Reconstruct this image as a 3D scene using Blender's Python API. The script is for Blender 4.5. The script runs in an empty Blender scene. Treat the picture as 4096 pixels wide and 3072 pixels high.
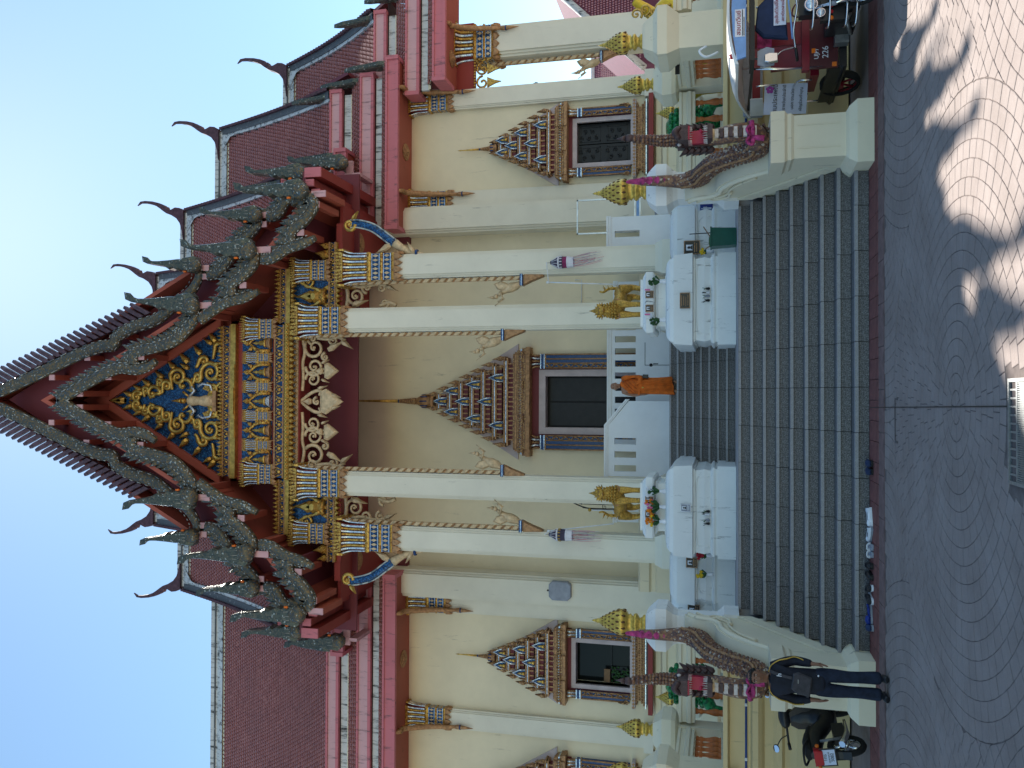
import bpy, math, random
from mathutils import Vector, Matrix
random.seed(7)
S = bpy.context.scene
PI = math.pi
# ---------------------------------------------------------------- camera
F_PX, PITCH, YAW, HCAM, XCAM = 3400.0, 0.241, 0.01428, 2.006, 0.18
_fh = Vector((math.sin(YAW), math.cos(YAW), 0)); _r = Vector((math.cos(YAW), -math.sin(YAW), 0))
_f = _fh * math.cos(PITCH) + Vector((0, 0, math.sin(PITCH)))
_u = -_fh * math.sin(PITCH) + Vector((0, 0, math.cos(PITCH)))
cam = bpy.data.cameras.new('camera'); co = bpy.data.objects.new('camera', cam); S.collection.objects.link(co)
cam.sensor_fit = 'HORIZONTAL'; cam.sensor_width = 36.0; cam.lens = 36.0 * F_PX / 4096.0
cam.clip_start = 0.05; cam.clip_end = 5000
# the photograph was taken with the phone held upright and is stored on its side
bx, by, bz = -_u, _r, -_f
co.matrix_world = Matrix(((bx.x, by.x, bz.x, XCAM), (bx.y, by.y, bz.y, 0.0), (bx.z, by.z, bz.z, HCAM), (0, 0, 0, 1)))
S.camera = co
# ---------------------------------------------------------------- sky, sun, exposure
SUN_EL, SUN_AZ = math.radians(48.4), math.radians(12.0)      # azimuth from +Y towards +X
w = bpy.data.worlds.new('World'); S.world = w; w.use_nodes = True
nt = w.node_tree; bg = nt.nodes['Background']
sky = nt.nodes.new('ShaderNodeTexSky'); sky.sky_type = 'NISHITA'; sky.sun_disc = False
sky.sun_elevation = SUN_EL; sky.sun_rotation = SUN_AZ
sky.altitude = 100; sky.air_density = 1.0; sky.dust_density = 0.15; sky.ozone_density = 1.0
wb = nt.nodes.new('ShaderNodeMix'); wb.data_type = 'RGBA'; wb.blend_type = 'MULTIPLY'; wb.inputs[0].default_value = 1.0; wb.inputs[7].default_value = (.95, 1.06, 1.0, 1)   # white balance of the whole sky
nt.links.new(sky.outputs[0], wb.inputs[6]); nt.links.new(wb.outputs[2], bg.inputs[0]); bg.inputs[1].default_value = 0.098
sl = bpy.data.lights.new('sun', 'SUN'); sl.energy = 5.0; sl.angle = math.radians(0.53); sl.color = (1.0, 0.95, 0.86)
so = bpy.data.objects.new('sun', sl); S.collection.objects.link(so)
sd = Vector((math.cos(SUN_EL) * math.sin(SUN_AZ), math.cos(SUN_EL) * math.cos(SUN_AZ), math.sin(SUN_EL)))
so.rotation_euler = sd.to_track_quat('Z', 'Y').to_euler(); so.location = sd * 60
S.view_settings.view_transform = 'Standard'; S.view_settings.look = 'None'
S.view_settings.exposure = 1.12; S.view_settings.gamma = 1.0; S.view_settings.use_curve_mapping = False
S.cycles.max_bounces = 6; S.cycles.diffuse_bounces = 3; S.cycles.glossy_bounces = 3

# ---------------------------------------------------------------- helpers
def W(x, y, Y):
    """point of the place seen at photo pixel (x, y) on the upright plane at depth Y"""
    d = _f + _r * ((1536 - y) / F_PX) + _u * ((2048 - x) / F_PX)
    t = Y / d.y
    return Vector((XCAM + d.x * t, Y, HCAM + d.z * t))
def XZ(x, y, Y):
    p = W(x, y, Y); return (p.x, p.z)
def Zv(x, Y): return W(x, 1586, Y).z

MATS = {}
class NB:
    """tiny node-graph writer for one material"""
    def __init__(s, name, rough=.6, metal=0., spec=.35):
        s.m = bpy.data.materials.new(name); s.m.use_nodes = True
        s.n = s.m.node_tree.nodes; s.l = s.m.node_tree.links
        s.b = s.n['Principled BSDF']
        s.b.inputs['Roughness'].default_value = rough; s.b.inputs['Metallic'].default_value = metal
        s.b.inputs['Specular IOR Level'].default_value = spec
        MATS[name] = s.m
        s.tc = s.n.new('ShaderNodeTexCoord')
    def map(s, scale=(1, 1, 1), rot=(0, 0, 0)):
        mp = s.n.new('ShaderNodeMapping'); mp.inputs['Scale'].default_value = scale; mp.inputs['Rotation'].default_value = rot
        s.l.new(s.tc.outputs['Object'], mp.inputs['Vector']); return mp.outputs[0]
    def noise(s, scale, detail=4, rough=.6, vec=None):
        t = s.n.new('ShaderNodeTexNoise'); t.inputs['Scale'].default_value = scale; t.inputs['Detail'].default_value = detail
        t.inputs['Roughness'].default_value = rough
        s.l.new(vec or s.tc.outputs['Object'], t.inputs['Vector']); return t.outputs['Fac']
    def vor(s, scale, out='Color', vec=None, feature='F1'):
        t = s.n.new('ShaderNodeTexVoronoi'); t.inputs['Scale'].default_value = scale; t.feature = feature
        s.l.new(vec or s.tc.outputs['Object'], t.inputs['Vector']); return t.outputs[out]
    def ramp(s, fac, stops, interp='LINEAR'):
        r = s.n.new('ShaderNodeValToRGB'); r.color_ramp.interpolation = interp
        e = r.color_ramp.elements
        while len(e) > 1: e.remove(e[-1])
        e[0].position = stops[0][0]; e[0].color = stops[0][1] if len(stops[0][1]) == 4 else tuple(stops[0][1]) + (1,)
        for p, c in stops[1:]:
            k = e.new(p); k.color = tuple(c) + (1,) if len(c) == 3 else c
        s.l.new(fac, r.inputs[0]); return r.outputs[0]
    def mix(s, fac, a, b, mode='MIX'):
        x = s.n.new('ShaderNodeMix'); x.data_type = 'RGBA'; x.blend_type = mode
        for sock, v in ((x.inputs[0], fac), (x.inputs[6], a), (x.inputs[7], b)):
            if isinstance(v, (int, float)): sock.default_value = v
            elif isinstance(v, tuple): sock.default_value = v + (1,) if len(v) == 3 else v
            else: s.l.new(v, sock)
        return x.outputs[2]
    def color(s, c):
        if isinstance(c, tuple): s.b.inputs['Base Color'].default_value = c + (1,)
        else: s.l.new(c, s.b.inputs['Base Color'])
        return s
    def bump(s, h, strength=.3, dist=.01):
        b = s.n.new('ShaderNodeBump'); b.inputs['Strength'].default_value = strength; b.inputs['Distance'].default_value = dist
        s.l.new(h, b.inputs['Height']); s.l.new(b.outputs[0], s.b.inputs['Normal']); return s

def plain(name, c, rough=.6, metal=0., var=.12, scale=6., bump=0.):
    k = NB(name, rough, metal); f = k.noise(scale, 5)
    lo = tuple(v * (1 - var * 1.6) for v in c); hi = tuple(min(1, v * (1 + var)) for v in c)
    k.color(k.ramp(f, [(.3, lo), (.7, hi)]))
    if bump: k.bump(k.noise(scale * 9, 3), bump, .01)
    return k.m
def painted(name, c, stain=(.10, .09, .08), amount=.12, scale=1.6, rough=.62):
    """wall paint with soft cloudiness and dark rain streaks"""
    k = NB(name, rough); cl = k.noise(.7, 6, .65)
    base = k.ramp(cl, [(.25, tuple(v * .88 for v in c)), (.75, tuple(min(1, v * 1.06) for v in c))])
    st = k.noise(scale, 8, .72, k.map((3.2, 3.2, .45)))
    lo = .64 - .22 * amount
    k.color(k.mix(k.ramp(st, [(lo, (0, 0, 0)), (min(.98, lo + .13), (1, 1, 1))]), base, stain))
    k.bump(k.noise(60, 3), .08, .004)
    return k.m
def mosaic(name, cols, scale=26., rough=.32, metal=.25, bump=.5):
    """glass-mosaic: cells of a few colours, each a facet"""
    k = NB(name, rough, metal); v = k.vor(scale)
    sep = k.n.new('ShaderNodeSeparateColor'); k.l.new(v, sep.inputs[0])
    n = len(cols); k.color(k.ramp(sep.outputs[0], [(p, c) for p, c in cols], 'CONSTANT'))
    k.bump(sep.outputs[1], bump, .012); return k.m

painted('wall_cream', (.76, .66, .46), (.30, .25, .18), .10)
painted('column_white', (.74, .69, .56), (.22, .20, .17), .06, 2.2)
painted('plaster_white', (.80, .80, .77), (.06, .06, .055), .20, 2.4)
painted('plaster_cream', (.76, .68, .50), (.20, .17, .12), .12, 2.0)
painted('plinth_yellow', (.64, .50, .26), (.22, .18, .12), .18, 1.2)
painted('parapet_white', (.80, .81, .82), (.4, .4, .42), .03)
painted('red_paint', (.27, .040, .034), (.10, .03, .03), .10)
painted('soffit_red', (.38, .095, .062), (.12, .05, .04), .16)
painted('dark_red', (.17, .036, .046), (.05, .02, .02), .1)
painted('pink_paint', (.56, .17, .20), (.12, .07, .08), .40, 2.6)
painted('pink_faded', (.62, .36, .38), (.20, .12, .13), .42, 2.6)
painted('ridge_plaster', (.60, .62, .62), (.045, .047, .05), .62, 2.2, .8)
painted('verge_dark', (.10, .11, .12), (.5, .5, .5), .25, 2.6, .8)
plain('verge_purple', (.085, .045, .062), .7, 0, .3, 8)
plain('lavender', (.50, .42, .42), .7, 0, .1, 3)
k = NB('roof_tile', .48); v = k.vor(9.5); sp = k.n.new('ShaderNodeSeparateColor'); k.l.new(v, sp.inputs[0])
k.color(k.mix(k.ramp(k.noise(.55, 5), [(.3, (.12, .12, .12)), (.7, (.75, .75, .75))]), k.ramp(sp.outputs[0], [(0, (.30, .115, .105)), (.5, (.40, .165, .155)), (1, (.50, .24, .225))]), (.32, .15, .15)))
plain('tile_bed', (.035, .018, .020), .8)
mosaic('gold', [(0, (.52, .29, .055)), (.35, (.40, .20, .04)), (.6, (.64, .40, .10)), (.85, (.22, .10, .03))], 30, .34, .55)
mosaic('gold_dim', [(0, (.33, .185, .075)), (.3, (.24, .12, .065)), (.6, (.44, .27, .12)), (.85, (.15, .07, .05))], 40, .45, .25)
plain('lion_gold', (.50, .29, .055), .42, .5, .35, 26, .4)
plain('gold_smooth', (.58, .36, .085), .36, .65, .28, 9)
plain('gold_pale', (.60, .44, .26), .5, .15, .22, 9)
plain('gold_old', (.40, .215, .10), .5, .3, .3, 12)
mosaic('blue_glass', [(0, (.012, .050, .14)), (.3, (.018, .095, .26)), (.6, (.010, .028, .075)), (.9, (.05, .16, .32))], 34, .18, .1)
plain('blue_band', (.012, .05, .17), .25, 0, .3, 20)
mosaic('silver_glass', [(0, (.62, .68, .74)), (.4, (.45, .52, .60)), (.7, (.75, .80, .86)), (.92, (.25, .32, .42))], 34, .15, .55)
mosaic('naga_mosaic', [(0, (.10, .088, .062)), (.22, (.065, .072, .060)), (.45, (.145, .105, .058)), (.62, (.055, .068, .072)), (.80, (.20, .135, .055)), (.92, (.05, .095, .14)), (.96, (.34, .38, .37))], 30, .35, .2)
mosaic('naga_green', [(0, (.070, .085, .070)), (.3, (.088, .095, .075)), (.6, (.048, .060, .056)), (.84, (.14, .125, .09)), (.96, (.34, .38, .36))], 26, .35, .2)
mosaic('bead_white', [(0, (.46, .47, .44)), (.5, (.32, .35, .35)), (.75, (.14, .18, .20))], 9, .3, .1)
plain('fin_purple', (.10, .062, .085), .5, .1, .35, 9)
mosaic('naga_scale', [(0, (.20, .095, .055)), (.3, (.13, .065, .05)), (.55, (.27, .15, .08)), (.75, (.10, .06, .055)), (.93, (.42, .36, .30))], 30, .4, .15)
plain('naga_dark', (.075, .045, .045), .5, .1, .3, 20)
plain('belly_white', (.58, .52, .48), .5, 0, .2, 20)
plain('mouth_red', (.38, .02, .055), .4)
plain('pink_cloth', (.44, .05, .18), .8, 0, .45, 14)
plain('terracotta', (.50, .145, .035), .45, 0, .25, 8)
plain('finial_gold', (.62, .42, .085), .34, .5, .3, 14)
plain('finial_hole', (.10, .045, .015), .7)
mosaic('jade_green', [(0, (.010, .16, .045)), (.4, (.006, .10, .03)), (.7, (.02, .24, .07))], 20, .25, 0)
k = NB('granite', .55); n1 = k.noise(48, 4, .85); n2 = k.noise(1.1, 6, .7); n3 = k.noise(4.0, 7, .78)
c1 = k.ramp(n1, [(.34, (.022, .022, .024)), (.50, (.12, .117, .12)), (.64, (.36, .35, .355))])
c2 = k.mix(k.ramp(n2, [(.35, (0, 0, 0)), (.7, (.55, .55, .55))]), c1, (.10, .085, .07))
k.color(k.mix(k.ramp(n3, [(.63, (0, 0, 0)), (.78, (.6, .6, .6))]), c2, (.34, .35, .37))); k.bump(n1, .25, .004)
k = NB('granite_edge', .5); n1 = k.noise(120, 3, .8)
k.color(k.mix(k.ramp(k.noise(2.2, 6, .7), [(.35, (0, 0, 0)), (.75, (.6, .6, .6))]), k.ramp(n1, [(.3, (.17, .165, .168)), (.65, (.46, .45, .46))]), (.2, .18, .16)))
plain('joint_dark', (.030, .029, .030), .9)
plain('landing_grey', (.36, .34, .34), .7, 0, .15, 3)
k = NB('paver', .78); n2 = k.noise(1.4, 6, .7); n1 = k.noise(40, 4, .7)
rv = k.n.new('ShaderNodeObjectInfo')
ca = k.ramp(n2, [(.25, (.195, .148, .128)), (.5, (.255, .200, .178)), (.75, (.31, .252, .228))])
k.color(k.mix(k.ramp(n1, [(.55, (0, 0, 0)), (.75, (.30, .30, .30))]), ca, (.42, .38, .355))); k.bump(n1, .35, .006)
plain('paver_joint', (.15, .118, .106), .95, 0, .2, 10)
plain('red_kerb', (.20, .070, .060), .8, 0, .25, 6)
plain('red_kerb2', (.19, .115, .105), .8, 0, .25, 5)
plain('steel', (.30, .31, .31), .42, .7, .15, 30)
plain('chrome', (.75, .76, .78), .12, 1.0, .05, 5)
plain('iron_black', (.018, .018, .020), .45, .3)
plain('black_plastic', (.014, .014, .016), .35)
plain('rubber', (.018, .018, .018), .85)
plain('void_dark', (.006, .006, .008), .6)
plain('pipe_blue', (.02, .06, .22), .4)
plain('grey_box', (.30, .32, .37), .6)
NB('mirror_glass', .04, 1.0).color((.85, .88, .92))
k = NB('window_glass', .06, 0, .12); k.color((.010, .012, .012))
plain('robe_orange', (.60, .125, .012), .85, 0, .22, 7)
plain('robe_fold', (.46, .085, .010), .85, 0, .2, 7)
plain('skin', (.30, .155, .095), .55, 0, .08, 12)
plain('skin_dark', (.22, .105, .062), .55, 0, .08, 12)
plain('hair_black', (.010, .009, .009), .6)
plain('jacket_navy', (.010, .012, .022), .75, 0, .3, 12)
plain('jeans_navy', (.014, .020, .040), .85, 0, .3, 14)
plain('bag_grey', (.055, .050, .055), .8, 0, .2, 30)
plain('stripe_gold', (.55, .34, .06), .6)
plain('white_print', (.75, .76, .80), .6)
plain('black_print', (.02, .02, .022), .6)
plain('red_print', (.35, .03, .05), .6)
plain('samlor_red', (.21, .010, .024), .35)
plain('samlor_panel', (.075, .012, .016), .4)
plain('canopy_white', (.78, .77, .74), .45, 0, .08, 2)
plain('visor_blue', (.20, .36, .66), .4)
plain('navy_cloth', (.020, .035, .09), .8, 0, .2, 5)
plain('banner_white', (.62, .68, .82), .7, 0, .06, 3)
plain('flower_purple', (.42, .08, .40), .7)
plain('amber_lens', (.75, .16, .01), .3)
plain('red_lens', (.45, .01, .02), .3)
plain('bin_green', (.005, .080, .055), .45)
plain('sign_blue', (.008, .030, .22), .4)
plain('plaque_black', (.016, .015, .016), .25)
plain('leaf_green', (.03, .09, .025), .6)
plain('flower_orange', (.75, .22, .01), .7)
plain('flower_yellow', (.80, .52, .02), .7)
plain('flower_red', (.40, .015, .03), .7)
plain('flower_pink', (.75, .18, .38), .7)
plain('lantern_dark', (.05, .04, .075), .7)
plain('lantern_maroon', (.22, .02, .09), .7)
plain('paper_white', (.66, .64, .68), .8)
plain('paper_pink', (.70, .12, .24), .8)
plain('pole_white', (.68, .69, .70), .5)
plain('wood_brown', (.20, .11, .05), .6)
plain('aluminium', (.50, .51, .52), .35, .8)
k = NB('hall_tile', .5); k.color(k.ramp(k.noise(3, 4), [(.3, (.40, .19, .24)), (.7, (.52, .28, .33))]))
plain('hall_tile_dark', (.14, .03, .06), .6)
plain('statue_yellow', (.75, .48, .03), .4, .2)

class MB:
    def __init__(s): s.v = []; s.f = []; s.m = []; s.names = []; s.cur = 0; s.smooth = []
    def mat(s, name):
        if name not in s.names: s.names.append(name)
        s.cur = s.names.index(name); return s
    def face(s, idx, sm=False): s.f.append(tuple(idx)); s.m.append(s.cur); s.smooth.append(sm)
    def add(s, vs): i = len(s.v); s.v.extend(tuple(p) for p in vs); return i
    def box(s, x0, x1, y0, y1, z0, z1):
        if x0 > x1: x0, x1 = x1, x0
        if y0 > y1: y0, y1 = y1, y0
        if z0 > z1: z0, z1 = z1, z0
        i = s.add([(x0, y0, z0), (x1, y0, z0), (x1, y1, z0), (x0, y1, z0), (x0, y0, z1), (x1, y0, z1), (x1, y1, z1), (x0, y1, z1)])
        for q in ((0, 3, 2, 1), (4, 5, 6, 7), (0, 1, 5, 4), (1, 2, 6, 5), (2, 3, 7, 6), (3, 0, 4, 7)): s.face([i + a for a in q])
        return s
    def poly(s, pts): i = s.add(pts); s.face(range(i, i + len(pts))); return s
    def prism(s, pts, y0, y1, ax='xz', inset=0., ins_y=None):
        """outline pts (two coords) extruded along the third axis from y0 (front) to y1"""
        n = len(pts)
        def mk(p, t):
            return (p[0], t, p[1]) if ax == 'xz' else (p[0], p[1], t) if ax == 'xy' else (t, p[0], p[1])
        cx = sum(p[0] for p in pts) / n; cz = sum(p[1] for p in pts) / n
        i = s.add([mk(p, y1) for p in pts]); j = s.add([mk(p, y0) for p in pts])
        for a in range(n):
            b = (a + 1) % n; s.face((j + a, j + b, i + b, i + a))
        if inset:
            kk = s.add([mk((p[0] + (cx - p[0]) * inset, p[1] + (cz - p[1]) * inset), ins_y if ins_y is not None else y0) for p in pts])
            for a in range(n):
                b = (a + 1) % n; s.face((kk + a, kk + b, j + b, j + a))
            s.face([kk + a for a in range(n)])
        else: s.face([j + a for a in range(n)])
        s.face([i + a for a in reversed(range(n))]); return s
    def ring(s, a, b, n, sm=False):
        for q in range(n):
            r = (q + 1) % n; s.face((a + q, a + r, b + r, b + q), sm)
    def lathe(s, cx, cy, prof, n=12, sm=True, rot=0., sx=1., sy=1., cap=True):
        prev = None
        for r, z in prof:
            i = s.add([(cx + r * sx * math.cos(rot + 2 * PI * q / n), cy + r * sy * math.sin(rot + 2 * PI * q / n), z) for q in range(n)])
            if prev is None:
                if cap: s.face([i + q for q in reversed(range(n))])
            else: s.ring(prev, i, n, sm)
            prev = i
        if cap: s.face([prev + q for q in range(n)])
        return s
    def stack(s, cx, cy, prof):
        """rectangular moulding: prof = (half x, half y, z)"""
        prev = None
        for hx, hy, z in prof:
            i = s.add([(cx - hx, cy - hy, z), (cx + hx, cy - hy, z), (cx + hx, cy + hy, z), (cx - hx, cy + hy, z)])
            if prev is None: s.face((i + 3, i + 2, i + 1, i))
            else: s.ring(prev, i, 4)
            prev = i
        s.face((prev, prev + 1, prev + 2, prev + 3)); return s
    def tube(s, pts, rad, n=8, sm=True, flat=1., nrm=None, cap=True):
        """swept tube; rad number or list; flat squeezes the section along nrm"""
        P = [Vector(p) for p in pts]; L = len(P)
        R = rad if isinstance(rad, (list, tuple)) else [rad] * L
        up = Vector(nrm) if nrm else None
        prev = None; side = None
        for a in range(L):
            t = (P[min(a + 1, L - 1)] - P[max(a - 1, 0)])
            if t.length < 1e-9: t = Vector((0, 0, 1))
            t.normalize()
            if up is not None: bn = up - t * up.dot(t)
            elif side is None:
                bn = Vector((0, 0, 1)) if abs(t.z) < .9 else Vector((1, 0, 0)); bn = bn - t * bn.dot(t)
            else: bn = side - t * side.dot(t)
            if bn.length < 1e-6: bn = t.orthogonal()
            bn.normalize(); side = bn; bt = t.cross(bn)
            i = s.add([P[a] + (bt * math.cos(2 * PI * q / n) + bn * math.sin(2 * PI * q / n) * flat) * R[a] for q in range(n)])
            if prev is None:
                if cap: s.face([i + q for q in reversed(range(n))])
            else: s.ring(prev, i, n, sm)
            prev = i
        if cap: s.face([prev + q for q in range(n)])
        return s
    def ball(s, c, r, n=10, m=6, sx=1, sy=1, sz=1):
        prof = [(max(.001, math.sin(PI * a / m)) * r, -math.cos(PI * a / m) * r) for a in range(m + 1)]
        i0 = len(s.v); s.lathe(0, 0, prof, n, True)
        for q in range(i0, len(s.v)):
            x, y, z = s.v[q]; s.v[q] = (c[0] + x * sx, c[1] + y * sy, c[2] + z * sz)
        return s
    def xf(s, i0, M):
        for q in range(i0, len(s.v)): s.v[q] = tuple(M @ Vector(s.v[q]))
        return s
    def mesh(s, name):
        me = bpy.data.meshes.new(name); me.from_pydata(s.v, [], s.f)
        for nme in (s.names or ['plaster_white']): me.materials.append(MATS[nme])
        me.polygons.foreach_set('material_index', s.m); me.polygons.foreach_set('use_smooth', s.smooth); me.update(); return me
    def build(s, name, parent=None, loc=None, rz=None):
        if not s.names: s.mat('plaster_white')
        o = bpy.data.objects.new(name, s.mesh(name)); S.collection.objects.link(o)
        if parent is not None: child(o, parent)
        if loc is not None: o.location = loc
        if rz is not None: o.rotation_euler.z = rz
        return o
BASE = {}
def child(o, parent):
    o.parent = parent; o.matrix_parent_inverse = Matrix.Translation(-Vector(BASE.get(parent.name, (0, 0, 0))))
def tag(o, label=None, cat=None, group=None, kind=None):
    for kk, vv in (('label', label), ('category', cat), ('group', group), ('kind', kind)):
        if vv: o[kk] = vv
    return o
def thing(name, loc, label, cat, group=None):
    o = bpy.data.objects.new(name, None); S.collection.objects.link(o); o.location = loc; o.empty_display_size = .2
    BASE[o.name] = tuple(loc); return tag(o, label, cat, group)
def place(me, name, parent, M=None, loc=(0, 0, 0), rz=0., scale=(1, 1, 1)):
    """one more object of shared mesh data, a part of parent"""
    o = bpy.data.objects.new(name, me); S.collection.objects.link(o)
    if parent is not None: child(o, parent)
    o.location = loc; o.rotation_euler.z = rz; o.scale = scale; return o
def smooth_path(pts, sub=6):
    P = [Vector(p) for p in pts]; out = []
    for a in range(len(P) - 1):
        p0 = P[max(a - 1, 0)]; p1 = P[a]; p2 = P[a + 1]; p3 = P[min(a + 2, len(P) - 1)]
        for q in range(sub):
            t = q / sub
            out.append(.5 * ((2 * p1) + (p2 - p0) * t + (2 * p0 - 5 * p1 + 4 * p2 - p3) * t * t + (3 * p1 - p0 - 3 * p2 + p3) * t ** 3))
    out.append(P[-1]); return out
def lerp(a, b, t): return a + (b - a) * t
def words(txt, size, m, parent, M, name='lettering', depth=.002, align='CENTER'):
    cu = bpy.data.curves.new(name, 'FONT'); cu.body = txt; cu.size = size; cu.extrude = depth; cu.align_x = align; cu.align_y = 'CENTER'
    tmp = bpy.data.objects.new('tmp_text', cu); S.collection.objects.link(tmp)
    bpy.context.view_layer.update()
    me = bpy.data.meshes.new_from_object(tmp.evaluated_get(bpy.context.evaluated_depsgraph_get()))
    bpy.data.objects.remove(tmp)
    me.materials.clear(); me.materials.append(MATS[m])
    for p in me.polygons: p.material_index = 0
    me.transform(M)
    o = bpy.data.objects.new(name, me); S.collection.objects.link(o); child(o, parent); return o
def facing(x, y, z, tilt=0., rz=0.):
    """matrix for lettering that faces the steps (-Y)"""
    return Matrix.Translation((x, y, z)) @ Matrix.Rotation(rz, 4, 'Z') @ Matrix.Rotation(PI / 2 + tilt, 4, 'X')
# ================================================================ ground
g = MB().mat('paver'); g.poly([(-300, -60, -.03), (300, -60, -.03), (300, 500, -.03), (-300, 500, -.03)])
paving = tag(g.build('paving'), kind='structure')
g = MB().mat('paver_joint'); g.poly([(-9, 3.2, -.006), (10, 3.2, -.006), (10, 11.95, -.006), (-9, 11.95, -.006)])
g.build('joint_bed', paving)
CEN = [((.09, 8.2), 2.736), ((5.7, 9.8), 3.648), ((-5.5, 9.8), 3.648), ((4.5, 5.0), 3.344), ((-4.3, 5.0), 3.344), ((.1, 3.3), 3.648), ((9.5, 6.5), 4.56), ((-9, 6.5), 4.56), ((2.9, 11.6), 3.04), ((-2.7, 11.6), 3.04), ((8.2, 12.2), 3.04), ((-8, 12.2), 3.04), ((2.2, 6.0), 3.04), ((-2.2, 6.0), 3.04)]
GR = (.0, -.75, 0.95, -.0)
pieces = []
rp = random.Random(3)
for ci, ((cx, cy), R) in enumerate(CEN):
    nr = round(R / .152)
    for a in range(nr):
        r0, r1 = a * .152 + .004, (a + 1) * .152 - .004
        n = max(5, int(2 * PI * (a + .6) * .152 / .19)); off = rp.random() * 6
        gap = .008 / max(.08, (r0 + r1) / 2)
        for q in range(n):
            t0 = off + 2 * PI * q / n + gap / 2; t1 = off + 2 * PI * (q + 1) / n - gap / 2; tm = (t0 + t1) / 2
            P = [(cx + r * math.cos(t), cy + r * math.sin(t)) for r, t in ((r0, t0), (r1, t0), (r1 * 1.002, tm), (r1, t1), (r0, t1), (r0, tm))]
            mx = sum(p[0] for p in P) / 6; my = sum(p[1] for p in P) / 6
            if not (-8.9 < mx < 9.9 and 3.3 < my < 11.52): continue
            ins = False; P2 = P
            for (ox, oy), OR in CEN[:ci]:
                if max(math.hypot(px - ox, py - oy) for px, py in P2) < OR + .05: ins = True; break
                Q = []
                for (px, py) in P2:
                    d = math.hypot(px - ox, py - oy)
                    if d < OR + .008:
                        kf = (OR + .008) / max(d, 1e-6); px, py = ox + (px - ox) * kf, oy + (py - oy) * kf
                    Q.append((px, min(py, 11.545)))
                P2 = Q
            if ins: continue
            P2 = [(px, min(py, 11.545)) for px, py in P2]
            ar = abs(sum(P2[k][0] * P2[(k + 1) % 6][1] - P2[(k + 1) % 6][0] * P2[k][1] for k in range(6))) / 2
            if ar < .0016: continue
            # drain grate lies here
            if -.48 < mx < .36 and my < 6.80: continue
            pieces.append((mx, my, P2))
def in_view(mx, my):
    return abs(mx - .18) < .46 * my + .2 and my > 6.2
pieces.sort(key=lambda p: (0 if in_view(p[0], p[1]) else 1, p[1]))
def paver_geo(mb, P, h):
    n = len(P); cx = sum(p[0] for p in P) / n; cy = sum(p[1] for p in P) / n
    i = mb.add([(p[0], p[1], -.02) for p in P]); j = mb.add([(p[0], p[1], h - .0025) for p in P])
    k2 = mb.add([(p[0] + (cx - p[0]) * .07, p[1] + (cy - p[1]) * .07, h) for p in P])
    mb.ring(i, j, n); mb.ring(j, k2, n); mb.face([k2 + q for q in range(n)])
rest = MB().mat('paver')
for q, (mx, my, P) in enumerate(pieces):
    h = rp.uniform(-.001, .001)
    if q < 300:
        mb = MB().mat('paver'); paver_geo(mb, P, h); mb.build('paver', paving)
    else: paver_geo(rest, P, h)
tag(rest.build('pavers_beyond', paving), kind='stuff')
# red concrete strip along the foot of the steps
sl_ = MB().mat('red_kerb'); sl_.box(-.134, .134, 11.955, 12.66, -.03, .004); slm = sl_.mesh('border_slab')
sl2 = MB().mat('red_kerb2'); sl2.box(-.27, .27, 11.56, 11.948, -.03, .003); sl2m = sl2.mesh('border_slab')
for q in range(-16, 18): place(sl2m, 'border_slab', paving, loc=(q * .552, 0, rp.uniform(-.001, .001)))
for q in range(-32, 36): place(slm, 'border_slab', paving, loc=(q * .276, 0, rp.uniform(-.001, .001)))
# inset cover outline and saw-cut joint in front of the steps
mb = MB().mat('iron_black')
mb.prism([(.030, 12.66), (.038, 12.66), (.121, 6.8), (.111, 6.8)], .0045, .0065, 'xy')
mb.build('cut_joint', paving)
mb = MB().mat('paver_joint')
for b in ((-.36, .17, 10.85, 10.875), (-.36, -.335, 10.7, 10.85), (.145, .17, 10.7, 10.85)): mb.box(b[0], b[1], b[2], b[3], .004, .007)
mb.build('cover_outline', paving)
# ---------------------------------------------------------------- drain grate
gr = thing('drain_grate', (-.17, 6.4, 0), 'steel drain grate with corrugated middle strip let into the paving', 'grate')
mb = MB().mat('void_dark'); mb.box(-.41, .29, 5.2, 6.74, -.029, -.02); mb.build('pit', gr)
mb = MB().mat('steel')
for b in ((-.435, .315, 6.735, 6.765), (-.435, -.41, 5.2, 6.735), (.29, .315, 5.2, 6.735)): mb.box(b[0], b[1], b[2], b[3], -.02, .012)
mb.box(-.41, .29, 6.575, 6.60, -.02, .008); mb.box(-.41, .29, 6.265, 6.285, -.02, .008); mb.box(-.41, .29, 6.05, 6.07, -.02, .008)
mb.build('frame', gr)
mb = MB().mat('steel')
for q in range(46): x = -.408 + q * .0152; mb.box(x, x + .009, 6.286, 6.574, -.004, .006)
mb.box(-.409, .289, 6.286, 6.574, -.016, -.005); mb.build('corrugated_plate', gr)
mb = MB().mat('steel'); mb.box(-.007, .007, 0, .13, -.018, .006); bm_ = mb.mesh('bar')
for r in range(2):
    for q in range(11): place(bm_, 'bar', gr, loc=(-.365 + q * .06, 6.603 if r == 0 else 6.08, 0), scale=(1, 1 if r == 0 else 1.35, 1))

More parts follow.
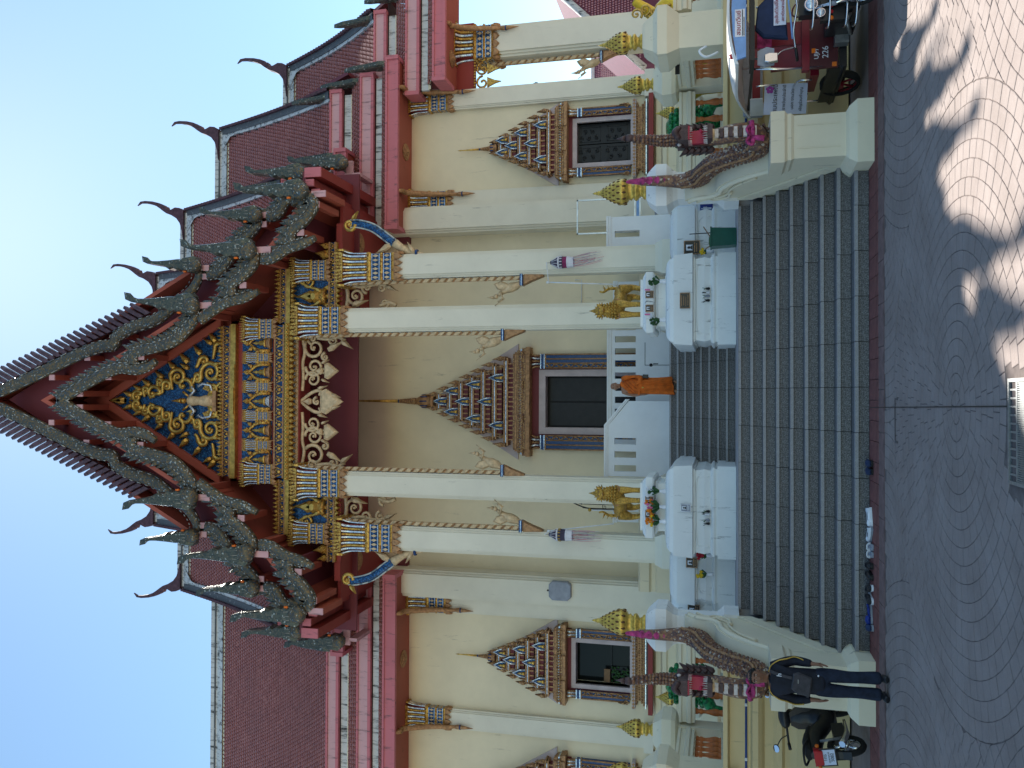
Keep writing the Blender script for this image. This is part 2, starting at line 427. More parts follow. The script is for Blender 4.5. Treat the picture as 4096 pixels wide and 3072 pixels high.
# ================================================================ terrace and stairs
ter = MB().mat('landing_grey')
ter.box(-26, -3.6, 14.98, 24.5, -.1, 1.71); ter.box(3.6, 15, 14.98, 24.5, -.1, 1.705)
ter.box(-3.6, 3.6, 15.32, 24.5, -.1, 1.706)
tag(ter.build('terrace'), kind='structure')
RISE = .19
def stair(name, label, x0, x1, y0, z0, n, tread, wd):
    st = thing(name, ((x0 + x1) / 2, y0, z0), label, 'staircase')
    core = MB().mat('joint_dark')
    for a in range(n - (0 if name.startswith('upper') else 0)):
        core.box(x0, x1, y0 + a * tread + .02, y0 + n * tread + .3, z0 + a * RISE - (.0 if a else -.001), z0 + (a + 1) * RISE - .012)
    core.build('core', st)
    k = max(1, round((x1 - x0) / wd)); ww = (x1 - x0) / k
    mb = MB().mat('granite'); mb.box(.004, ww - .004, .0, .03, .0, RISE - .042)
    mb.mat('granite_edge'); mb.box(.004, ww - .004, -.045, .035, RISE - .045, RISE)
    mb.mat('granite'); mb.box(.004, ww - .004, .0353, tread + .03, RISE - .040, RISE - .0008)
    me = mb.mesh('step_slab'); rr = random.Random(5)
    for a in range(n):
        for q in range(k):
            place(me, 'step_slab', st, loc=(x0 + q * ww + 0, y0 + a * tread + rr.uniform(-.003, .003), z0 + a * RISE + rr.uniform(-.002, .002)))
    return st
stair('lower_staircase', 'wide flight of dark granite steps rising from the paving between the serpents', -3.5, 3.5, 12.69, 0, 9, .326, .62)
up = stair('upper_staircase', 'narrow dark flight of steps between the two white memorials below the monk', -1.62, 1.62, 19.0, 1.71, 8, .308, .62)
# porch floor
pf = MB().mat('plaster_white'); pf.box(-5.2, 5.2, 21.48, 25.4, 1.72, 3.2); pf.mat('landing_grey'); pf.box(-5.2, 5.2, 21.47, 25.4, 3.2, 3.228)
pf.mat('plaster_white'); pf.box(1.63, 5.2, 20.6, 21.47, 1.72, 3.0); pf.box(-5.2, -1.63, 20.6, 21.47, 1.72, 3.0)
tag(pf.build('porch_floor'), kind='structure')

# ---------------------------------------------------------------- moulded plinth of the terrace
PL = [(14.6, 0), (14.6, .62), (14.66, .66), (14.66, .74), (14.73, .80), (14.78, .90), (14.78, .98), (14.70, 1.03), (14.70, 1.11), (14.76, 1.17), (14.76, 1.30), (14.68, 1.35), (14.62, 1.41), (14.62, 1.50), (14.72, 1.53), (14.72, 1.86), (14.58, 1.90), (14.58, 1.97), (14.97, 1.97), (14.97, 0)]
for s_, (xa, xb), lab in ((1, (4.02, 15), 'yellow moulded terrace plinth behind the three-wheeler'), (-1, (-26, -4.02), 'yellow moulded terrace plinth behind the parked scooter')):
    pl = thing('terrace_plinth', ((xa + xb) / 2, 14.7, 0), lab, 'plinth')
    mb = MB().mat('plinth_yellow'); mb.prism(PL, xa, xb, 'yz'); mb.build('moulding', pl)
    mb = MB().mat('plaster_cream'); mb.box(xa, xb, 14.975, 15.8, 1.72, 1.972); mb.build('coping', pl)
    xs = 4.2 if s_ > 0 else -4.2
    mb = MB().mat('pipe_blue'); mb.tube([(s_ * 4.1, 14.69, 1.60), (s_ * 8.3, 14.69, 1.60)], .018, 8)
    mb.mat('pole_white')
    for q in (4.9, 5.8, 6.7): mb.tube([(s_ * q, 14.69, 1.60), (s_ * (q + .05), 14.69, 1.60)], .024, 8)
    if s_ < 0: mb.tube([(-8.0, 14.67, 1.60), (-8.0, 14.66, 1.75), (-8.02, 14.55, 1.85), (-8.02, 14.55, 2.2)], .022, 8)
    mb.build('water_pipe', pl)

# ---------------------------------------------------------------- gold lotus-bud finial (shared)
fm = MB().mat('finial_gold')
FP = [(.16, 0), (.16, .06), (.12, .085), (.10, .13), (.165, .17), (.18, .20), (.165, .235), (.12, .25), (.17, .30), (.15, .33), (.20, .36), (.235, .42), (.24, .47), (.22, .55), (.175, .65), (.115, .76), (.06, .86), (.036, .885), (.048, .905), (.03, .925), (.038, .94), (.02, .96), (.026, .97), (.004, 1.02)]
fm.lathe(0, 0, FP, 20)
fm.mat('finial_hole')
for rr_, zz, sc in ((.236, .415, 1.), (.232, .515, .95), (.203, .60, .8), (.165, .675, .65), (.125, .745, .5), (.09, .81, .4)):
    for q in range(12):
        a = 2 * PI * (q + (.5 if int(zz * 100) % 2 else 0)) / 12
        fm.ball((rr_ * math.cos(a) * .945, rr_ * math.sin(a) * .945, zz), .031 * sc, 6, 4, .8, .8, 1.45)
FIN = fm.mesh('finial')
def stackpost(mb, cx, cy, z0, prof): mb.stack(cx, cy, [(h, h, z0 + z) for h, z in prof])

# ---------------------------------------------------------------- baluster mesh
bl = MB().mat('terracotta')
bl.lathe(0, 0, [(.062, 0), (.062, .05), (.05, .06), (.066, .10), (.07, .15), (.062, .20), (.044, .27), (.034, .34), (.036, .38), (.052, .41), (.052, .44), (.038, .46), (.056, .49), (.056, .53)], 12)
bl.mat('plaster_cream'); bl.box(-.07, .07, -.07, .07, -.06, .0); bl.box(-.06, .06, -.06, .06, .53, .57)
BAL = bl.mesh('baluster')
RP = [(-.13, 0), (-.13, .05), (-.17, .08), (-.17, .14), (-.12, .17), (-.12, .24), (-.15, .26), (-.15, .31), (.15, .31), (.15, .26), (.12, .24), (.12, .17), (.17, .14), (.17, .08), (.13, .05), (.13, 0)]
for s_ in (1, -1):
    side = 'right' if s_ > 0 else 'left'
    tb = thing('terrace_balustrade', (s_ * 5.3, 17.2, 1.71), ('cream balustrade with orange balusters behind the three-wheeler' if s_ > 0 else 'cream balustrade with orange balusters above the parked scooter'), 'balustrade')
    mb = MB().mat('plaster_cream')
    mb.prism([(17.2 + a, 2.5 + b) for a, b in RP], s_ * 4.25, s_ * 6.2, 'yz'); mb.box(s_ * 4.25, s_ * 6.7, 17.06, 17.34, 1.71, 1.90)
    i0 = len(mb.v); mb.prism([(s_ * 6.42 + a, 2.5 + b) for a, b in RP], 15.2, 17.0, 'xz'); mb.box(s_ * 6.42 - .14, s_ * 6.42 + .14, 15.2, 17.05, 1.973, 2.0)
    mb.build('rail', tb)
    for q in range(6): place(BAL, 'baluster', tb, loc=(s_ * (4.36 + q * .33), 17.2, 1.96))
    for q in range(7): place(BAL, 'baluster', tb, loc=(s_ * 6.42, 15.42 + q * .24, 1.97), scale=(1, 1, .95))
    po = MB().mat('plaster_cream')
    stackpost(po, s_ * 6.46, 17.2, 1.71, [(.2, 0), (.2, .95), (.2, 1.1), (.32, 1.16), (.36, 1.24), (.36, 1.42), (.30, 1.48), (.24, 1.55), (.2, 1.6)])
    p1 = po.build('post', tb); place(FIN, 'finial', p1, loc=(s_ * 6.46, 17.2, 3.30), scale=(.74, .74, .74))
    po = MB().mat('plaster_cream')
    stackpost(po, s_ * 6.42, 14.98, 1.72, [(.40, 0), (.40, .17), (.33, .22), (.30, .25), (.30, .98), (.36, 1.08), (.42, 1.18), (.42, 1.34), (.32, 1.42), (.24, 1.56), (.2, 1.61)])
    p2 = po.build('post', tb); place(FIN, 'finial', p2, loc=(s_ * 6.42, 14.98, 3.33), scale=(.80, .80, .77))
    if s_ > 0:
        mb = MB().mat('plaque_black'); mb.box(5.93, 6.1, 15.35, 15.37, 2.72, 2.80); mb.build('plaque', tb)
    # smaller post farther back beside the green statue
    po = MB().mat('plaster_cream')
    stackpost(po, s_ * 6.95, 20.5, 1.71, [(.22, 0), (.22, .7), (.3, .78), (.3, .9), (.2, 1.0), (.18, 1.15)])
    p3 = po.build('post', tb); place(FIN, 'finial', p3, loc=(s_ * 6.95, 20.5, 2.86), scale=(.66, .66, .66))
    # side wing of the balustrade leaving the pillar outward
    mb = MB().mat('plaster_cream'); mb.prism([(14.98 + a, 2.5 + b) for a, b in RP], s_ * 6.85, s_ * 12, 'yz'); mb.box(s_ * 6.8, s_ * 12, 14.85, 15.12, 1.973, 2.0)
    mb.build('rail', tb)
    for q in range(6): place(BAL, 'baluster', tb, loc=(s_ * (7.1 + q * .36), 14.98, 2.0), scale=(1, 1, .9))

# ---------------------------------------------------------------- balustrade walls that carry the serpents
for s_ in (1, -1):
    nb = thing('stair_wall', (s_ * 3.78, 13.7, 0), ('cream stair wall with square post under the serpent beside the three-wheeler' if s_ > 0 else 'cream stair wall with square post under the serpent behind the standing man'), 'stair wall')
    prof = smooth_path([(12.9, 1.28, 0), (13.2, 1.62, 0), (13.6, 1.92, 0), (13.95, 2.06, 0), (14.22, 2.10, 0), (14.42, 2.24, 0), (14.55, 2.48, 0), (14.72, 2.60, 0)], 5)
    top = [(p.x, p.y) for p in prof]
    mb = MB().mat('plaster_cream')
    mb.prism([(12.9, 0.0)] + top + [(14.8, 2.6), (14.8, 0.0)], s_ * 3.52, s_ * 3.98, 'yz')
    mb.build('wall', nb)
    # stringer moulding that follows the steps, and scroll edge under the serpent
    mb = MB().mat('plaster_cream')
    mb.prism([(12.95, .25), (12.95, .5), (14.75, 1.75), (14.75, 1.5)], s_ * 3.48, s_ * 3.515, 'yz')
    pth = [(s_ * 3.50, p.x, p.y - .07) for p in prof]; mb.tube(pth, .045, 6)
    pth = [(s_ * 3.50, p.x + .1, p.y - .2) for p in prof[6:]]; mb.tube(pth, .025, 6)
    mb.tube(smooth_path([(s_ * 3.49, 14.2, 1.85), (s_ * 3.49, 14.5, 1.9), (s_ * 3.49, 14.62, 2.1), (s_ * 3.49, 14.5, 2.2), (s_ * 3.49, 14.42, 2.1)], 4), .03, 6)
    mb.build('stringer', nb)
    # granite-stepped skirting cut into the wall foot
    mb = MB().mat('plaster_cream')
    stackpost(mb, s_ * 3.78, 12.63, 0, [(.43, 0), (.43, .215), (.36, .31), (.30, .345), (.30, 1.02), (.325, 1.06), (.325, 1.11), (.36, 1.15), (.36, 1.335)])
    for q in (-1, 1): mb.box(s_ * 3.78 + q * .16 - .006, s_ * 3.78 + q * .16 + .006, 12.322, 12.33, .42, .98)
    mb.build('post', nb)
    mb = MB().mat('plaster_white')
    stackpost(mb, s_ * 3.80, 15.06, 1.71, [(.33, 0), (.33, .24), (.28, .30), (.235, .36), (.235, 1.02), (.27, 1.1), (.36, 1.20), (.36, 1.38), (.30, 1.46), (.24, 1.53), (.19, 1.56)])
    p1 = mb.build('post', nb); place(FIN, 'finial', p1, loc=(s_ * 3.80, 15.06, 3.265), scale=(.95, .95, .95))
# ================================================================ the temple hall
T = thing('temple_hall', (0, 25.5, 1.71), 'ornate temple hall with cream walls, gilded gable and stacked tiled roofs', 'temple')
YW = 25.5
def wall_holes(mb, x0, x1, z0, z1, y0, y1, holes):
    xs = sorted(set([x0, x1] + [h[0] for h in holes] + [h[1] for h in holes]))
    for a, b in zip(xs[:-1], xs[1:]):
        hs = [h for h in holes if h[0] <= a and h[1] >= b]
        zs = [z0]
        for h in sorted(hs, key=lambda h: h[2]): zs += [h[2], h[3]]
        zs.append(z1)
        for q in range(0, len(zs), 2):
            if zs[q + 1] - zs[q] > .001: mb.box(a, b, y0, y1, zs[q], zs[q + 1])
WINX = [7.85, -7.85, -11.72, -15.6]
holes = [(x - .62, x + .62, 4.62, 6.40) for x in WINX] + [(-.8, .8, 3.9, 7.35)]
mb = MB().mat('wall_cream'); wall_holes(mb, -26, 9.75, 3.0, 12.2, YW, YW + .45, holes)
mb.box(-5.4, 5.4, YW + .001, YW + .45, 12.2, 14.5)
mb.box(9.3, 9.75, YW + .45, 36.5, 3.0, 12.2); mb.box(-26, 9.75, 36.05, 36.5, 3.0, 12.2)
mb.build('wall', T)
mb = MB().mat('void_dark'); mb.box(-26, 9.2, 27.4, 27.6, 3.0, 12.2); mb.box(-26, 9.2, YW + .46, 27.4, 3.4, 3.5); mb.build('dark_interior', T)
# moulded base of the hall
BP = [(25.10, 1.6), (25.10, 2.0), (25.0, 2.1), (25.0, 2.5), (25.08, 2.55), (25.16, 2.7), (25.16, 2.95), (25.08, 3.05), (25.08, 3.2), (25.22, 3.28), (25.22, 3.5), (25.16, 3.55), (25.16, 3.66), (25.30, 3.72), (25.30, 3.86), (25.42, 3.92), (25.6, 3.92), (25.6, 1.6)]
for xa, xb in ((-26, -5.22), (5.22, 10.2)):
    mb = MB().mat('wall_cream'); mb.prism(BP, xa, xb, 'yz'); mb.build('base_moulding', T)
# red shelf along the hall base below the windows
for x in WINX:
    mb = MB().mat('red_paint'); mb.box(x - 1.22, x + 1.22, 25.0, 25.3, 3.93, 4.06); mb.build('window_shelf', T)

# ---------------------------------------------------------------- capital (shared mesh; unit: half width .36, height 1.6)
def capital_mesh(h=1.6, w=.36):
    m = MB()
    m.mat('red_paint'); m.stack(0, 0, [(w * .97, w * .97, -.02), (w * .97, w * .97, .44 * h), (w * .95, w * .95, .5 * h), (w * .95, w * .95, .85 * h), (w * 1.15, w * 1.15, h)])
    m.mat('gold')
    for z0, z1, k in ((.02, .075, 1.04), (.225, .27, 1.08), (.43, .50, 1.12)):
        m.stack(0, 0, [(w * k * .97, w * k * .97, z0 * h), (w * k, w * k, (z0 + z1) / 2 * h), (w * k * .97, w * k * .97, z1 * h)])
    for (z0, z1) in ((.08, .22), (.275, .425)):
        m.mat('blue_glass'); m.stack(0, 0, [(w, w, z0 * h), (w, w, z1 * h)])
        m.mat('silver_glass')
        for zz in (z0 + .004, z1 - .016): m.stack(0, 0, [(w * 1.025, w * 1.025, zz * h), (w * 1.025, w * 1.025, (zz + .012) * h)])
    i_all = len(m.v)
    for face in range(4):
        i0 = len(m.v)
        # lozenges on the blue bands
        m.mat('gold_pale')
        for (z0, z1) in ((.08, .22), (.275, .425)):
            zc = (z0 + z1) / 2 * h; hh = (z1 - z0) * h * .36
            for q in range(6):
                x = -w + (q + .5) * 2 * w / 6
                m.prism([(x - w / 9, zc), (x, zc - hh), (x + w / 9, zc), (x, zc + hh)], -w - .018, -w + .01)
        # hanging petals below
        m.mat('gold_old')
        for q in range(4):
            x = -w + (q + .5) * 2 * w / 4
            m.prism([(x - w / 4.2, .03 * h), (x - w / 5, -.05 * h), (x, -.12 * h), (x + w / 5, -.05 * h), (x + w / 4.2, .03 * h)], -w - .035, -w + .02, inset=.35, ins_y=-w - .05)
        # long fluted petals that flare at the top
        n = 9
        for q in range(n):
            u = (q + .5) / n * 2 - 1
            m.mat('silver_glass' if q % 2 == 0 else 'gold')
            pts = [(u * w * .93, -w - .02, .50 * h), (u * w * .93, -w - .03, .70 * h), (u * w * .97, -w - .05, .82 * h), (u * w * 1.12, -w - .12, .94 * h)]
            m.tube(smooth_path(pts, 3), w * .088, 6, True, .8, (0, 1, 0))
            m.mat('gold')
            xb, xt = u * w * 1.10, u * w * 1.22
            m.prism([(xb - .045, .90 * h), (xb + .045, .90 * h), (xt + .03, .99 * h), (xt, 1.07 * h + .02 * (q % 2)), (xt - .03, .99 * h)], -w - .16, -w - .10)
        M = Matrix.Rotation(face * PI / 2, 4, 'Z'); m.xf(i0, M)
    return m.mesh('capital')
CAP = capital_mesh()

# ---------------------------------------------------------------- porch columns
def column_poly(h, s1=.05):
    p = [(-h, -h + 2 * s1), (-h + s1, -h + 2 * s1), (-h + s1, -h + s1), (-h + 2 * s1, -h + s1), (-h + 2 * s1, -h)]
    out = []
    for q in range(4):
        c, s = round(math.cos(q * PI / 2)), round(math.sin(q * PI / 2))
        out += [(x * c - y * s, x * s + y * c) for x, y in p]
    return out
def garland(parent, x, y, z0, z1, s):
    """gilt twisted cord with hanging-fin bracket beside a column: side s"""
    m = MB().mat('gold_old'); n = max(4, int((z0 - z1) / .22))
    m.box(x - .045, x + .045, y - .03, y + .05, z1, z0)
    m.mat('gold_pale')
    for q in range(n):
        a = z0 - (q + 0) * (z0 - z1) / n; b = z0 - (q + 1) * (z0 - z1) / n
        m.prism([(x - .055, a), (x + .055, a - .10), (x + .055, b - .03), (x - .055, b + .07)], y - .065, y - .025, inset=.25, ins_y=y - .085)
    m.mat('bead_white'); m.box(x + s * -.075, x + s * -.055, y - .02, y + .02, z1, z0)
    # stepped drop and little mythic bird-man holding a staff
    m.mat('blue_band'); m.box(x - .20 if s < 0 else x - .10, x + .10 if s < 0 else x + .20, y - .12, y + .12, z1 - .08, z1)
    m.mat('silver_glass'); m.box(x - .205 if s < 0 else x - .105, x + .105 if s < 0 else x + .205, y - .125, y + .125, z1 - .055, z1 - .035)
    m.mat('gold_old'); m.prism([(x - .10 * 1, z1 - .08), (x + s * .20, z1 - .08), (x + s * .10, z1 - .3), (x - s * .02, z1 - .62), (x - s * .08, z1 - .62)] if s > 0 else [(x + .10, z1 - .08), (x + s * .20, z1 - .08), (x + s * .10, z1 - .3), (x - s * .02, z1 - .62), (x - s * .08, z1 - .62)], y - .09, y + .09, inset=.2, ins_y=y - .13)
    m.mat('gold_pale')
    bx_ = x + s * .20
    m.tube(smooth_path([(x + s * .12, y, z1), (bx_, y, z1 + .12), (bx_ + s * .06, y, z1 + .32), (bx_ + s * .16, y, z1 + .50), (bx_ + s * .24, y - .02, z1 + .60)], 3), [.06, .07, .09, .11, .12, .13, .12, .10, .08, .07, .06, .05, .045], 8)
    m.ball((bx_ + s * .27, y - .02, z1 + .66), .065, 8, 6); m.lathe(bx_ + s * .29, y - .02, [(.05, z1 + .71), (.03, z1 + .78), (.004, z1 + .90)], 6)
    m.tube([(bx_ + s * .16, y - .08, z1 + .52), (bx_ + s * .34, y - .14, z1 + .45), (bx_ + s * .42, y - .12, z1 + .58)], .028, 6)
    m.tube([(bx_ + s * .34, y - .13, z1 + .40), (bx_ + s * .52, y - .13, z1 + .66)], .012, 5)
    m.prism([(bx_ - s * .02, z1 + .25), (bx_ - s * .14, z1 + .5), (bx_ - s * .06, z1 + .72), (bx_ + s * .08, z1 + .62), (bx_ + s * .14, z1 + .42)], y - .05, y + .05, inset=.3, ins_y=y - .1)
    m.build('bird_drop', parent)
YC = 21.75
for s_ in (1, -1):
    for x, zc, gz in ((2.23, 12.05, 7.6), (3.66, 10.5, 7.1)):
        m = MB().mat('column_white')
        m.prism(column_poly(.33), 3.5, zc + .05, 'xy')
        m.stack(s_ * 0, 0, [(.42, .42, 3.22), (.42, .42, 3.42), (.37, .37, 3.52), (.345, .345, 3.6)])
        i0 = 0; m.xf(0, Matrix.Translation((s_ * x, YC, 0)))
        c = m.build('column', T)
        hgt = (13.42 - 12.05) if x < 3 else 1.66
        place(CAP, 'capital', c, loc=(s_ * x, YC, zc), scale=(.98, .98, (13.45 - 12.05) / 1.6 if x < 3 else 1.03))
        garland(c, s_ * x + (-.40 if s_ > 0 else .40) , YC - .12, zc + 1.35, gz, -s_)
    # lone cords on the outer sides of the inner columns
    m = MB().mat('column_white'); m.prism(column_poly(.42, .06), 3.0, 12.6, 'xy'); m.xf(0, Matrix.Translation((s_ * 5.62, 25.2, 0)))
    c = m.build('column', T)
# ---------------------------------------------------------------- wing pilasters with brackets
def eave_bracket(parent, x, ytop, ztop, ybot, zbot):
    m = MB().mat('gold_old')
    pts = smooth_path([(x, ybot, zbot), (x, ybot - .10, zbot + .45), (x, ybot - .22, zbot + .9), (x, ybot - .55, zbot + 1.5), (x, ytop + .1, ztop - .15), (x, ytop, ztop)], 5)
    n = len(pts); m.tube(pts, [lerp(.05, .085, math.sin(PI * q / (n - 1))) for q in range(n)], 8)
    m.lathe(x, ybot, [(.006, zbot - .55), (.05, zbot - .3), (.075, zbot - .05), (.05, zbot + .05)], 8)
    m.mat('gold')
    for q in range(3, n - 2, 3):
        p = pts[q]; m.prism([(p.y - .04, p.z - .08), (p.y + .22, p.z + .02), (p.y + .08, p.z + .12)], x - .03, x + .03, 'yz')
    m.mat('blue_band'); m.lathe(x, ybot, [(.078, zbot - .16), (.078, zbot - .12)], 8)
    m.build('eave_bracket', parent)
PILX = [6.27, 9.46, -6.27, -9.86, -13.65]
for x in PILX:
    m = MB().mat('column_white'); m.box(x - .31, x + .31, YW - .14, YW + .0, 3.9, 10.35); m.box(x - .22, x + .22, YW - .20, YW - .139, 3.9, 10.35)
    m.box(x - .26, x + .26, YW - .17, YW - .139, 3.9, 10.35)
    m.box(x - .40, x + .40, YW - .28, YW, 3.925, 4.2)
    p = m.build('pilaster', T)
    place(CAP, 'capital', p, loc=(x, YW - .02, 10.28), scale=(.86, .62, .86))
    eave_bracket(p, x + (.18 if x > 0 else -.18), 24.32, 11.62, YW - .30, 9.95)
# open porch at the far right end
for x, y in ((11.25, 25.9), (11.25, 34)):
    m = MB().mat('column_white'); m.prism(column_poly(.5, .07), 1.75, 9.0, 'xy'); m.xf(0, Matrix.Translation((x, y, 0)))
    c = m.build('column', T); place(CAP, 'capital', c, loc=(x, y, 8.85), scale=(1.38, 1.38, .85))
    if y < 30:
        garland(c, x - .62, y - .1, 9.1, 5.6, -1); eave_bracket(c, x + .3, 24.5, 10.2, 25.3, 8.6)

# ================================================================ tiled roofs
def slope_pt(x, t, E, R, sag):
    return Vector((x, lerp(E[0], R[0], t), lerp(E[1], R[1], t) - sag * math.sin(PI * t)))
def tile_field(parent, xe, xr, E, R, sag=.32, w=.135, ex=.16, name='roof_tiles', t1=.965):
    """rows of pointed tiles on the front slope: xe/xr = x-range at eave / ridge"""
    L = math.hypot(R[0] - E[0], R[1] - E[1]); rows = int(L / ex)
    nv = Vector((0, -(R[1] - E[1]), R[0] - E[0])).normalized()
    m = MB().mat('roof_tile'); V = m.v; F = m.f
    for a in range(rows):
        t = a / rows
        if t > t1: break
        p = slope_pt(0, t, E, R, sag); q = slope_pt(0, min(1, t + 1.45 / rows), E, R, sag); md = p.lerp(q, .30)
        xa, xb = lerp(xe[0], xr[0], t), lerp(xe[1], xr[1], t)
        n = int((xb - xa) / w); o = (a % 2) * .5 * w
        lo = nv * .055; hi = nv * .004
        for c in range(n):
            x = xa + o + (c + .5) * w
            if x + w / 2 > xb + .03: continue
            g = w * .47; j = len(V); jz = random.uniform(-.004, .006)
            V.extend([(x - g, q.y + hi.y, q.z + hi.z), (x + g, q.y + hi.y, q.z + hi.z), (x + g, md.y + lo.y, md.z + lo.z + jz), (x, p.y + lo.y, p.z + lo.z + jz), (x - g, md.y + lo.y, md.z + lo.z + jz),
                      (x + g, md.y, md.z), (x, p.y, p.z), (x - g, md.y, md.z)])
            F.append((j, j + 4, j + 3, j + 2, j + 1)); F.append((j + 2, j + 3, j + 6, j + 5)); F.append((j + 3, j + 4, j + 7, j + 6))
    k = len(F); m.m = [0] * k; m.smooth = [False] * k
    return tag(m.build(name, parent), kind='stuff')
def slab(mb, xe, xr, E, R, sag, th=.12, n=10):
    pts = [slope_pt(0, a / n, E, R, sag) for a in range(n + 1)]
    for a in range(n):
        t0, t1 = a / n, (a + 1) / n; p, q = pts[a], pts[a + 1]
        x0, x1, x2, x3 = lerp(xe[0], xr[0], t0), lerp(xe[1], xr[1], t0), lerp(xe[1], xr[1], t1), lerp(xe[0], xr[0], t1)
        mb.poly([(x0, p.y, p.z), (x1, p.y, p.z), (x2, q.y, q.z), (x3, q.y, q.z)])
        mb.poly([(x0, p.y + .05, p.z - th), (x3, q.y + .05, q.z - th), (x2, q.y + .05, q.z - th), (x1, p.y + .05, p.z - th)])
CHOFA = [(-121, -6), (-81, 0), (-51, 10), (-31, 26), (-17, 50), (-8, 74), (3, 91), (14, 106), (24, 122), (33, 147), (39, 175), (40, 197), (31, 214), (47, 200), (48.5, 177), (44, 141), (36, 111), (26, 88), (17, 83), (20, 76), (5, 70), (5, 53), (13, 33), (10, 13), (0, -6)]
def chofa(parent, x, y, z, s, k=.0104):
    m = MB().mat('verge_purple'); pts = [(x + s * a * k, z + b * k) for a, b in CHOFA]
    if s < 0: pts = pts[::-1]
    n = len(pts); cy = y
    # taper the slab towards the tip
    def th(zz): return lerp(.17, .035, min(1, max(0, (zz - z) / (214 * k))))
    i = m.add([(p[0], cy - th(p[1]), p[1]) for p in pts]); j = m.add([(p[0], cy + th(p[1]), p[1]) for p in pts])
    m.face([i + q for q in range(n)]); m.face([j + q for q in reversed(range(n))])
    for q in range(n): r = (q + 1) % n; m.face((i + r, i + q, j + q, j + r))
    return m.build('ridge_horn', parent)
def ridge_strip(mb, x0, x1, E, R, sag, t0=.955, up=.10):
    p = slope_pt(0, t0, E, R, sag); q = slope_pt(0, 1.0, E, R, sag)
    mb.mat('ridge_plaster')
    i = mb.add([(x0, p.y - .10, p.z + .05), (x1, p.y - .10, p.z + .05), (x1, q.y - .16, q.z + .02), (x0, q.y - .16, q.z + .02), (x1, q.y - .16, q.z + up + .22), (x0, q.y - .16, q.z + up + .22), (x1, q.y + .2, q.z + up + .22), (x0, q.y + .2, q.z + up + .22)])
    mb.face((i, i + 1, i + 2, i + 3)); mb.face((i + 3, i + 2, i + 4, i + 5)); mb.face((i + 5, i + 4, i + 6, i + 7))
    mb.mat('verge_dark'); mb.box(x0, x1, q.y - .19, q.y + .15, q.z + .08, q.z + .14)
    mb.mat('plaster_cream')
    n = max(1, int((x1 - x0) / .17))
    for a in range(n):
        xx = x0 + (a + .5) * (x1 - x0) / n; h = (x1 - x0) / n * .5
        d = (q - p).normalized(); nv = Vector((0, -d.z, d.y)) * .055
        b = p + nv; c = p - d * .12 + nv; e = p + d * .10 + nv
        mb.poly([(xx - h, e.y, e.z), (xx - h, b.y, b.z), (xx - h * .5, c.y, c.z), (xx + h * .5, c.y, c.z), (xx + h, b.y, b.z), (xx + h, e.y, e.z)])
def verge(mb, E, R, sag, xe, xr, s):
    """dark and white trim along the sloping end of a roof"""
    n = 12; L = [slope_pt(lerp(xe, xr, a / n), a / n, E, R, sag) for a in range(n + 1)]
    d = (L[-1] - L[0]).normalized(); nv = Vector((0, -d.z, d.y)).normalized()
    for m_, a0, a1, h0, h1 in (('verge_purple', 0, .10, .0, .22), ('verge_dark', -.22, 0, .0, .14), ('ridge_plaster', -.33, -.22, .0, .10)):
        mb.mat(m_)
        for q in range(n):
            p, r = L[q], L[q + 1]
            for (u0, w0, u1, w1) in ((a0, h1, a1, h1), (a0, h0, a0, h1), (a1, h1, a1, h0)):
                mb.poly([p + Vector((s * u0, 0, 0)) + nv * w0, p + Vector((s * u1, 0, 0)) + nv * w1, r + Vector((s * u1, 0, 0)) + nv * w1, r + Vector((s * u0, 0, 0)) + nv * w0])
    mb.mat('verge_purple')
    for q in range(34):
        t = q / 34; p = slope_pt(lerp(xe, xr, t), t, E, R, sag) + Vector((s * .05, 0, 0)) + nv * .20
        mb.prism([(p.y, p.z), (p.y + d.y * .16, p.z + d.z * .16), (p.y + nv.y * .10 + d.y * .16, p.z + nv.z * .10 + d.z * .16)], p.x - .04, p.x + .04, 'yz')
    # plaster scroll in the corner under the horn
    p = slope_pt(xr, .995, E, R, sag) + nv * .15; a_ = slope_pt(lerp(xe, xr, .84), .84, E, R, sag) + nv * .15
    mb.mat('ridge_plaster'); c_ = p + Vector((-s * .95, 0, 0)); mid = slope_pt(lerp(xe, xr, .93) - s * .42, .915, E, R, sag) + nv * .15
    tri = [p + Vector((-s * .3, 0, 0)), c_, mid, a_ + Vector((-s * .3, 0, 0))]
    mb.poly(tri if s < 0 else tri[::-1])
def spike(parent, x, y, z, h, lean=.0):
    """upright flame finial at the end of an eave, thin seen from the front"""
    m = MB().mat('naga_green')
    P = [(0, 0), (.18, .0), (.20, .22), (.10, .40), (.13, .62), (.05, .8), (.03, 1.0), (-.06, .78), (-.10, .45), (-.16, .2), (-.12, .0)]
    pts = [(y + a * .9 * h, z + b * h) for a, b in P]
    i0 = len(m.v); m.prism(pts, x - .06, x + .06, 'yz', inset=.25, ins_y=x - .10)
    for q in range(i0, len(m.v)):
        vx, vy, vz = m.v[q]; m.v[q] = (vx + lean * (vz - z), vy, vz)
    return m.build('eave_finial', parent)
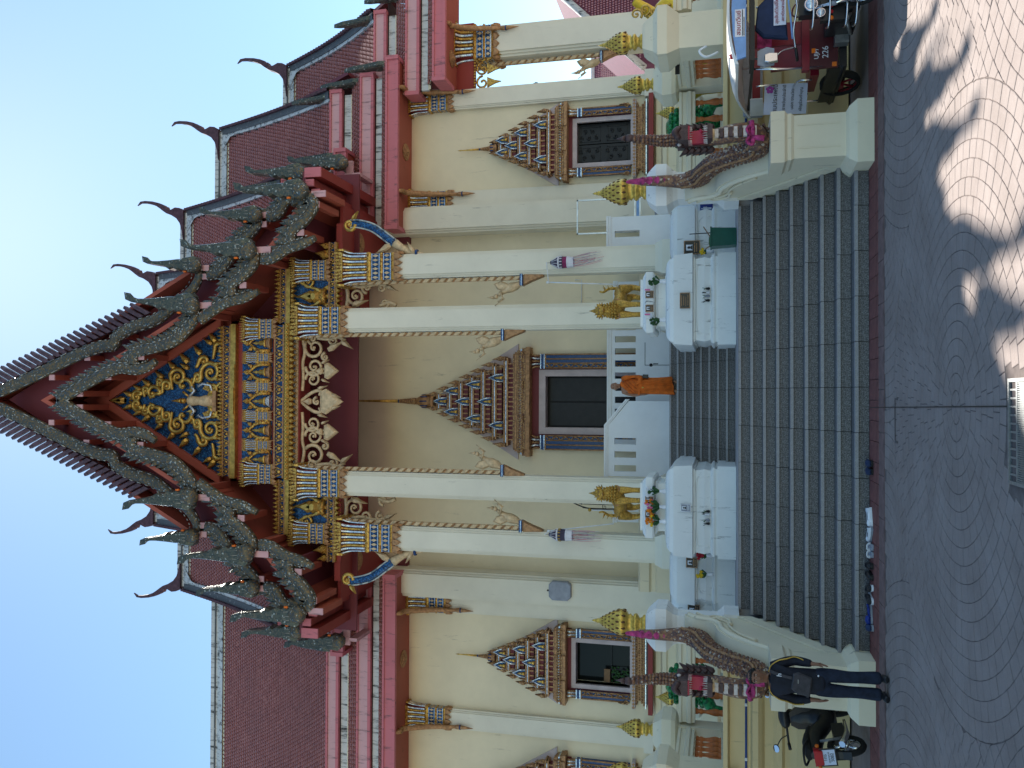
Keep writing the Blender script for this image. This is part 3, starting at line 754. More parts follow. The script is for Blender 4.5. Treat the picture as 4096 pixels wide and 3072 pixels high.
def roof_tier(nm, xL, xR, dzE, zR, eaves, chL=True, chR=True, finL=False, finR=True, yR=31.0, gap=True):
    """one stacked step of the main roof: three eaves (x half ends) and the steep tiled field"""
    E0 = (24.95, 14.1 + dzE); R0 = (yR, zR); sag = .32
    (l1, r1), (l2, r2), (l3, r3) = eaves
    rf = MB().mat('tile_bed'); slab(rf, (l1, r1), (xL, xR), E0, R0, sag)
    Eb = (2 * yR - E0[0], E0[1]); rf.mat('roof_tile'); slab(rf, (l1, r1), (xL, xR), Eb, R0, sag)
    # gable boards close the ends
    rf.mat('dark_red')
    for x in (xL + .45, xR - .45): rf.prism([(E0[0] + .3, E0[1] - .4), (R0[0], R0[1] - .3), (Eb[0] - .3, E0[1] - .4)], x - .06, x + .06, 'yz')
    R_ = rf.build('roof', T)
    tile_field(R_, (l1 + .25, r1 - .25), (xL + .3, xR - .3), E0, R0, sag)
    tr = MB(); ridge_strip(tr, xL + .1, xR - .1, E0, R0, sag)
    if chR: verge(tr, E0, R0, sag, r1, xR, 1)
    if chL: verge(tr, E0, R0, sag, l1, xL, -1)
    tr.build('ridge_trim', R_)
    if chR: chofa(R_, xR, yR - .1, zR + .18, 1)
    if chL: chofa(R_, xL, yR - .1, zR + .18, -1)
    specs = [((l1, r1), 24.95, 13.78 + dzE, 14.12 + dzE), ((l2, r2), 24.6, 12.55 + dzE, 12.92 + dzE), ((l3, r3), 24.2, 11.58 + dzE, 11.90 + dzE)]
    for sd__ in ((-1, 1) if gap else (0,)):
        fa = MB(); cut = lambda a, b: (a, b) if sd__ == 0 else ((a, -5.3) if sd__ < 0 else (5.3, b))
        if sd__ and cut(*specs[2][0])[1] - cut(*specs[2][0])[0] < .1: continue
        for q, (ab, yf, z0, z1) in enumerate(specs):
            a, b = cut(*ab)
            if b - a < .1: continue
            fa.mat('pink_faded' if q < 2 else 'pink_paint'); fa.box(a, b, yf, yf + .12, z0, z1)
            fa.mat('pink_paint'); fa.box(a - .02, b + .02, yf - .05, yf + .12, z1, z1 + .06); fa.box(a - .01, b + .01, yf - .02, yf + .12, z0 - .02, z0 + .07)
            for x in (a, b): fa.box(x - .06, x + .06, yf - .056, yf + .9, z0 - .026, z1 + .066)
            if q < 2: # boarding and white flashing under the upper eaves
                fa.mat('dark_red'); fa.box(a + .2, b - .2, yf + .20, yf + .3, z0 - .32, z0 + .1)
                fa.mat('ridge_plaster'); fa.box(a + .1, b - .1, yf + .12, yf + .22, z0 - .30, z0 - .06)
                fa.mat('plaster_cream'); n = int((b - a) / .18)
                for c in range(n):
                    x = a + .1 + (c + .5) * (b - a - .2) / n
                    fa.prism([(x - .09, z0 - .28), (x - .05, z0 - .36), (x + .05, z0 - .36), (x + .09, z0 - .28)], yf + .105, yf + .13)
        a, b = cut(l3, r3); fa.mat('soffit_red'); fa.box(a + .05, b - .05, 24.33, 25.7, 11.60 + dzE, 11.66 + dzE)
        a, b = cut(l2, r2); fa.mat('tile_bed'); fa.box(a + .1, b - .1, 24.75, 25.7, 12.5 + dzE, 12.58 + dzE); fa.box(a + .1, b - .1, 25.1, 25.8, 13.72 + dzE, 13.78 + dzE)
        fa.build('eaves', R_)
    for x in [v for v in (7.8, -8.0, -11.8, 10.6) if l3 < v < r3 and dzE <= 0]:
        m = MB().mat('gold_old')
        for r_, zz in ((.26, .0), (.20, .03), (.13, .06), (.06, .09)): m.lathe(x, 24.95, [(r_, 11.597 + dzE - zz - .03), (r_ * 1.02, 11.597 + dzE)], 14)
        m.build('ceiling_rose', R_)
    for (l_, r_, Ea, Ra) in ((l2, r2, (24.62, 12.98 + dzE), (25.12, 13.50 + dzE)), (l3, r3, (24.22, 11.96 + dzE), (24.76, 12.30 + dzE))):
        for (u, v) in (((l_, -5.3), (5.3, r_)) if gap else ((l_, r_),)):
            if v - u > .1: tile_field(R_, (u, v), (u + .05, v - .05), Ea, Ra, .02, t1=1)
    if finR:
        for (a, b), yf, z0, z1 in specs: spike(R_, b - .08, yf + .3, z1 + .05, 1.55, -.03)
    if finL:
        for (a, b), yf, z0, z1 in specs: spike(R_, a + .08, yf + .3, z1 + .05, 1.55, .03)
    return R_
roof_tier('upper', -5.2, 5.2, 3.0, 24.75, ((-4.6, 4.6), (-4.8, 4.8), (-5.0, 5.0)), finL=True)
roof_tier('second', -7.8, 7.8, 1.7, 23.45, ((-7.2, 7.2), (-7.5, 7.5), (-7.77, 7.77)), finL=True)
roof_tier('long', -27, 11.05, 0, 21.85, ((-26, 9.9), (-26, 10.2), (-26, 10.5)), chL=False)
roof_tier('end', 9.0, 13.4, -1.5, 18.8, ((9.3, 12.3), (9.5, 12.8), (9.72, 13.6)), chL=False, gap=False)
# red beams and gilt fringe of the end porch
mb = MB().mat('red_paint'); mb.box(9.76, 11.9, 25.5, 25.8, 9.55, 10.1); mb.build('end_beam', T)
mb = MB().mat('gold')
for q in range(16): mb.ball((9.8 + q * .09, 25.46, 9.5), .04, 6, 4)
for q in range(3):
    cx = 9.98 + q * .42
    mb.tube([(cx + math.cos(a * .5) * (.22 - a * .012), 25.5, 9.25 + math.sin(a * .5) * (.22 - a * .012)) for a in range(16)], .035, 6)
    mb.prism([(cx - .16, 9.1), (cx + .16, 9.1), (cx + .05, 8.85), (cx, 8.65), (cx - .05, 8.85)], 25.46, 25.53)
mb.build('end_fringe', T)
# ================================================================ front gables of the porch
YF, YR = 20.9, 22.5
def side(p, s):           # photo px (left half) -> (x, z) on the plane, mirrored about the axis for s = +1
    return (-abs(p[0]) * -s if False else (p[0] * -s if s > 0 else p[0]), p[1])
def LXZ(x, y, Y, s):
    X, Z = XZ(x, y, Y); return (X if s < 0 else -X, Z)
def ribbon(m, pts, wdt, y, depth, nrm=(0, 1, 0)):
    P = smooth_path([(p[0], y, p[1]) for p in pts], 6); n = len(P)
    m.tube(P, [wdt * lerp(1.0, .55, max(0, (q / (n - 1) - .72) / .28)) for q in range(n)], 10, True, depth / wdt, nrm); return P
def fins(m, P, s, step, size, y, wd=.42, start=.05, end=.97, up=.55):
    """flame fins along the outer edge of a serpent bargeboard"""
    acc = 0.; L = sum((P[q + 1] - P[q]).length for q in range(len(P) - 1)); d = 0.; nxt = L * start
    for q in range(len(P) - 1):
        seg = P[q + 1] - P[q]; l = seg.length
        while nxt <= d + l and nxt < L * end:
            p = P[q] + seg * ((nxt - d) / max(l, 1e-6)); t = seg.normalized()
            o = Vector((-t.z, 0, t.x)) * (1 if s > 0 else -1)         # outward
            if o.z < 0 and abs(o.z) > .4: o = -o
            b = (o * (1 - up) + Vector((0, 0, 1)) * up).normalized()
            pts = [(p - t * size * wd * .5), (p + t * size * wd * .5), (p + t * size * wd * .52 + b * size * .62), (p + b * size * 1.05 + t * size * wd * -.15), (p - t * size * wd * .35 + b * size * .55)]
            pp = [(v.x, v.z) for v in pts]
            m.prism(pp, y - .05, y + .05, inset=.3, ins_y=y - .085); nxt += step
        d += l
HH0 = [(0, -.13), (.05, -.17), (.16, -.15), (.19, -.11), (.33, -.105), (.5, -.075), (.7, -.048), (.85, -.04), (.94, -.065), (1.0, -.115), (.975, -.02), (.88, .012), (.7, .028), (.55, .045), (.47, .085), (.40, .055), (.31, .095), (.24, .062), (.15, .105), (.07, .085), (0, .12)]
HH = [(a, b * .95) for a, b in HH0]
def naga_finial(m, base, tip, s, y, th=.17):
    bx_, bz_ = base; tx, tz = tip; ax = Vector((tx - bx_, tz - bz_)); L = ax.length; u = ax / L; v = Vector((-u.y, u.x)) * (-s)
    pts = [(bx_ + u.x * a * L + v.x * b * L * -1, bz_ + u.y * a * L + v.y * b * L * -1) for a, b in HH]
    m.mat('naga_green'); m.prism(pts, y - th * .6, y + th, inset=.22, ins_y=y - th)
    m.mat('bead_white')
    for off in (-.07, -.02, .04):
        q0 = (bx_ + u.x * .12 * L - v.x * off * L, bz_ + u.y * .12 * L - v.y * off * L); q1 = (bx_ + u.x * .62 * L - v.x * off * .35 * L, bz_ + u.y * .62 * L - v.y * off * .35 * L)
        m.tube([(q0[0], y - th * .98, q0[1]), (q1[0], y - th * .72, q1[1])], .012, 4)
    m.mat('naga_mosaic'); m.ball((bx_ + u.x * .02 * L, y - th * .5, bz_ + u.y * .02 * L), L * .12, 8, 6, 1, .7, 1)
    m.mat('amber_lens'); e = (bx_ + u.x * .13 * L - v.x * .10 * L, bz_ + u.y * .13 * L - v.y * .10 * L)
    m.tube([(e[0], y - th, e[1]), (e[0] + u.x * .05 * L, y - th, e[1] + u.y * .05 * L)], .03, 6)
GABLES = {
 'front': dict(Y=YF, snakes=[([(238, 1602), (330, 1662), (420, 1712), (480, 1735), (540, 1730), (590, 1742), (620, 1766)], .17, 0), ([(533, 1750), (533, 1790), (570, 1806), (640, 1825), (695, 1847), (740, 1890), (775, 1940), (772, 1975)], .16, 1),
      ([(795, 1930), (840, 1965), (900, 2003), (970, 2022), (1027, 2050)], .15, 0), ([(925, 2030), (922, 2075), (960, 2105), (1000, 2150), (1012, 2190), (988, 2215)], .15, 1),
      ([(1040, 2178), (1078, 2182), (1140, 2222), (1205, 2245), (1252, 2268)], .15, 0), ([(1155, 2240), (1160, 2290), (1205, 2335), (1243, 2390), (1235, 2425), (1192, 2452)], .15, 1)],
   fin=[((775, 1985), (500, 2003)), ((1000, 2208), (718, 2219)), ((1205, 2452), (928, 2450))],
   slope=[((190, 1597), (800, 1985)), ((815, 1945), (1020, 2215)), ((1045, 2170), (1245, 2455))],
   purl=[(318, 1630, 0), (430, 1698, 0), (560, 1780, 0), (811, 1953, 0), (811, 1990, 1), (964, 2073, 0), (1047, 2175, 0), (1045, 2217, 1), (1192, 2288, 0), (1252, 2403, 0), (1262, 2446, 1)]),
 'rear': dict(Y=YR, snakes=[([(0, 1632), (150, 1703), (300, 1778), (400, 1815), (450, 1822), (465, 1858), (530, 1895), (620, 1927), (690, 1985), (755, 2040), (786, 2100), (775, 2138)], .20, 2),
      ([(825, 2105), (870, 2115), (905, 2165), (950, 2245), (990, 2275), (1025, 2320), (1012, 2352)], .15, 1), ([(1060, 2345), (1100, 2352), (1130, 2400), (1170, 2440), (1192, 2490), (1172, 2520)], .15, 1)],
   fin=[((785, 2140), (568, 2152)), ((1025, 2345), (792, 2352)), ((1200, 2520), (972, 2519))],
   slope=[((-60, 1598), (790, 2140)), ((828, 2098), (1045, 2354)), ((1062, 2312), (1235, 2530))],
   purl=[(205, 1690, 0), (345, 1770, 0), (485, 1860, 0), (808, 2102, 0), (801, 2137, 1), (1043, 2316, 0), (1045, 2354, 1), (1230, 2525, 1)])}
for gname, G in GABLES.items():
    Y = G['Y']; yb = 29.5 if gname == 'rear' else 23.2
    # roof slabs (their red undersides show) with tiles on top
    for s_ in (1, -1):
        for q, (a, b) in enumerate(G['slope']):
            A = LXZ(a[0], a[1], Y, s_); B = LXZ(b[0], b[1], Y, s_)
            if q == 0: A = (0, A[1])
            m = MB().mat('soffit_red'); th = .16
            prof = [A, ((A[0] + B[0]) / 2, (A[1] + B[1]) / 2 - .10), B]
            up_ = [(p[0], p[1] + th * 1.6) for p in prof]
            m.prism(prof + up_[::-1], Y + .02, yb)
            m.mat('roof_tile'); up2 = [(p[0], p[1] + .005) for p in up_] + [(p[0], p[1] + .06) for p in up_[::-1]]; m.prism(up2, Y + .1, yb)
            m.build('porch_roof', T)
        for (x, y, lg) in G['purl']:
            X, Z = LXZ(x, y, Y - .12, s_)
            m = MB(); hw, hh = (.085, .10) if not lg else (.085, .21)
            m.mat('pink_faded'); m.box(X - hw, X + hw, Y - .12, Y - .08, Z - hh, Z + hh)
            m.mat('soffit_red'); m.box(X - hw * .96, X + hw * .96, Y - .08, (22.0 if gname == 'front' else 25), Z - hh * .96, Z + hh * .96)
            m.build('purlin', T)
        bb = MB()
        for (pts, wd, kind) in G['snakes']:
            P = [LXZ(p[0], p[1], Y - .12, s_) for p in pts]; wd *= 1.0
            bb.mat('naga_mosaic'); C = ribbon(bb, P, wd, Y - .10, .14)
            # bead edging above and below
            bb.mat('bead_white')
            for off in (1, -1):
                E_ = []
                for q in range(len(C)):
                    t = (C[min(q + 1, len(C) - 1)] - C[max(q - 1, 0)]).normalized(); E_.append(C[q] + Vector((-t.z, 0, t.x)) * wd * .88 * off + Vector((0, -.09, 0)))
                for q in range(0, len(E_) - 4, 2): bb.tube([E_[q], E_[q].lerp(E_[q + 1], .9)], .015, 4)
            bb.mat('naga_green'); fins(bb, C, s_, .17, .62 if kind != 2 else .30, Y + .10, .5, .03, .93, .7)
            if kind == 1: bb.mat('naga_mosaic'); fins(bb, C, s_, .23, .52, Y - .02, .55)
            elif kind == 0: bb.mat('naga_mosaic'); fins(bb, C, s_, .24, .50, Y + .02, .6, .06, .85)
        bb.build('serpent_bargeboard', T)
        if gname == 'rear':      # row of separate flame fins on the skyline
            A = LXZ(-40, 1612, Y, s_); B = LXZ(620, 1938, Y, s_); n = 27
            fm_ = None
            ax = (Vector((B[0] - A[0], 0, B[1] - A[1]))).normalized(); out = Vector((abs(ax.z) * s_, 0, abs(ax.x)))
            u_ = (out * .55 + Vector((0, 0, .8))).normalized()
            m = MB().mat('fin_purple'); z = .66; wv = ax * -.18
            o = Vector((0, 0, 0)); pts = [o - wv * .5, o + wv * .5, o + wv * .55 + u_ * z * .7, o + u_ * z * 1.0 + wv * .35, o + u_ * z * 1.05 + out * .03 - wv * .15, o - wv * .45 + u_ * z * .62]
            pp = [(v.x, v.z) for v in pts]
            m.prism(pp, -.05, .05, inset=.3, ins_y=-.08); fme = m.mesh('flame_fin')
            for q in range(n):
                t = (q + .5) / n; place(fme, 'flame_fin', T, loc=(lerp(A[0], B[0], t) + out.x * .14, Y - .05, lerp(A[1], B[1], t) + .13))
        for (b, t) in G['fin']:
            m = MB(); naga_finial(m, LXZ(b[0], b[1], Y - .1, s_), LXZ(t[0], t[1], Y - .1, s_), s_, Y - .15); m.build('serpent_finial', T)
# flame finial of the lowest porch eave, standing farther back
for s_ in (1, -1):
    m = MB(); naga_finial(m, LXZ(1370, 2556, 23.6, s_), LXZ(1146, 2557, 23.6, s_), s_, 23.5); m.build('serpent_finial', T)
    X, Z = LXZ(1390, 2530, 23.8, s_); m = MB().mat('pink_faded'); m.box(X - .35, X + .3, 23.7, 23.8, Z - .12, Z + .14); m.box(X - .2, X - .1, 23.6, 25, Z - .4, Z - .15); m.build('eave_end', T)
# closing boards of the two gables
m = MB().mat('dark_red')
for s_ in (1, -1):
    P = [LXZ(x, y, YR, s_) for x, y in ((-40, 1598), (800, 2140), (830, 2100), (1045, 2354), (1065, 2315), (1235, 2530))]
    P[0] = (0, P[0][1] - .1); pts = [(p[0], p[1] - .12) for p in P] + [(P[-1][0], 12.3), (0, 12.3)]
    m.prism(pts, 23.02, 23.1)
m.build('gable_board', T)
# ---------------------------------------------------------------- pediment
YP = 22.0
def relief_spiral(m, cx, cz, r, turns, a0, dr, y, th, tail=None):
    n = int(14 * turns) + 4; P = []
    for q in range(n):
        t = q / (n - 1); a = a0 + dr * t * turns * 2 * PI; rr = r * (1 - .86 * t)
        P.append((cx + rr * math.cos(a), y, cz + rr * math.sin(a)))
    R_ = [th * lerp(1, .55, q / (n - 1)) for q in range(n)]
    if tail:
        tl = smooth_path([(tail[0], y, tail[1]), ((tail[0] + P[0][0]) / 2 + .05 * dr, y, (tail[1] + P[0][2]) / 2), P[0]], 4)[:-1]
        P = [tuple(v) for v in tl] + P; R_ = [th * lerp(.5, 1, q / max(1, len(tl))) for q in range(len(tl))] + R_
    m.tube(P, R_, 7, True, .9, (0, 1, 0)); m.ball((cx, y - .02, cz), th * .9, 7, 5)
def flame(m, x, z, h, ang, y, th=.05, w=.34):
    u = Vector((math.cos(ang), math.sin(ang))); v = Vector((-u.y, u.x)); o = Vector((x, z))
    pts = [o - v * h * w * .3, o + u * h * .25 - v * h * w * .5, o + u * h * .6 - v * h * w * .25, o + u * h, o + u * h * .62 + v * h * w * .2, o + u * h * .3 + v * h * w * .5, o + v * h * w * .3]
    m.prism([tuple(p) for p in pts], y - th, y + .03, inset=.45, ins_y=y - th * 1.9)
A = XZ(455, 1596, YP); B1 = LXZ(905, 1890, YP, -1)
zb = XZ(890, 1596, YP)[1]; hb = abs(B1[0])
m = MB().mat('blue_glass'); m.prism([(-hb - .12, zb), (hb + .12, zb), (0, A[1] + .1)], YP, YP + .2); ped = m.build('pediment', T)
m = MB().mat('soffit_red')
for s_ in (1, -1):  # sloping frame between pediment and soffit
    m.prism([(s_ * (hb + .10), zb), (s_ * (hb + .34), zb), (0, A[1] + .55), (0, A[1] + .08)], YP - .12, YP + .02)
m.build('pediment_frame', T)
Af = XZ(190, 1597, YF); Bf = LXZ(800, 1985, YF, 1)
m = MB().mat('soffit_red'); m.prism([(-abs(Bf[0]), Bf[1] - .1), (abs(Bf[0]), Bf[1] - .1), (0, Af[1] - .1)], YP + .21, YP + .27); m.build('gable_backing', T)
for s_ in (1, -1):
    m = MB().mat('gold_smooth')
    for (x, y, r, tn, a0, dr, tl) in ((842, 1475, 34, 1.6, 2.0, -1, (765, 1500)), (711, 1495, 27, 1.5, 1.2, -1, (690, 1545)), (735, 1530, 30, .8, -2.0, 1, None), (613, 1560, 26, 1.0, -1.6, 1, (600, 1580)), (668, 1530, 16, 1.2, 1.0, -1, (650, 1560)), (640, 1517, 12, 1.3, .6, -1, (630, 1535)), (549, 1574, 20, 1.2, -1.2, 1, (520, 1586)), (880, 1385, 24, .75, .8, -1, (850, 1420)), (850, 1540, 20, 1.1, 2.6, 1, (880, 1520)), (790, 1500, 14, 1.2, .4, -1, (770, 1520)), (585, 1550, 12, 1.2, .8, -1, (580, 1575)), (815, 1430, 16, 1.1, 1.4, -1, (780, 1455))):
        X, Z = LXZ(x, 3192 - y, YP - .06, s_); k = 24.5 / 3400
        t2 = LXZ(tl[0], 3192 - tl[1], YP - .06, s_) if tl else None
        relief_spiral(m, X, Z, r * k * 1.38, tn, a0 if s_ > 0 else PI - a0, dr * s_, YP - .07, .075, t2)
    for (x, y, h, an) in ((500, 1588, 60, 90), (530, 1570, 45, 70), (565, 1548, 40, 60), (600, 1528, 44, 55), (650, 1498, 40, 50), (700, 1462, 46, 45), (750, 1435, 50, 45), (752, 1460, 40, 60), (800, 1402, 44, 40), (860, 1350, 46, 40), (880, 1440, 36, 90), (880, 1500, 36, 90), (780, 1550, 36, 80), (845, 1360, 40, 60)):
        X, Z = LXZ(x, 3192 - y, YP - .05, s_); an = math.radians(an); flame(m, X, Z, h * 1.2 * 24.5 / 3400, an if s_ > 0 else PI - an, YP - .03, .06, .42)
    m.build('gilt_scrollwork', ped)
# standing deity in the middle of the pediment
m = MB(); X0, Z0 = XZ(855, 1600, YP - .12); X0 = 0
m.mat('gold_pale'); m.lathe(X0, YP - .10, [(.16, Z0), (.17, Z0 + .3), (.12, Z0 + .5), (.15, Z0 + .72), (.12, Z0 + .85), (.05, Z0 + .9)], 10, True, 0, 1, .6)
m.mat('gold'); m.ball((X0, YP - .14, Z0 + .98), .085, 10, 8); m.lathe(X0, YP - .14, [(.09, Z0 + 1.04), (.06, Z0 + 1.12), (.035, Z0 + 1.25), (.004, Z0 + 1.42)], 8)
for s_ in (1, -1):
    m.mat('silver_glass'); m.tube([(s_ * .13, YP - .12, Z0 + .80), (s_ * .30, YP - .14, Z0 + .62), (s_ * .42, YP - .14, Z0 + .72)], .04, 6); m.tube([(s_ * .42, YP - .14, Z0 + .5), (s_ * .50, YP - .14, Z0 + .35), (s_ * .45, YP - .14, Z0 + .1), (s_ * .3, YP - .14, Z0 + .05)], .035, 6)
    m.mat('gold'); m.tube([(s_ * .13, YP - .12, Z0 + .82), (s_ * .27, YP - .12, Z0 + 1.02)], .035, 6); m.prism([(s_ * .2, Z0), (s_ * .42, Z0), (s_ * .55, Z0 + .25), (s_ * .35, Z0 + .4)], YP - .08, YP)
m.mat('gold_old'); m.box(-.3, .3, YP - .2, YP, Z0 - .12, Z0); m.build('deity', ped)
# ---------------------------------------------------------------- bands of ornament
def petals(m, x0, x1, z, h, up, y, pitch, mname='gold'):
    m.mat(mname); n = max(1, round((x1 - x0) / pitch)); p = (x1 - x0) / n
    for q in range(n):
        x = x0 + (q + .5) * p; d = h if up else -h
        m.prism([(x - p * .38, z), (x - p * .46, z + d * .30), (x - p * .18, z + d * .62), (x, z + d), (x + p * .18, z + d * .62), (x + p * .46, z + d * .30), (x + p * .38, z)], y - .05, y + .03, inset=.4, ins_y=y - .09)
def scrollband(m, x0, x1, z0, z1, y):
    m.mat('blue_band'); m.box(x0, x1, y, y + .2, z0, z1)
    m.mat('gold_old')
    for zz in (z0, z1): m.box(x0 - .01, x1 + .01, y - .04, y + .2, zz - .022, zz + .022)
    m.mat('gold'); h = z1 - z0; n = max(1, round((x1 - x0) / (h * 1.25))); p = (x1 - x0) / n; zc = (z0 + z1) / 2
    for q in range(n):
        x = x0 + (q + .5) * p
        m.lathe(0, 0, [(h * .20, 0), (h * .14, .035), (.01, .05)], 8) if False else m.ball((x, y - .01, zc), h * .24, 7, 5, 1, .55, 1)
        for a in (1, -1):
            m.prism([(x + a * p * .24, zc - h * .30), (x + a * p * .34, zc - h * .05), (x + a * p * .46, zc + h * .32), (x + a * p * .24, zc + h * .12)], y - .035, y + .02)
            m.prism([(x + a * p * .1, zc + h * .38), (x + a * p * .3, zc + h * .25), (x + a * p * .12, zc + h * .2)], y - .03, y + .02)
            m.prism([(x + a * p * .1, zc - h * .38), (x + a * p * .2, zc - h * .2), (x + a * p * .32, zc - h * .36)], y - .03, y + .02)
def beads(m, x0, x1, z, y, r, mname='gold_smooth'):
    m.mat(mname); n = int((x1 - x0) / (2.2 * r)); m.box(x0, x1, y, y + .2, z - r * 1.1, z + r * 1.1)
    for q in range(n): m.ball((x0 + (q + .5) * (x1 - x0) / n, y, z), r, 6, 4)
def zz(v, Y=YP): return XZ(v, 1596, Y)[1]
en = MB(); W0 = 2.16
# upper cornice
scrollband(en, -W0, W0, zz(934), zz(908), YP - .18); petals(en, -W0, W0, zz(908), .20, True, YP - .18, .115)
en.mat('gold_smooth'); en.box(-W0 - .05, W0 + .05, YP - .26, YP, zz(960), zz(940))
en.box(-1.05, 1.05, YP - .29, YP - .261, zz(958), zz(942)); en.box(-.38, .38, YP - .32, YP - .291, zz(957), zz(943))
en.mat('red_paint'); en.box(-W0 - .1, W0 + .1, YP - .1, YP + .3, zz(1108), zz(958))
# lower cornice
scrollband(en, -W0, W0, zz(1150), zz(1116), YP - .22); en.mat('gold_smooth'); en.box(-W0 - .06, W0 + .06, YP - .30, YP, zz(1176), zz(1158))
beads(en, -W0 - .05, W0 + .05, zz(1167), YP - .33, .045)
petals(en, -W0, W0, zz(1178), .22, False, YP - .27, .155)
en.mat('red_paint'); en.box(-W0, W0, YP - .15, YP + .5, zz(1208), zz(1170))
beads(en, -W0 + .3, W0 - .3, zz(1190), YP - .19, .022, 'bead_white'); beads(en, -W0 + .2, W0 - .2, zz(1199), YP - .19, .035, 'gold_pale')
en.build('entablature', T)
# five arched niches with seated figures
nz0, nz1 = zz(1098), zz(978)
for q in range(-2, 3):
    x = q * .83; m = MB()
    m.mat('blue_glass'); m.box(x - .26, x + .26, YP - .12, YP - .1, nz0, nz1)
    arch = [(-.22, 0), (-.22, .38), (-.17, .55), (0, .78), (.17, .55), (.22, .38), (.22, 0)]
    m.mat('gold'); P = [(x + a, YP - .16, nz0 + .04 + b * .88) for a, b in arch]; m.tube(P, .055, 6)
    for a, b in ((-.24, .1), (-.24, .25), (-.24, .4), (.24, .1), (.24, .25), (.24, .4), (-.15, .62), (.15, .62)): flame(m, x + a, nz0 + b, .17, PI / 2 + (-.5 if a > 0 else .5), YP - .17, .03, .7)
    flame(m, x, nz0 + .70, .22, PI / 2, YP - .18, .04, .7)
    m.mat('silver_glass'); m.ball((x, YP - .22, nz0 + .78), .035, 6, 4)
    m.mat('gold_smooth'); m.lathe(x, YP - .2, [(.13, nz0 + .16), (.12, nz0 + .22), (.07, nz0 + .26), (.075, nz0 + .36), (.03, nz0 + .40), (.05, nz0 + .45), (.035, nz0 + .51), (.004, nz0 + .60)], 8, True, 0, 1, .6)
    m.mat('silver_glass' if q == 0 else 'gold_old')
    if q == 0:
        for a in range(4): m.lathe(x, YP - .2, [(.18 - a * .025, nz0 + .02 + a * .045), (.165 - a * .025, nz0 + .055 + a * .045)], 10, True, 0, 1, .5)
    else: m.lathe(x, YP - .2, [(.19, nz0 + .01), (.17, nz0 + .06), (.12, nz0 + .14), (.10, nz0 + .17)], 8, True, 0, 1, .5)
    m.build('niche', T)
for x in (-1.245, -.415, .415, 1.245): place(CAP, 'niche_capital', T, loc=(x, YP - .08, nz0 + .05), scale=(.34, .34, .50))
for x in (-2.06, 2.06): place(CAP, 'niche_capital', T, loc=(x, YP - .05, zz(1112)), scale=(.72, .62, .60))
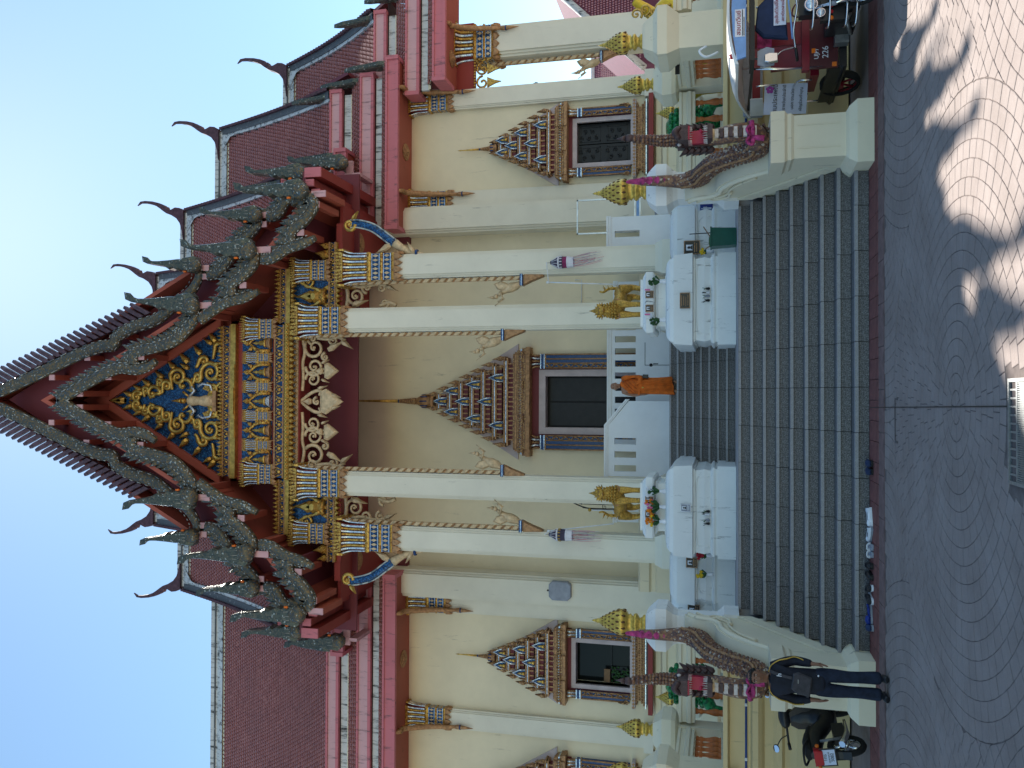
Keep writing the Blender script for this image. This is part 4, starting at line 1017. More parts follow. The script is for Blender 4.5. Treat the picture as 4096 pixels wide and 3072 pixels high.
# side wings of the entablature above the outer columns
for s_ in (1, -1):
    en = MB(); xi, xo = 2.3, 4.75
    def bx2(a, b): return (min(s_ * a, s_ * b), max(s_ * a, s_ * b))
    a, b = bx2(2.22, 3.75); scrollband(en, a, b, zz(1152), zz(1130), YP - .14); petals(en, a, b, zz(1130), .19, True, YP - .14, .12)
    en.mat('gold_smooth'); en.box(a, b, YP - .22, YP, zz(1172), zz(1157)); petals(en, a, b, zz(1176), .17, False, YP - .18, .14)
    en.mat('blue_glass'); en.box(a, b, YP - .06, YP + .2, zz(1325), zz(1172))
    a, b = bx2(2.55, 4.45); scrollband(en, a, b, zz(1349), zz(1326), YP - .16); petals(en, bx2(2.6, 3.3)[0], bx2(2.6, 3.3)[1], zz(1352), .18, False, YP - .12, .15)
    petals(en, bx2(3.75, 4.4)[0], bx2(3.75, 4.4)[1], zz(1326), .16, True, YP - .12, .12)
    en.mat('red_paint'); en.box(a, b, YP - .08, YP + .4, zz(1372), zz(1348)); en.mat('gold_smooth'); en.box(a, b, YP - .18, YP, zz(1356), zz(1350))
    # gilt crown between two spirals
    xc = s_ * 2.95; zc = zz(1255)
    en.mat('gold_smooth')
    for d in (1, -1):
        relief_spiral(en, xc + d * .42, zc + .16, .23, 1.7, (PI * .5 if d > 0 else PI * .5), -d, YP - .10, .05, (xc + d * .18, zc - .35))
        flame(en, xc + d * .12, zc - .3, .4, PI / 2 - d * .5, YP - .1, .05)
    for h, wd, z_ in ((.62, .55, -.12), (.45, .8, -.22)): flame(en, xc, zc + z_, h, PI / 2, YP - .12, .07, wd)
    en.mat('gold'); en.lathe(xc, YP - .1, [(.22, zc - .42), (.26, zc - .32), (.17, zc - .25), (.22, zc - .18), (.1, zc - .1)], 10, True, 0, 1, .5)
    for q in range(5): flame(en, xc - .5 + q * .25, zc - .52, .2, PI / 2, YP - .09, .03, .8)
    en.mat('gold'); flame(en, s_ * 4.1, zz(1318), .42, PI / 2 - s_ * .2, YP - .1, .06, .6); flame(en, s_ * 4.35, zz(1320), .3, PI / 2 - s_ * .2, YP - .1, .06, .6)
    en.build('side_entablature', T)
    place(CAP, 'niche_capital', T, loc=(s_ * 3.68, YP - .05, zz(1322)), scale=(.72, .62, .66))
    # red beam above the outer capital carrying the aisle roof, seen from below
    m = MB().mat('red_paint'); m.box(s_ * 3.95, s_ * 5.6, YP + .25, 25.4, zz(1352), zz(1340)); m.box(s_ * 2.5, s_ * 3.95, YP + .25, 25.45, 13.0, 13.06); m.box(s_ * 3.9, s_ * 3.95, YP + .25, 25.4, zz(1352), 13.0); m.box(s_ * 3.2, s_ * 5.0, YP - .05, YP + .25, zz(1368), zz(1345)); m.build('aisle_ceiling', T)
    m = MB().mat('gold_old')
    for r_, dz in ((.30, 0), (.22, .03), (.14, .06)): m.lathe(s_ * 4.7, 23.4, [(r_, zz(1352) - .03 - dz), (r_, zz(1352))], 14)
    m.build('ceiling_rose', T)
    for (px, py, pw, ph) in ((1250, 688, .13, .24), (1238, 731, .10, .12), (1262, 770, .10, .12)):   # eave beams running back to the hall
        X, Z = XZ(px, py, 20.95); X = abs(X) * s_
        m = MB().mat('red_paint'); m.box(X - pw, X + pw, 21.0, 25.55, Z - ph, Z + ph); m.mat('pink_paint'); m.box(X - pw, X + pw, 20.95, 20.999, Z - ph, Z + ph); m.build('eave_beam', T)
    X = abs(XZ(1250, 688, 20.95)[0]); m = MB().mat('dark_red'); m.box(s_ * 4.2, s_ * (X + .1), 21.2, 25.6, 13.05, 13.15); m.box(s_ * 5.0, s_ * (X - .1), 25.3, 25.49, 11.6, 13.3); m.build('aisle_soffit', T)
# porch ceiling
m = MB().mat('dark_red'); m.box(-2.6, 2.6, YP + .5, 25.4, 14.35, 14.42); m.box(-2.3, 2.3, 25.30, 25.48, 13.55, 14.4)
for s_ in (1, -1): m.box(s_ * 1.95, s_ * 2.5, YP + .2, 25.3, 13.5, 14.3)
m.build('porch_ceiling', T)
# ---------------------------------------------------------------- gilt fringes hanging between the columns
def fringe(x0, x1, zt, parts, name):
    m = MB().mat('gold_pale'); y = YP - .05
    for p in parts:
        if p[0] == 's': relief_spiral(m, p[1], zt - p[2], p[3], p[4], p[5], p[6], y, p[7] if len(p) > 7 else .045, p[8] if len(p) > 8 else None)
        elif p[0] == 'f': flame(m, p[1], zt - p[2], p[3], p[4], y, .05, p[5] if len(p) > 5 else .34)
        elif p[0] == 't': m.tube(smooth_path([(a, y, zt - b) for a, b in p[1]], 5), p[2], 7, True, .8, (0, 1, 0))
        elif p[0] == 'h':   # heart-shaped pendant
            x, d, w_, h_ = p[1:5]
            m.prism([(x - w_ * .5, zt - d), (x - w_ * .62, zt - d - h_ * .25), (x - w_ * .35, zt - d - h_ * .6), (x, zt - d - h_), (x + w_ * .35, zt - d - h_ * .6), (x + w_ * .62, zt - d - h_ * .25), (x + w_ * .5, zt - d)], y - .04, y + .04, inset=.3, ins_y=y - .09)
    m.build(name, T)
zt = zz(1206)
parts = [('h', 0, .62, .58, .68), ('s', -.17, .72, .15, 1.4, PI / 2, 1, .035), ('s', .17, .72, .15, 1.4, PI / 2, -1, .035), ('f', 0, .92, .34, -PI / 2, .6), ('f', -.36, .55, .3, -PI / 2 - .3), ('f', .36, .55, .3, -PI / 2 + .3), ('f', -.2, .95, .3, -PI / 2 + .3), ('f', .2, .95, .3, -PI / 2 - .3), ('f', 0, .35, .3, PI / 2, .6), ('t', [(0, .0), (-.25, .35), (-.30, .62), (-.1, .8), (0, .82)], .05), ('t', [(0, .0), (.25, .35), (.30, .62), (.1, .8), (0, .82)], .05), ('s', 0, .5, .12, 1, 0, 1)]
for d in (1, -1):
    parts += [('s', d * .62, .38, .24, 1.5, PI / 2, -d), ('s', d * .98, .42, .28, 1.6, PI / 2, d, .05), ('h', d * .86, .74, .38, .42), ('f', d * .86, .70, .26, PI / 2, .8), ('s', d * .78, .80, .09, 1.2, PI / 2, -d, .03), ('s', d * .94, .80, .09, 1.2, PI / 2, d, .03), ('f', d * 1.08, .66, .24, -PI / 2 + d * .4), ('f', d * .62, .66, .24, -PI / 2 - d * .4), ('t', [(d * .3, .05), (d * .7, .08), (d * 1.1, .06), (d * 1.4, .12), (d * 1.8, .05)], .05),
              ('s', d * 1.52, .42, .32, 1.4, PI * .3, d, .055), ('s', d * 1.78, .35, .16, 1.4, PI, -d), ('t', [(d * 1.8, .5), (d * 1.76, .9), (d * 1.82, 1.15), (d * 1.70, 1.35)], .06), ('s', d * 1.72, 1.0, .16, 1.3, 0, d), ('f', d * 1.45, .85, .5, -PI / 2 + d * .5), ('f', d * 1.70, 1.25, .42, -PI / 2 - d * .6), ('s', d * 1.25, .75, .12, 1.2, 0, d)]
fringe(-2, 2, zt, parts, 'gilt_fringe')
for s_ in (1, -1):
    zt2 = zz(1385); parts = []
    xa = s_ * 2.62; parts += [('s', s_ * 2.95, .30, .26, 1.5, PI * .5, s_, .05), ('t', [(s_ * 2.65, .02), (s_ * 2.95, .05), (s_ * 3.2, .02)], .055), ('s', s_ * 3.18, .62, .16, 1.4, PI, -s_), ('t', [(s_ * 3.25, .1), (s_ * 3.2, .5), (s_ * 3.26, .9), (s_ * 3.22, 1.25)], .055), ('s', s_ * 3.16, 1.05, .13, 1.3, 0, -s_), ('f', s_ * 3.2, 1.2, .4, -PI / 2 - s_ * .4), ('f', s_ * 2.7, .2, .5, -PI / 2 + s_ * .25), ('s', s_ * 2.72, 1.15, .14, 1.2, PI, s_), ('t', [(s_ * 2.66, 1.0), (s_ * 2.74, 1.3), (s_ * 2.66, 1.5)], .06)]
    fringe(0, 0, zt2, parts, 'gilt_fringe')
    # blue and gilt curved brackets outside the columns
    for (pts, Yb) in (([(1690, 2204), (1640, 2212), (1600, 2228), (1550, 2262), (1490, 2305), (1430, 2322), (1395, 2322)], 21.6), ([(1612, 2338), (1570, 2352), (1520, 2372), (1474, 2393), (1420, 2423), (1380, 2433)], 24.9)):
        P = [LXZ(p[0], p[1], Yb, s_) for p in pts]; C = smooth_path([(p[0], Yb, p[1]) for p in P], 5); n = len(C)
        m = MB().mat('gold_pale'); k = int(n * .45); m.tube(C[:k + 1], [lerp(.03, .13, q / k) for q in range(k + 1)], 8, True, .7, (0, 1, 0))
        m.mat('blue_glass'); m.tube(C[k:], [lerp(.12, .085, q / (n - k)) for q in range(n - k)], 8, True, .6, (0, 1, 0))
        m.mat('bead_white')
        for off in (1, -1):
            E_ = []
            for q in range(k, n): t = (C[min(q + 1, n - 1)] - C[q - 1]).normalized(); E_.append(C[q] + Vector((-t.z, 0, t.x)) * .105 * off + Vector((0, -.04, 0)))
            m.tube(E_, .022, 5)
        m.mat('gold_smooth'); e = C[-1]; relief_spiral(m, e.x + s_ * -.02, e.z + .03, .18, 1.3, -PI / 2, -s_, Yb - .02, .06); flame(m, e.x + s_ * .1, e.z - .05, .3, -.6 if s_ > 0 else PI + .6, Yb, .05)
        m.mat('gold_pale'); flame(m, C[k].x - s_ * .05, C[k].z + .1, .55, PI / 2 + s_ * .5, Yb, .05); flame(m, C[4].x, C[4].z, .35, PI / 2 - s_ * 1.0, Yb, .05)
        m.mat('blue_band'); m.lathe(C[3].x, Yb, [(.10, C[3].z - .03), (.10, C[3].z + .03)], 8)
        m.build('curved_bracket', T)
# ================================================================ spired door and window surrounds
def surround(kind, cx, ow, z0, z1, pw, ph, zp, zt, ztip, tiers, shutters=False):
    y = YW; R = MB().mat('lavender'); fw = .13 if kind == 'window' else .2
    for a, b, c, d in ((cx - ow - fw, cx - ow, z0, z1 + fw), (cx + ow, cx + ow + fw, z0, z1 + fw), (cx - ow, cx + ow, z1, z1 + fw)): R.box(a, b, y - .10, y + .25, c, d)
    if kind == 'window': R.box(cx - ow - fw, cx + ow + fw, y - .13, y + .25, z0 - .07, z0)
    R.mat('dark_red'); R.box(cx - pw + .05, cx - ow - fw, y - .05, y, z0, zp); R.box(cx + ow + fw, cx + pw - .05, y - .05, y, z0, zp); R.box(cx - pw, cx + pw, y - .06, y, z1 + fw, zp)
    root = R.build(kind, T)
    # opening
    m = MB()
    if kind == 'door':
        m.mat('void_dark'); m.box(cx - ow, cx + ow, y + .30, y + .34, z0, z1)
        m.mat('iron_black')
        for s in (1, -1): m.box(cx + s * .03, cx + s * (ow - .05), y + .27, y + .30, z0 + .1, z1 - .08)
    elif shutters:
        m.mat('iron_black')
        for s in (1, -1):
            m.box(cx + s * .015, cx + s * ow, y + .14, y + .18, z0, z1)
            for q in range(2):
                za = z0 + .12 + q * (z1 - z0) * .5; zb_ = za + (z1 - z0) * .38
                for e in ((.08, .11), (ow - .11, ow - .08)): m.box(cx + s * e[0], cx + s * e[1], y + .12, y + .14, za, zb_)
                m.box(cx + s * .08, cx + s * (ow - .08), y + .12, y + .14, za, za + .03); m.box(cx + s * .08, cx + s * (ow - .08), y + .12, y + .14, zb_ - .03, zb_)
                for a in range(5): relief_spiral(m, cx + s * (.2 + .2 * (a % 2)), za + .12 + a * .12, .07, 1.2, a, s, y + .12, .015)
    else:
        m.mat('window_glass'); m.box(cx - ow, cx + ow, y + .31, y + .32, z0, z1)
        m.mat('wood_brown'); m.box(cx - ow + .05, cx - .18, y + .12, y + .15, z0 + .62, z0 + .80)
        m.mat('leaf_green'); rw = random.Random(int(cx * 10)); 
        for q in range(60): m.ball((cx - ow + .05 + rw.random() * .42, y + .19 + rw.random() * .1, z0 + rw.random() * .58), .035, 5, 3)
        m.mat('iron_black'); m.box(cx - .18, cx - .165, y + .13, y + .155, z0, z0 + .62); m.box(cx - .18, cx + ow, y + .13, y + .155, z0 + .58, z0 + .595)
    m.build('leaf' if shutters or kind == 'door' else 'pane', root)
    # pilasters
    pwid = pw - ow - fw - .06
    for s in (1, -1):
        xi, xo = cx + s * (ow + fw + .05), cx + s * pw; m = MB()
        a, b = min(xi, xo), max(xi, xo); zc = zp - .42
        m.mat('blue_band'); m.box(a, b, y - .16, y, z0, zc)
        m.mat('gold_old'); n = 4 if kind == 'door' else 3
        for q in range(n): xx = lerp(a, b, (q + .0) / (n - 1)); m.tube([(xx, y - .165, z0), (xx, y - .165, zc)], .024, 6)
        m.mat('gold_dim'); k = int((zc - z0) / .15); x1_ = lerp(xi, xo, .5 / (n - 1))
        for q in range(k):
            zz_ = z0 + (q + .5) * (zc - z0) / k; d = 1 if q % 2 else -1
            m.tube([(x1_ - d * .05, y - .17, zz_ - .07), (x1_ + d * .02, y - .19, zz_ - .02), (x1_ + d * .05, y - .18, zz_ + .05), (x1_ - d * .01, y - .17, zz_ + .08)], .02, 5)
        m.mat('silver_glass'); m.box(a - .02, b + .02, y - .18, y, zc + .01, zc + .04); m.box(a - .02, b + .02, y - .18, y, zc + .12, zc + .15)
        m.mat('blue_band'); m.box(a - .01, b + .01, y - .17, y, zc + .04, zc + .12); m.mat('gold_dim'); m.box(a - .01, b + .01, y - .175, y, zc - .03, zc + .01)
        c0 = (a + b) / 2; m.mat('gold_dim')
        for q in range(5):
            xx = lerp(a, b, (q + .5) / 5); m.mat('silver_glass' if q % 2 else 'gold_dim'); m.tube([(xx, y - .17, zc + .15), (xx, y - .18, zc + .30), (xx + (xx - c0) * .25, y - .24, zp - .02)], .03, 5)
        if kind == 'window':
            m.mat('gold_dim'); relief_spiral(m, xo + s * .02, z0 + .10, .08, 1.2, PI / 2, s, y - .17, .022); flame(m, xo + s * .02, z0 + .12, .22, PI / 2, y - .17)
        m.build('pilaster', root)
    # entablature and tiers
    m = MB(); dep = .42
    hm = (zt - zp); e = hm * .10
    levels = [('gold_old', 1.0, .25), ('gold_dim', .985, .2), ('silver_glass', .96, .12), ('gold_dim', .94, .18), ('gold_old', .91, .15), ('gold_dim', .88, .10)]
    z = zp
    for mt, k_, h in levels:
        m.mat(mt); hh = h * e * 1.7
        m.box(cx - ph * k_, cx + ph * k_, y - dep * k_, y, z, z + hh - .004)
        for q in range(-1, 2): m.box(cx + q * ph * .62 - ph * .24, cx + q * ph * .62 + ph * .24, y - dep * k_ - .05, y - dep * k_ + .01, z + .004, z + hh - .008)
        z += hh
    m.mat('gold_dim'); n0 = int(2 * ph / .085)
    for q in range(n0):
        xx = cx - ph * .92 + (q + .5) * 1.84 * ph / n0; flame(m, xx, zp + e * .6, e * .55, PI / 2, y - dep - .03, .02, .7)
    zs = z; H = (zt - zs) / tiers
    for i in range(tiers):
        t = i / tiers; w_ = ph * .80 * (1 - t) ** 1.0 + .05; za = zs + i * H; d_ = dep * (.9 - .6 * t)
        m.mat('dark_red'); m.box(cx - w_ * .86, cx + w_ * .86, y - d_ * .8, y, za, za + H * .42)
        m.mat('gold_old'); m.box(cx - w_ * .97, cx + w_ * .97, y - d_ - .02, y, za + H * .40, za + H * .55)
        m.mat('gold_dim'); m.box(cx - w_, cx + w_, y - d_ - .05, y, za + H * .62, za + H * .78); m.mat('silver_glass'); m.box(cx - w_ * .9, cx + w_ * .9, y - d_ - .025, y, za + H * .55, za + H * .62)
        # little posts below and flame antefixes above
        k2 = max(2, int(w_ * 2 / .17)); m.mat('gold_old')
        for q in range(k2 + 1): xx = cx - w_ * .84 + q * w_ * 1.68 / k2; m.box(xx - .02, xx + .02, y - d_ * .95, y - d_ * .75, za, za + H * .42)
        for xx, hh in ((cx - w_ * .96, H * 1.0), (cx + w_ * .96, H * 1.0), (cx - w_ * .78, H * .7), (cx + w_ * .78, H * .7)):
            m.mat('gold_dim'); flame(m, xx, za + H * .76, hh, PI / 2 + (.1 if xx > cx else -.1), y - d_ - .02, .045, .42)
        if w_ > .30:
            for s in ((-.5, .5) if i % 2 == 0 else (0,)) if i < tiers - 1 else ():
                xx = cx + s * w_ * 1.05; m.mat('blue_glass'); hh = H * 1.25
                m.prism([(xx - .11, za + H * .78), (xx + .11, za + H * .78), (xx + .09, za + H * .78 + hh * .5), (xx, za + H * .78 + hh), (xx - .09, za + H * .78 + hh * .5)], y - d_ - .06, y - d_ + .02)
                m.mat('silver_glass'); m.tube([(xx - .11, y - d_ - .07, za + H * .78), (xx - .10, y - d_ - .07, za + H * .78 + hh * .45), (xx, y - d_ - .07, za + H * .78 + hh), (xx + .10, y - d_ - .07, za + H * .78 + hh * .45), (xx + .11, y - d_ - .07, za + H * .78)], .022, 5)
                m.mat('gold_smooth'); m.lathe(xx, y - d_ - .08, [(.06, za + H * .8), (.045, za + H * .8 + hh * .2), (.03, za + H * .8 + hh * .35), (.035, za + H * .8 + hh * .42), (.003, za + H * .8 + hh * .65)], 7)
    m.build('tiered_pediment', root)
    m = MB().mat('lavender'); B = []
    for q in range(9):
        t = q / 8; B.append((ph * 1.06 * (1 - t) ** .98 + .02, zp + e * 1.4 + (zt + .12 - zp - e * 1.4) * t))
    m.prism([(cx - a, b) for a, b in B] + [(cx + a, b) for a, b in reversed(B)], y - .06, y + .01); m.build('backing', root)
    m = MB(); r0 = .20 if kind == 'door' else .13; hb_ = (ztip - zt)
    m.mat('gold_old'); m.lathe(cx, y - .14, [(r0 * 1.05, zt - .02), (r0 * 1.1, zt + hb_ * .03), (r0 * .85, zt + hb_ * .05), (r0, zt + hb_ * .08), (r0 * .95, zt + hb_ * .15), (r0 * .55, zt + hb_ * .2), (r0 * .42, zt + hb_ * .22)], 12)
    m.mat('blue_band')
    for q in range(8): a = 2 * PI * q / 8; m.tube([(cx + r0 * math.cos(a), y - .14 + r0 * math.sin(a), zt + hb_ * .07), (cx + r0 * .97 * math.cos(a), y - .14 + r0 * .97 * math.sin(a), zt + hb_ * .15)], .022, 5)
    m.mat('gold_dim'); zr = zt + hb_ * .22
    for q in range(7): m.lathe(cx, y - .14, [(r0 * (.5 - q * .035), zr + q * hb_ * .028), (r0 * (.55 - q * .035), zr + (q + .5) * hb_ * .028), (r0 * (.48 - q * .035), zr + (q + 1) * hb_ * .028)], 10)
    zr += 7 * hb_ * .028; m.mat('blue_band'); m.lathe(cx, y - .14, [(r0 * .28, zr), (r0 * .28, zr + .04)], 8)
    m.mat('gold_smooth'); m.lathe(cx, y - .14, [(r0 * .26, zr + .04), (r0 * .2, lerp(zr, ztip, .5)), (r0 * .12, ztip - .14), (r0 * .18, ztip - .09), (.004, ztip)], 8)
    m.build('spire', root)
    if kind == 'window':
        m = MB(); w_ = ph * .97
        m.mat('lavender'); m.box(cx - w_, cx + w_, y - .30, y, z0 - .17, z0 - .07); m.mat('gold_old'); n = int(2 * w_ / .10)
        for q in range(n): xx = cx - w_ + (q + .5) * 2 * w_ / n; m.prism([(xx - .045, z0 - .12), (xx, z0 - .165), (xx + .045, z0 - .12), (xx, z0 - .075)], y - .315, y - .29)
        for (h0, h1, k_, mt) in ((.17, .23, .90, 'gold_dim'), (.23, .33, .80, 'gold_old'), (.33, .40, .86, 'gold_dim'), (.40, .46, .92, 'gold_old')):
            m.mat(mt); m.box(cx - w_ * k_, cx + w_ * k_, y - .28 * k_, y, z0 - h1, z0 - h0 - .002)
            n = int(2 * w_ * k_ / .07)
            for q in range(n): m.ball((cx - w_ * k_ + (q + .5) * 2 * w_ * k_ / n, y - .28 * k_ - .005, z0 - (h0 + h1) / 2), .028, 5, 3)
        m.mat('silver_glass'); m.box(cx - w_ * .97, cx + w_ * .97, y - .30, y, z0 - .49, z0 - .46)
        m.mat('naga_dark'); m.prism([(cx - w_ * .95, z0 - .49), (cx + w_ * .95, z0 - .49), (cx + w_ * .8, z0 - .56), (cx, z0 - .545), (cx - w_ * .8, z0 - .56)], y - .29, y); m.build('sill', root)
    return root
surround('door', 0, .78, 3.9, 7.2, 1.44, 1.66, 7.62, 10.75, 13.55, 7)
for i_, x in enumerate(WINX): surround('window', x, .62, 4.62, 6.25, 1.02, 1.19, 6.50, 8.75, 10.02, 6, shutters=(i_ == 0))
# ================================================================ white parapet on the porch
def parapet(name, x0, x1, y, z0, z1, slots, label, slope=None, door=None):
    p = thing(name, ((x0 + x1) / 2, y, z0), label, 'parapet')
    m = MB().mat('parapet_white'); sz0, sz1 = z0 + (z1 - z0) * .58, z1 - .22
    if slope: # slanting right-hand end
        pass
    wall_holes(m, x0, x1, z0, z1 - .10, y, y + .14, [(a, b, sz0, sz1) for a, b in slots])
    m.build('wall', p)
    c = MB().mat('parapet_white')
    for h0, h1, o in ((-.12, -.05, .03), (-.05, .0, .06)): c.box(x0 - .02, x1 + .02, y - o, y + .14 + o, z1 + h0, z1 + h1)
    c.build('coping', p)
    if door:
        d = MB().mat('iron_black'); a, b, zt = door
        d.box(a, a + .015, y - .004, y + .001, z0, zt); d.box(a, b, y - .004, y + .001, zt, zt + .015)
        d.box(a + .03, a + .055, y - .012, y, zt - .36, zt - .22); d.ball((a + .01, y - .01, zt - .16), .05, 6, 4, 1, .4, 1); d.build('hatch', p)
    return p
sl = [(-1.05 + q * .345, -1.05 + q * .345 + .18) for q in range(10)]
parapet('porch_parapet', -1.2, 2.6, 24.2, 3.23, 5.16, sl, 'white slotted parapet wall behind the monk', door=(1.05, 1.7, 4.08))
parapet('porch_parapet', 2.63, 3.45, 24.3, 3.23, 5.0, [(2.75, 2.95), (3.05, 3.25)], 'short white slotted parapet between the two right columns')
parapet('porch_parapet', 4.05, 5.0, 22.8, 2.9, 5.0, [(4.45, 4.62)], 'white slotted parapet right of the outermost porch column')
parapet('porch_parapet', -3.4, -2.6, 24.3, 3.23, 5.0, [(-3.3, -3.1), (-2.95, -2.75)], 'short white slotted parapet between the two left columns')
p = thing('stair_parapet', (-1.1, 23.0, 3.23), 'white parapet with slanting right end left of the monk', 'parapet')
m = MB().mat('parapet_white'); wall_holes(m, -1.98, -.88, 3.23, 4.98, 23.0, 23.12, [(-1.85, -1.68, 4.22, 4.80), (-1.48, -1.31, 4.22, 4.80), (-1.12, -.95, 4.22, 4.80)])
m.prism([(-.88, 3.23), (.05, 3.23), (.05, 4.42), (-.62, 4.98), (-.88, 4.98)], 23.0, 23.12); m.build('wall', p)
m = MB().mat('parapet_white')
for o, h in ((.03, .05), (.06, .10)): m.prism([(-2.02, 4.98 + h - .05), (-.62, 4.98 + h - .05), (.10, 4.40 + h - .05), (.10, 4.40 + h), (-.60, 4.98 + h), (-2.02, 4.98 + h)], 23.0 - o, 23.12 + o)
m.build('coping', p)
# moulded cream walls between the columns seen under the parapets
for s_ in (1, -1):
    m = MB().mat('wall_cream'); m.prism([(23.2 + a, 3.23 + b) for a, b in ((0, 0), (0, .45), (.08, .5), (.08, .6), (0, .66), (0, .9), (.1, .95), (.6, .95), (.6, 0))], s_ * 2.6, s_ * 5.1, 'yz'); m.build('porch_base_moulding', T)

# ================================================================ white memorials flanking the upper steps
def memorial(cx, y0, label, w=.93, d=1.75, full=True, z0=1.71):
    p = thing('memorial', (cx, y0 + d, z0), label, 'memorial')
    m = MB().mat('plaster_white'); cy = y0 + d
    m.stack(cx, cy, [(w, d, z0), (w, d, z0 + .36)]); m.stack(cx, cy, [(w - .06, d - .06, z0 + .36), (w - .06, d - .06, z0 + .42)]); m.stack(cx, cy, [(w - .03, d - .03, z0 + .42), (w - .03, d - .03, z0 + .46), (w - .09, d - .09, z0 + .50)])
    m.build('base', p)
    m = MB().mat('plaster_white'); m.stack(cx, cy, [(w - .10, d - .10, z0 + .50), (w - .07, d - .07, z0 + .62), (w - .10, d - .10, z0 + .80), (w - .07, d - .07, z0 + .81), (w - .07, d - .07, z0 + .84)])
    R_ = w - .22; P = [(cx - R_, z0 + .53), (cx - R_ + .02, z0 + .68), (cx - R_ + .14, z0 + .78), (cx + R_ - .14, z0 + .78), (cx + R_ - .02, z0 + .68), (cx + R_, z0 + .53)]
    m.tube(smooth_path([(a, cy - d + .085, b) for a, b in P], 4), .014, 5); m.build('body', p)
    m = MB().mat('plaster_white'); m.stack(cx, cy, [(w - .05, d - .05, z0 + .84), (w + .01, d + .01, z0 + .86), (w - .02, d - .02, z0 + 1.24)])
    m.stack(cx, cy, [(w - .06, d - .06, z0 + 1.24), (w - .09, d - .09, z0 + 1.32), (w - .16, d - .16, z0 + 1.38), (w - .28, d - .28, z0 + 1.41)]); m.build('lid', p)
    return p, cy
def framed(parent, cx, y, z, w, h, name='plaque', mt='plaque_black', edge='gold_old', lines=3, portrait=False):
    m = MB().mat(mt); m.box(cx - w, cx + w, y - .02, y, z - h, z + h)
    m.mat(edge)
    for a, b, c, d in ((cx - w, cx + w, z + h - .012, z + h), (cx - w, cx + w, z - h, z - h + .012), (cx - w, cx - w + .012, z - h, z + h), (cx + w - .012, cx + w, z - h, z + h)): m.box(a, b, y - .024, y - .019, c, d)
    if portrait:
        m.mat('white_print'); m.box(cx - w * .42, cx + w * .42, y - .023, y - .0195, z - h * .1, z + h * .72); m.mat('black_print'); m.ball((cx, y - .024, z + h * .36), w * .2, 6, 4, 1, .1, 1.2); m.prism([(cx - w * .32, z - h * .08), (cx + w * .32, z - h * .08), (cx + w * .2, z + h * .16), (cx - w * .2, z + h * .16)], y - .026, y - .024)
        zs = [z - h * .35, z - h * .6]
    else: zs = [z + h * (.62 - 1.24 * q / max(1, lines - 1)) for q in range(lines)]
    m.mat(edge)
    for q, zz_ in enumerate(zs): m.box(cx - w * (.72 - .1 * (q % 2)), cx + w * (.72 - .12 * (q % 3)), y - .024, y - .0195, zz_ - h * .045, zz_ + h * .045)
    return m.build(name, parent)
def bouquet(cx, y, z, cols, label, h=.3, n=14, r=.11, seed=1, name='flower_vase', group=None):
    f = thing(name, (cx, y, z), label, 'flowers', group); rr = random.Random(seed)
    m = MB().mat('white_print'); m.lathe(cx, y, [(.035, z), (.05, z + .05), (.03, z + .12), (.04, z + .15)], 10); m.build('vase', f)
    m = MB().mat('leaf_green')
    for q in range(n): a = rr.uniform(0, 2 * PI); b = rr.uniform(.2, 1) * r; m.tube([(cx, y, z + .12), (cx + b * math.cos(a), y + b * math.sin(a), z + .12 + rr.uniform(.4, .9) * h * .7)], [.008, .022], 4)
    m.build('leaves', f)
    m = MB()
    for q in range(n):
        a = rr.uniform(0, 2 * PI); b = rr.uniform(.1, 1) * r; m.mat(rr.choice(cols)); c = (cx + b * math.cos(a), y + b * math.sin(a), z + .12 + rr.uniform(.45, 1) * h)
        for k_ in range(5): an = k_ * 2 * PI / 5; m.ball((c[0] + .018 * math.cos(an), c[1] - .005, c[2] + .018 * math.sin(an)), .018, 5, 3)
        m.ball(c, .016, 5, 3)
    m.build('blossoms', f); return f
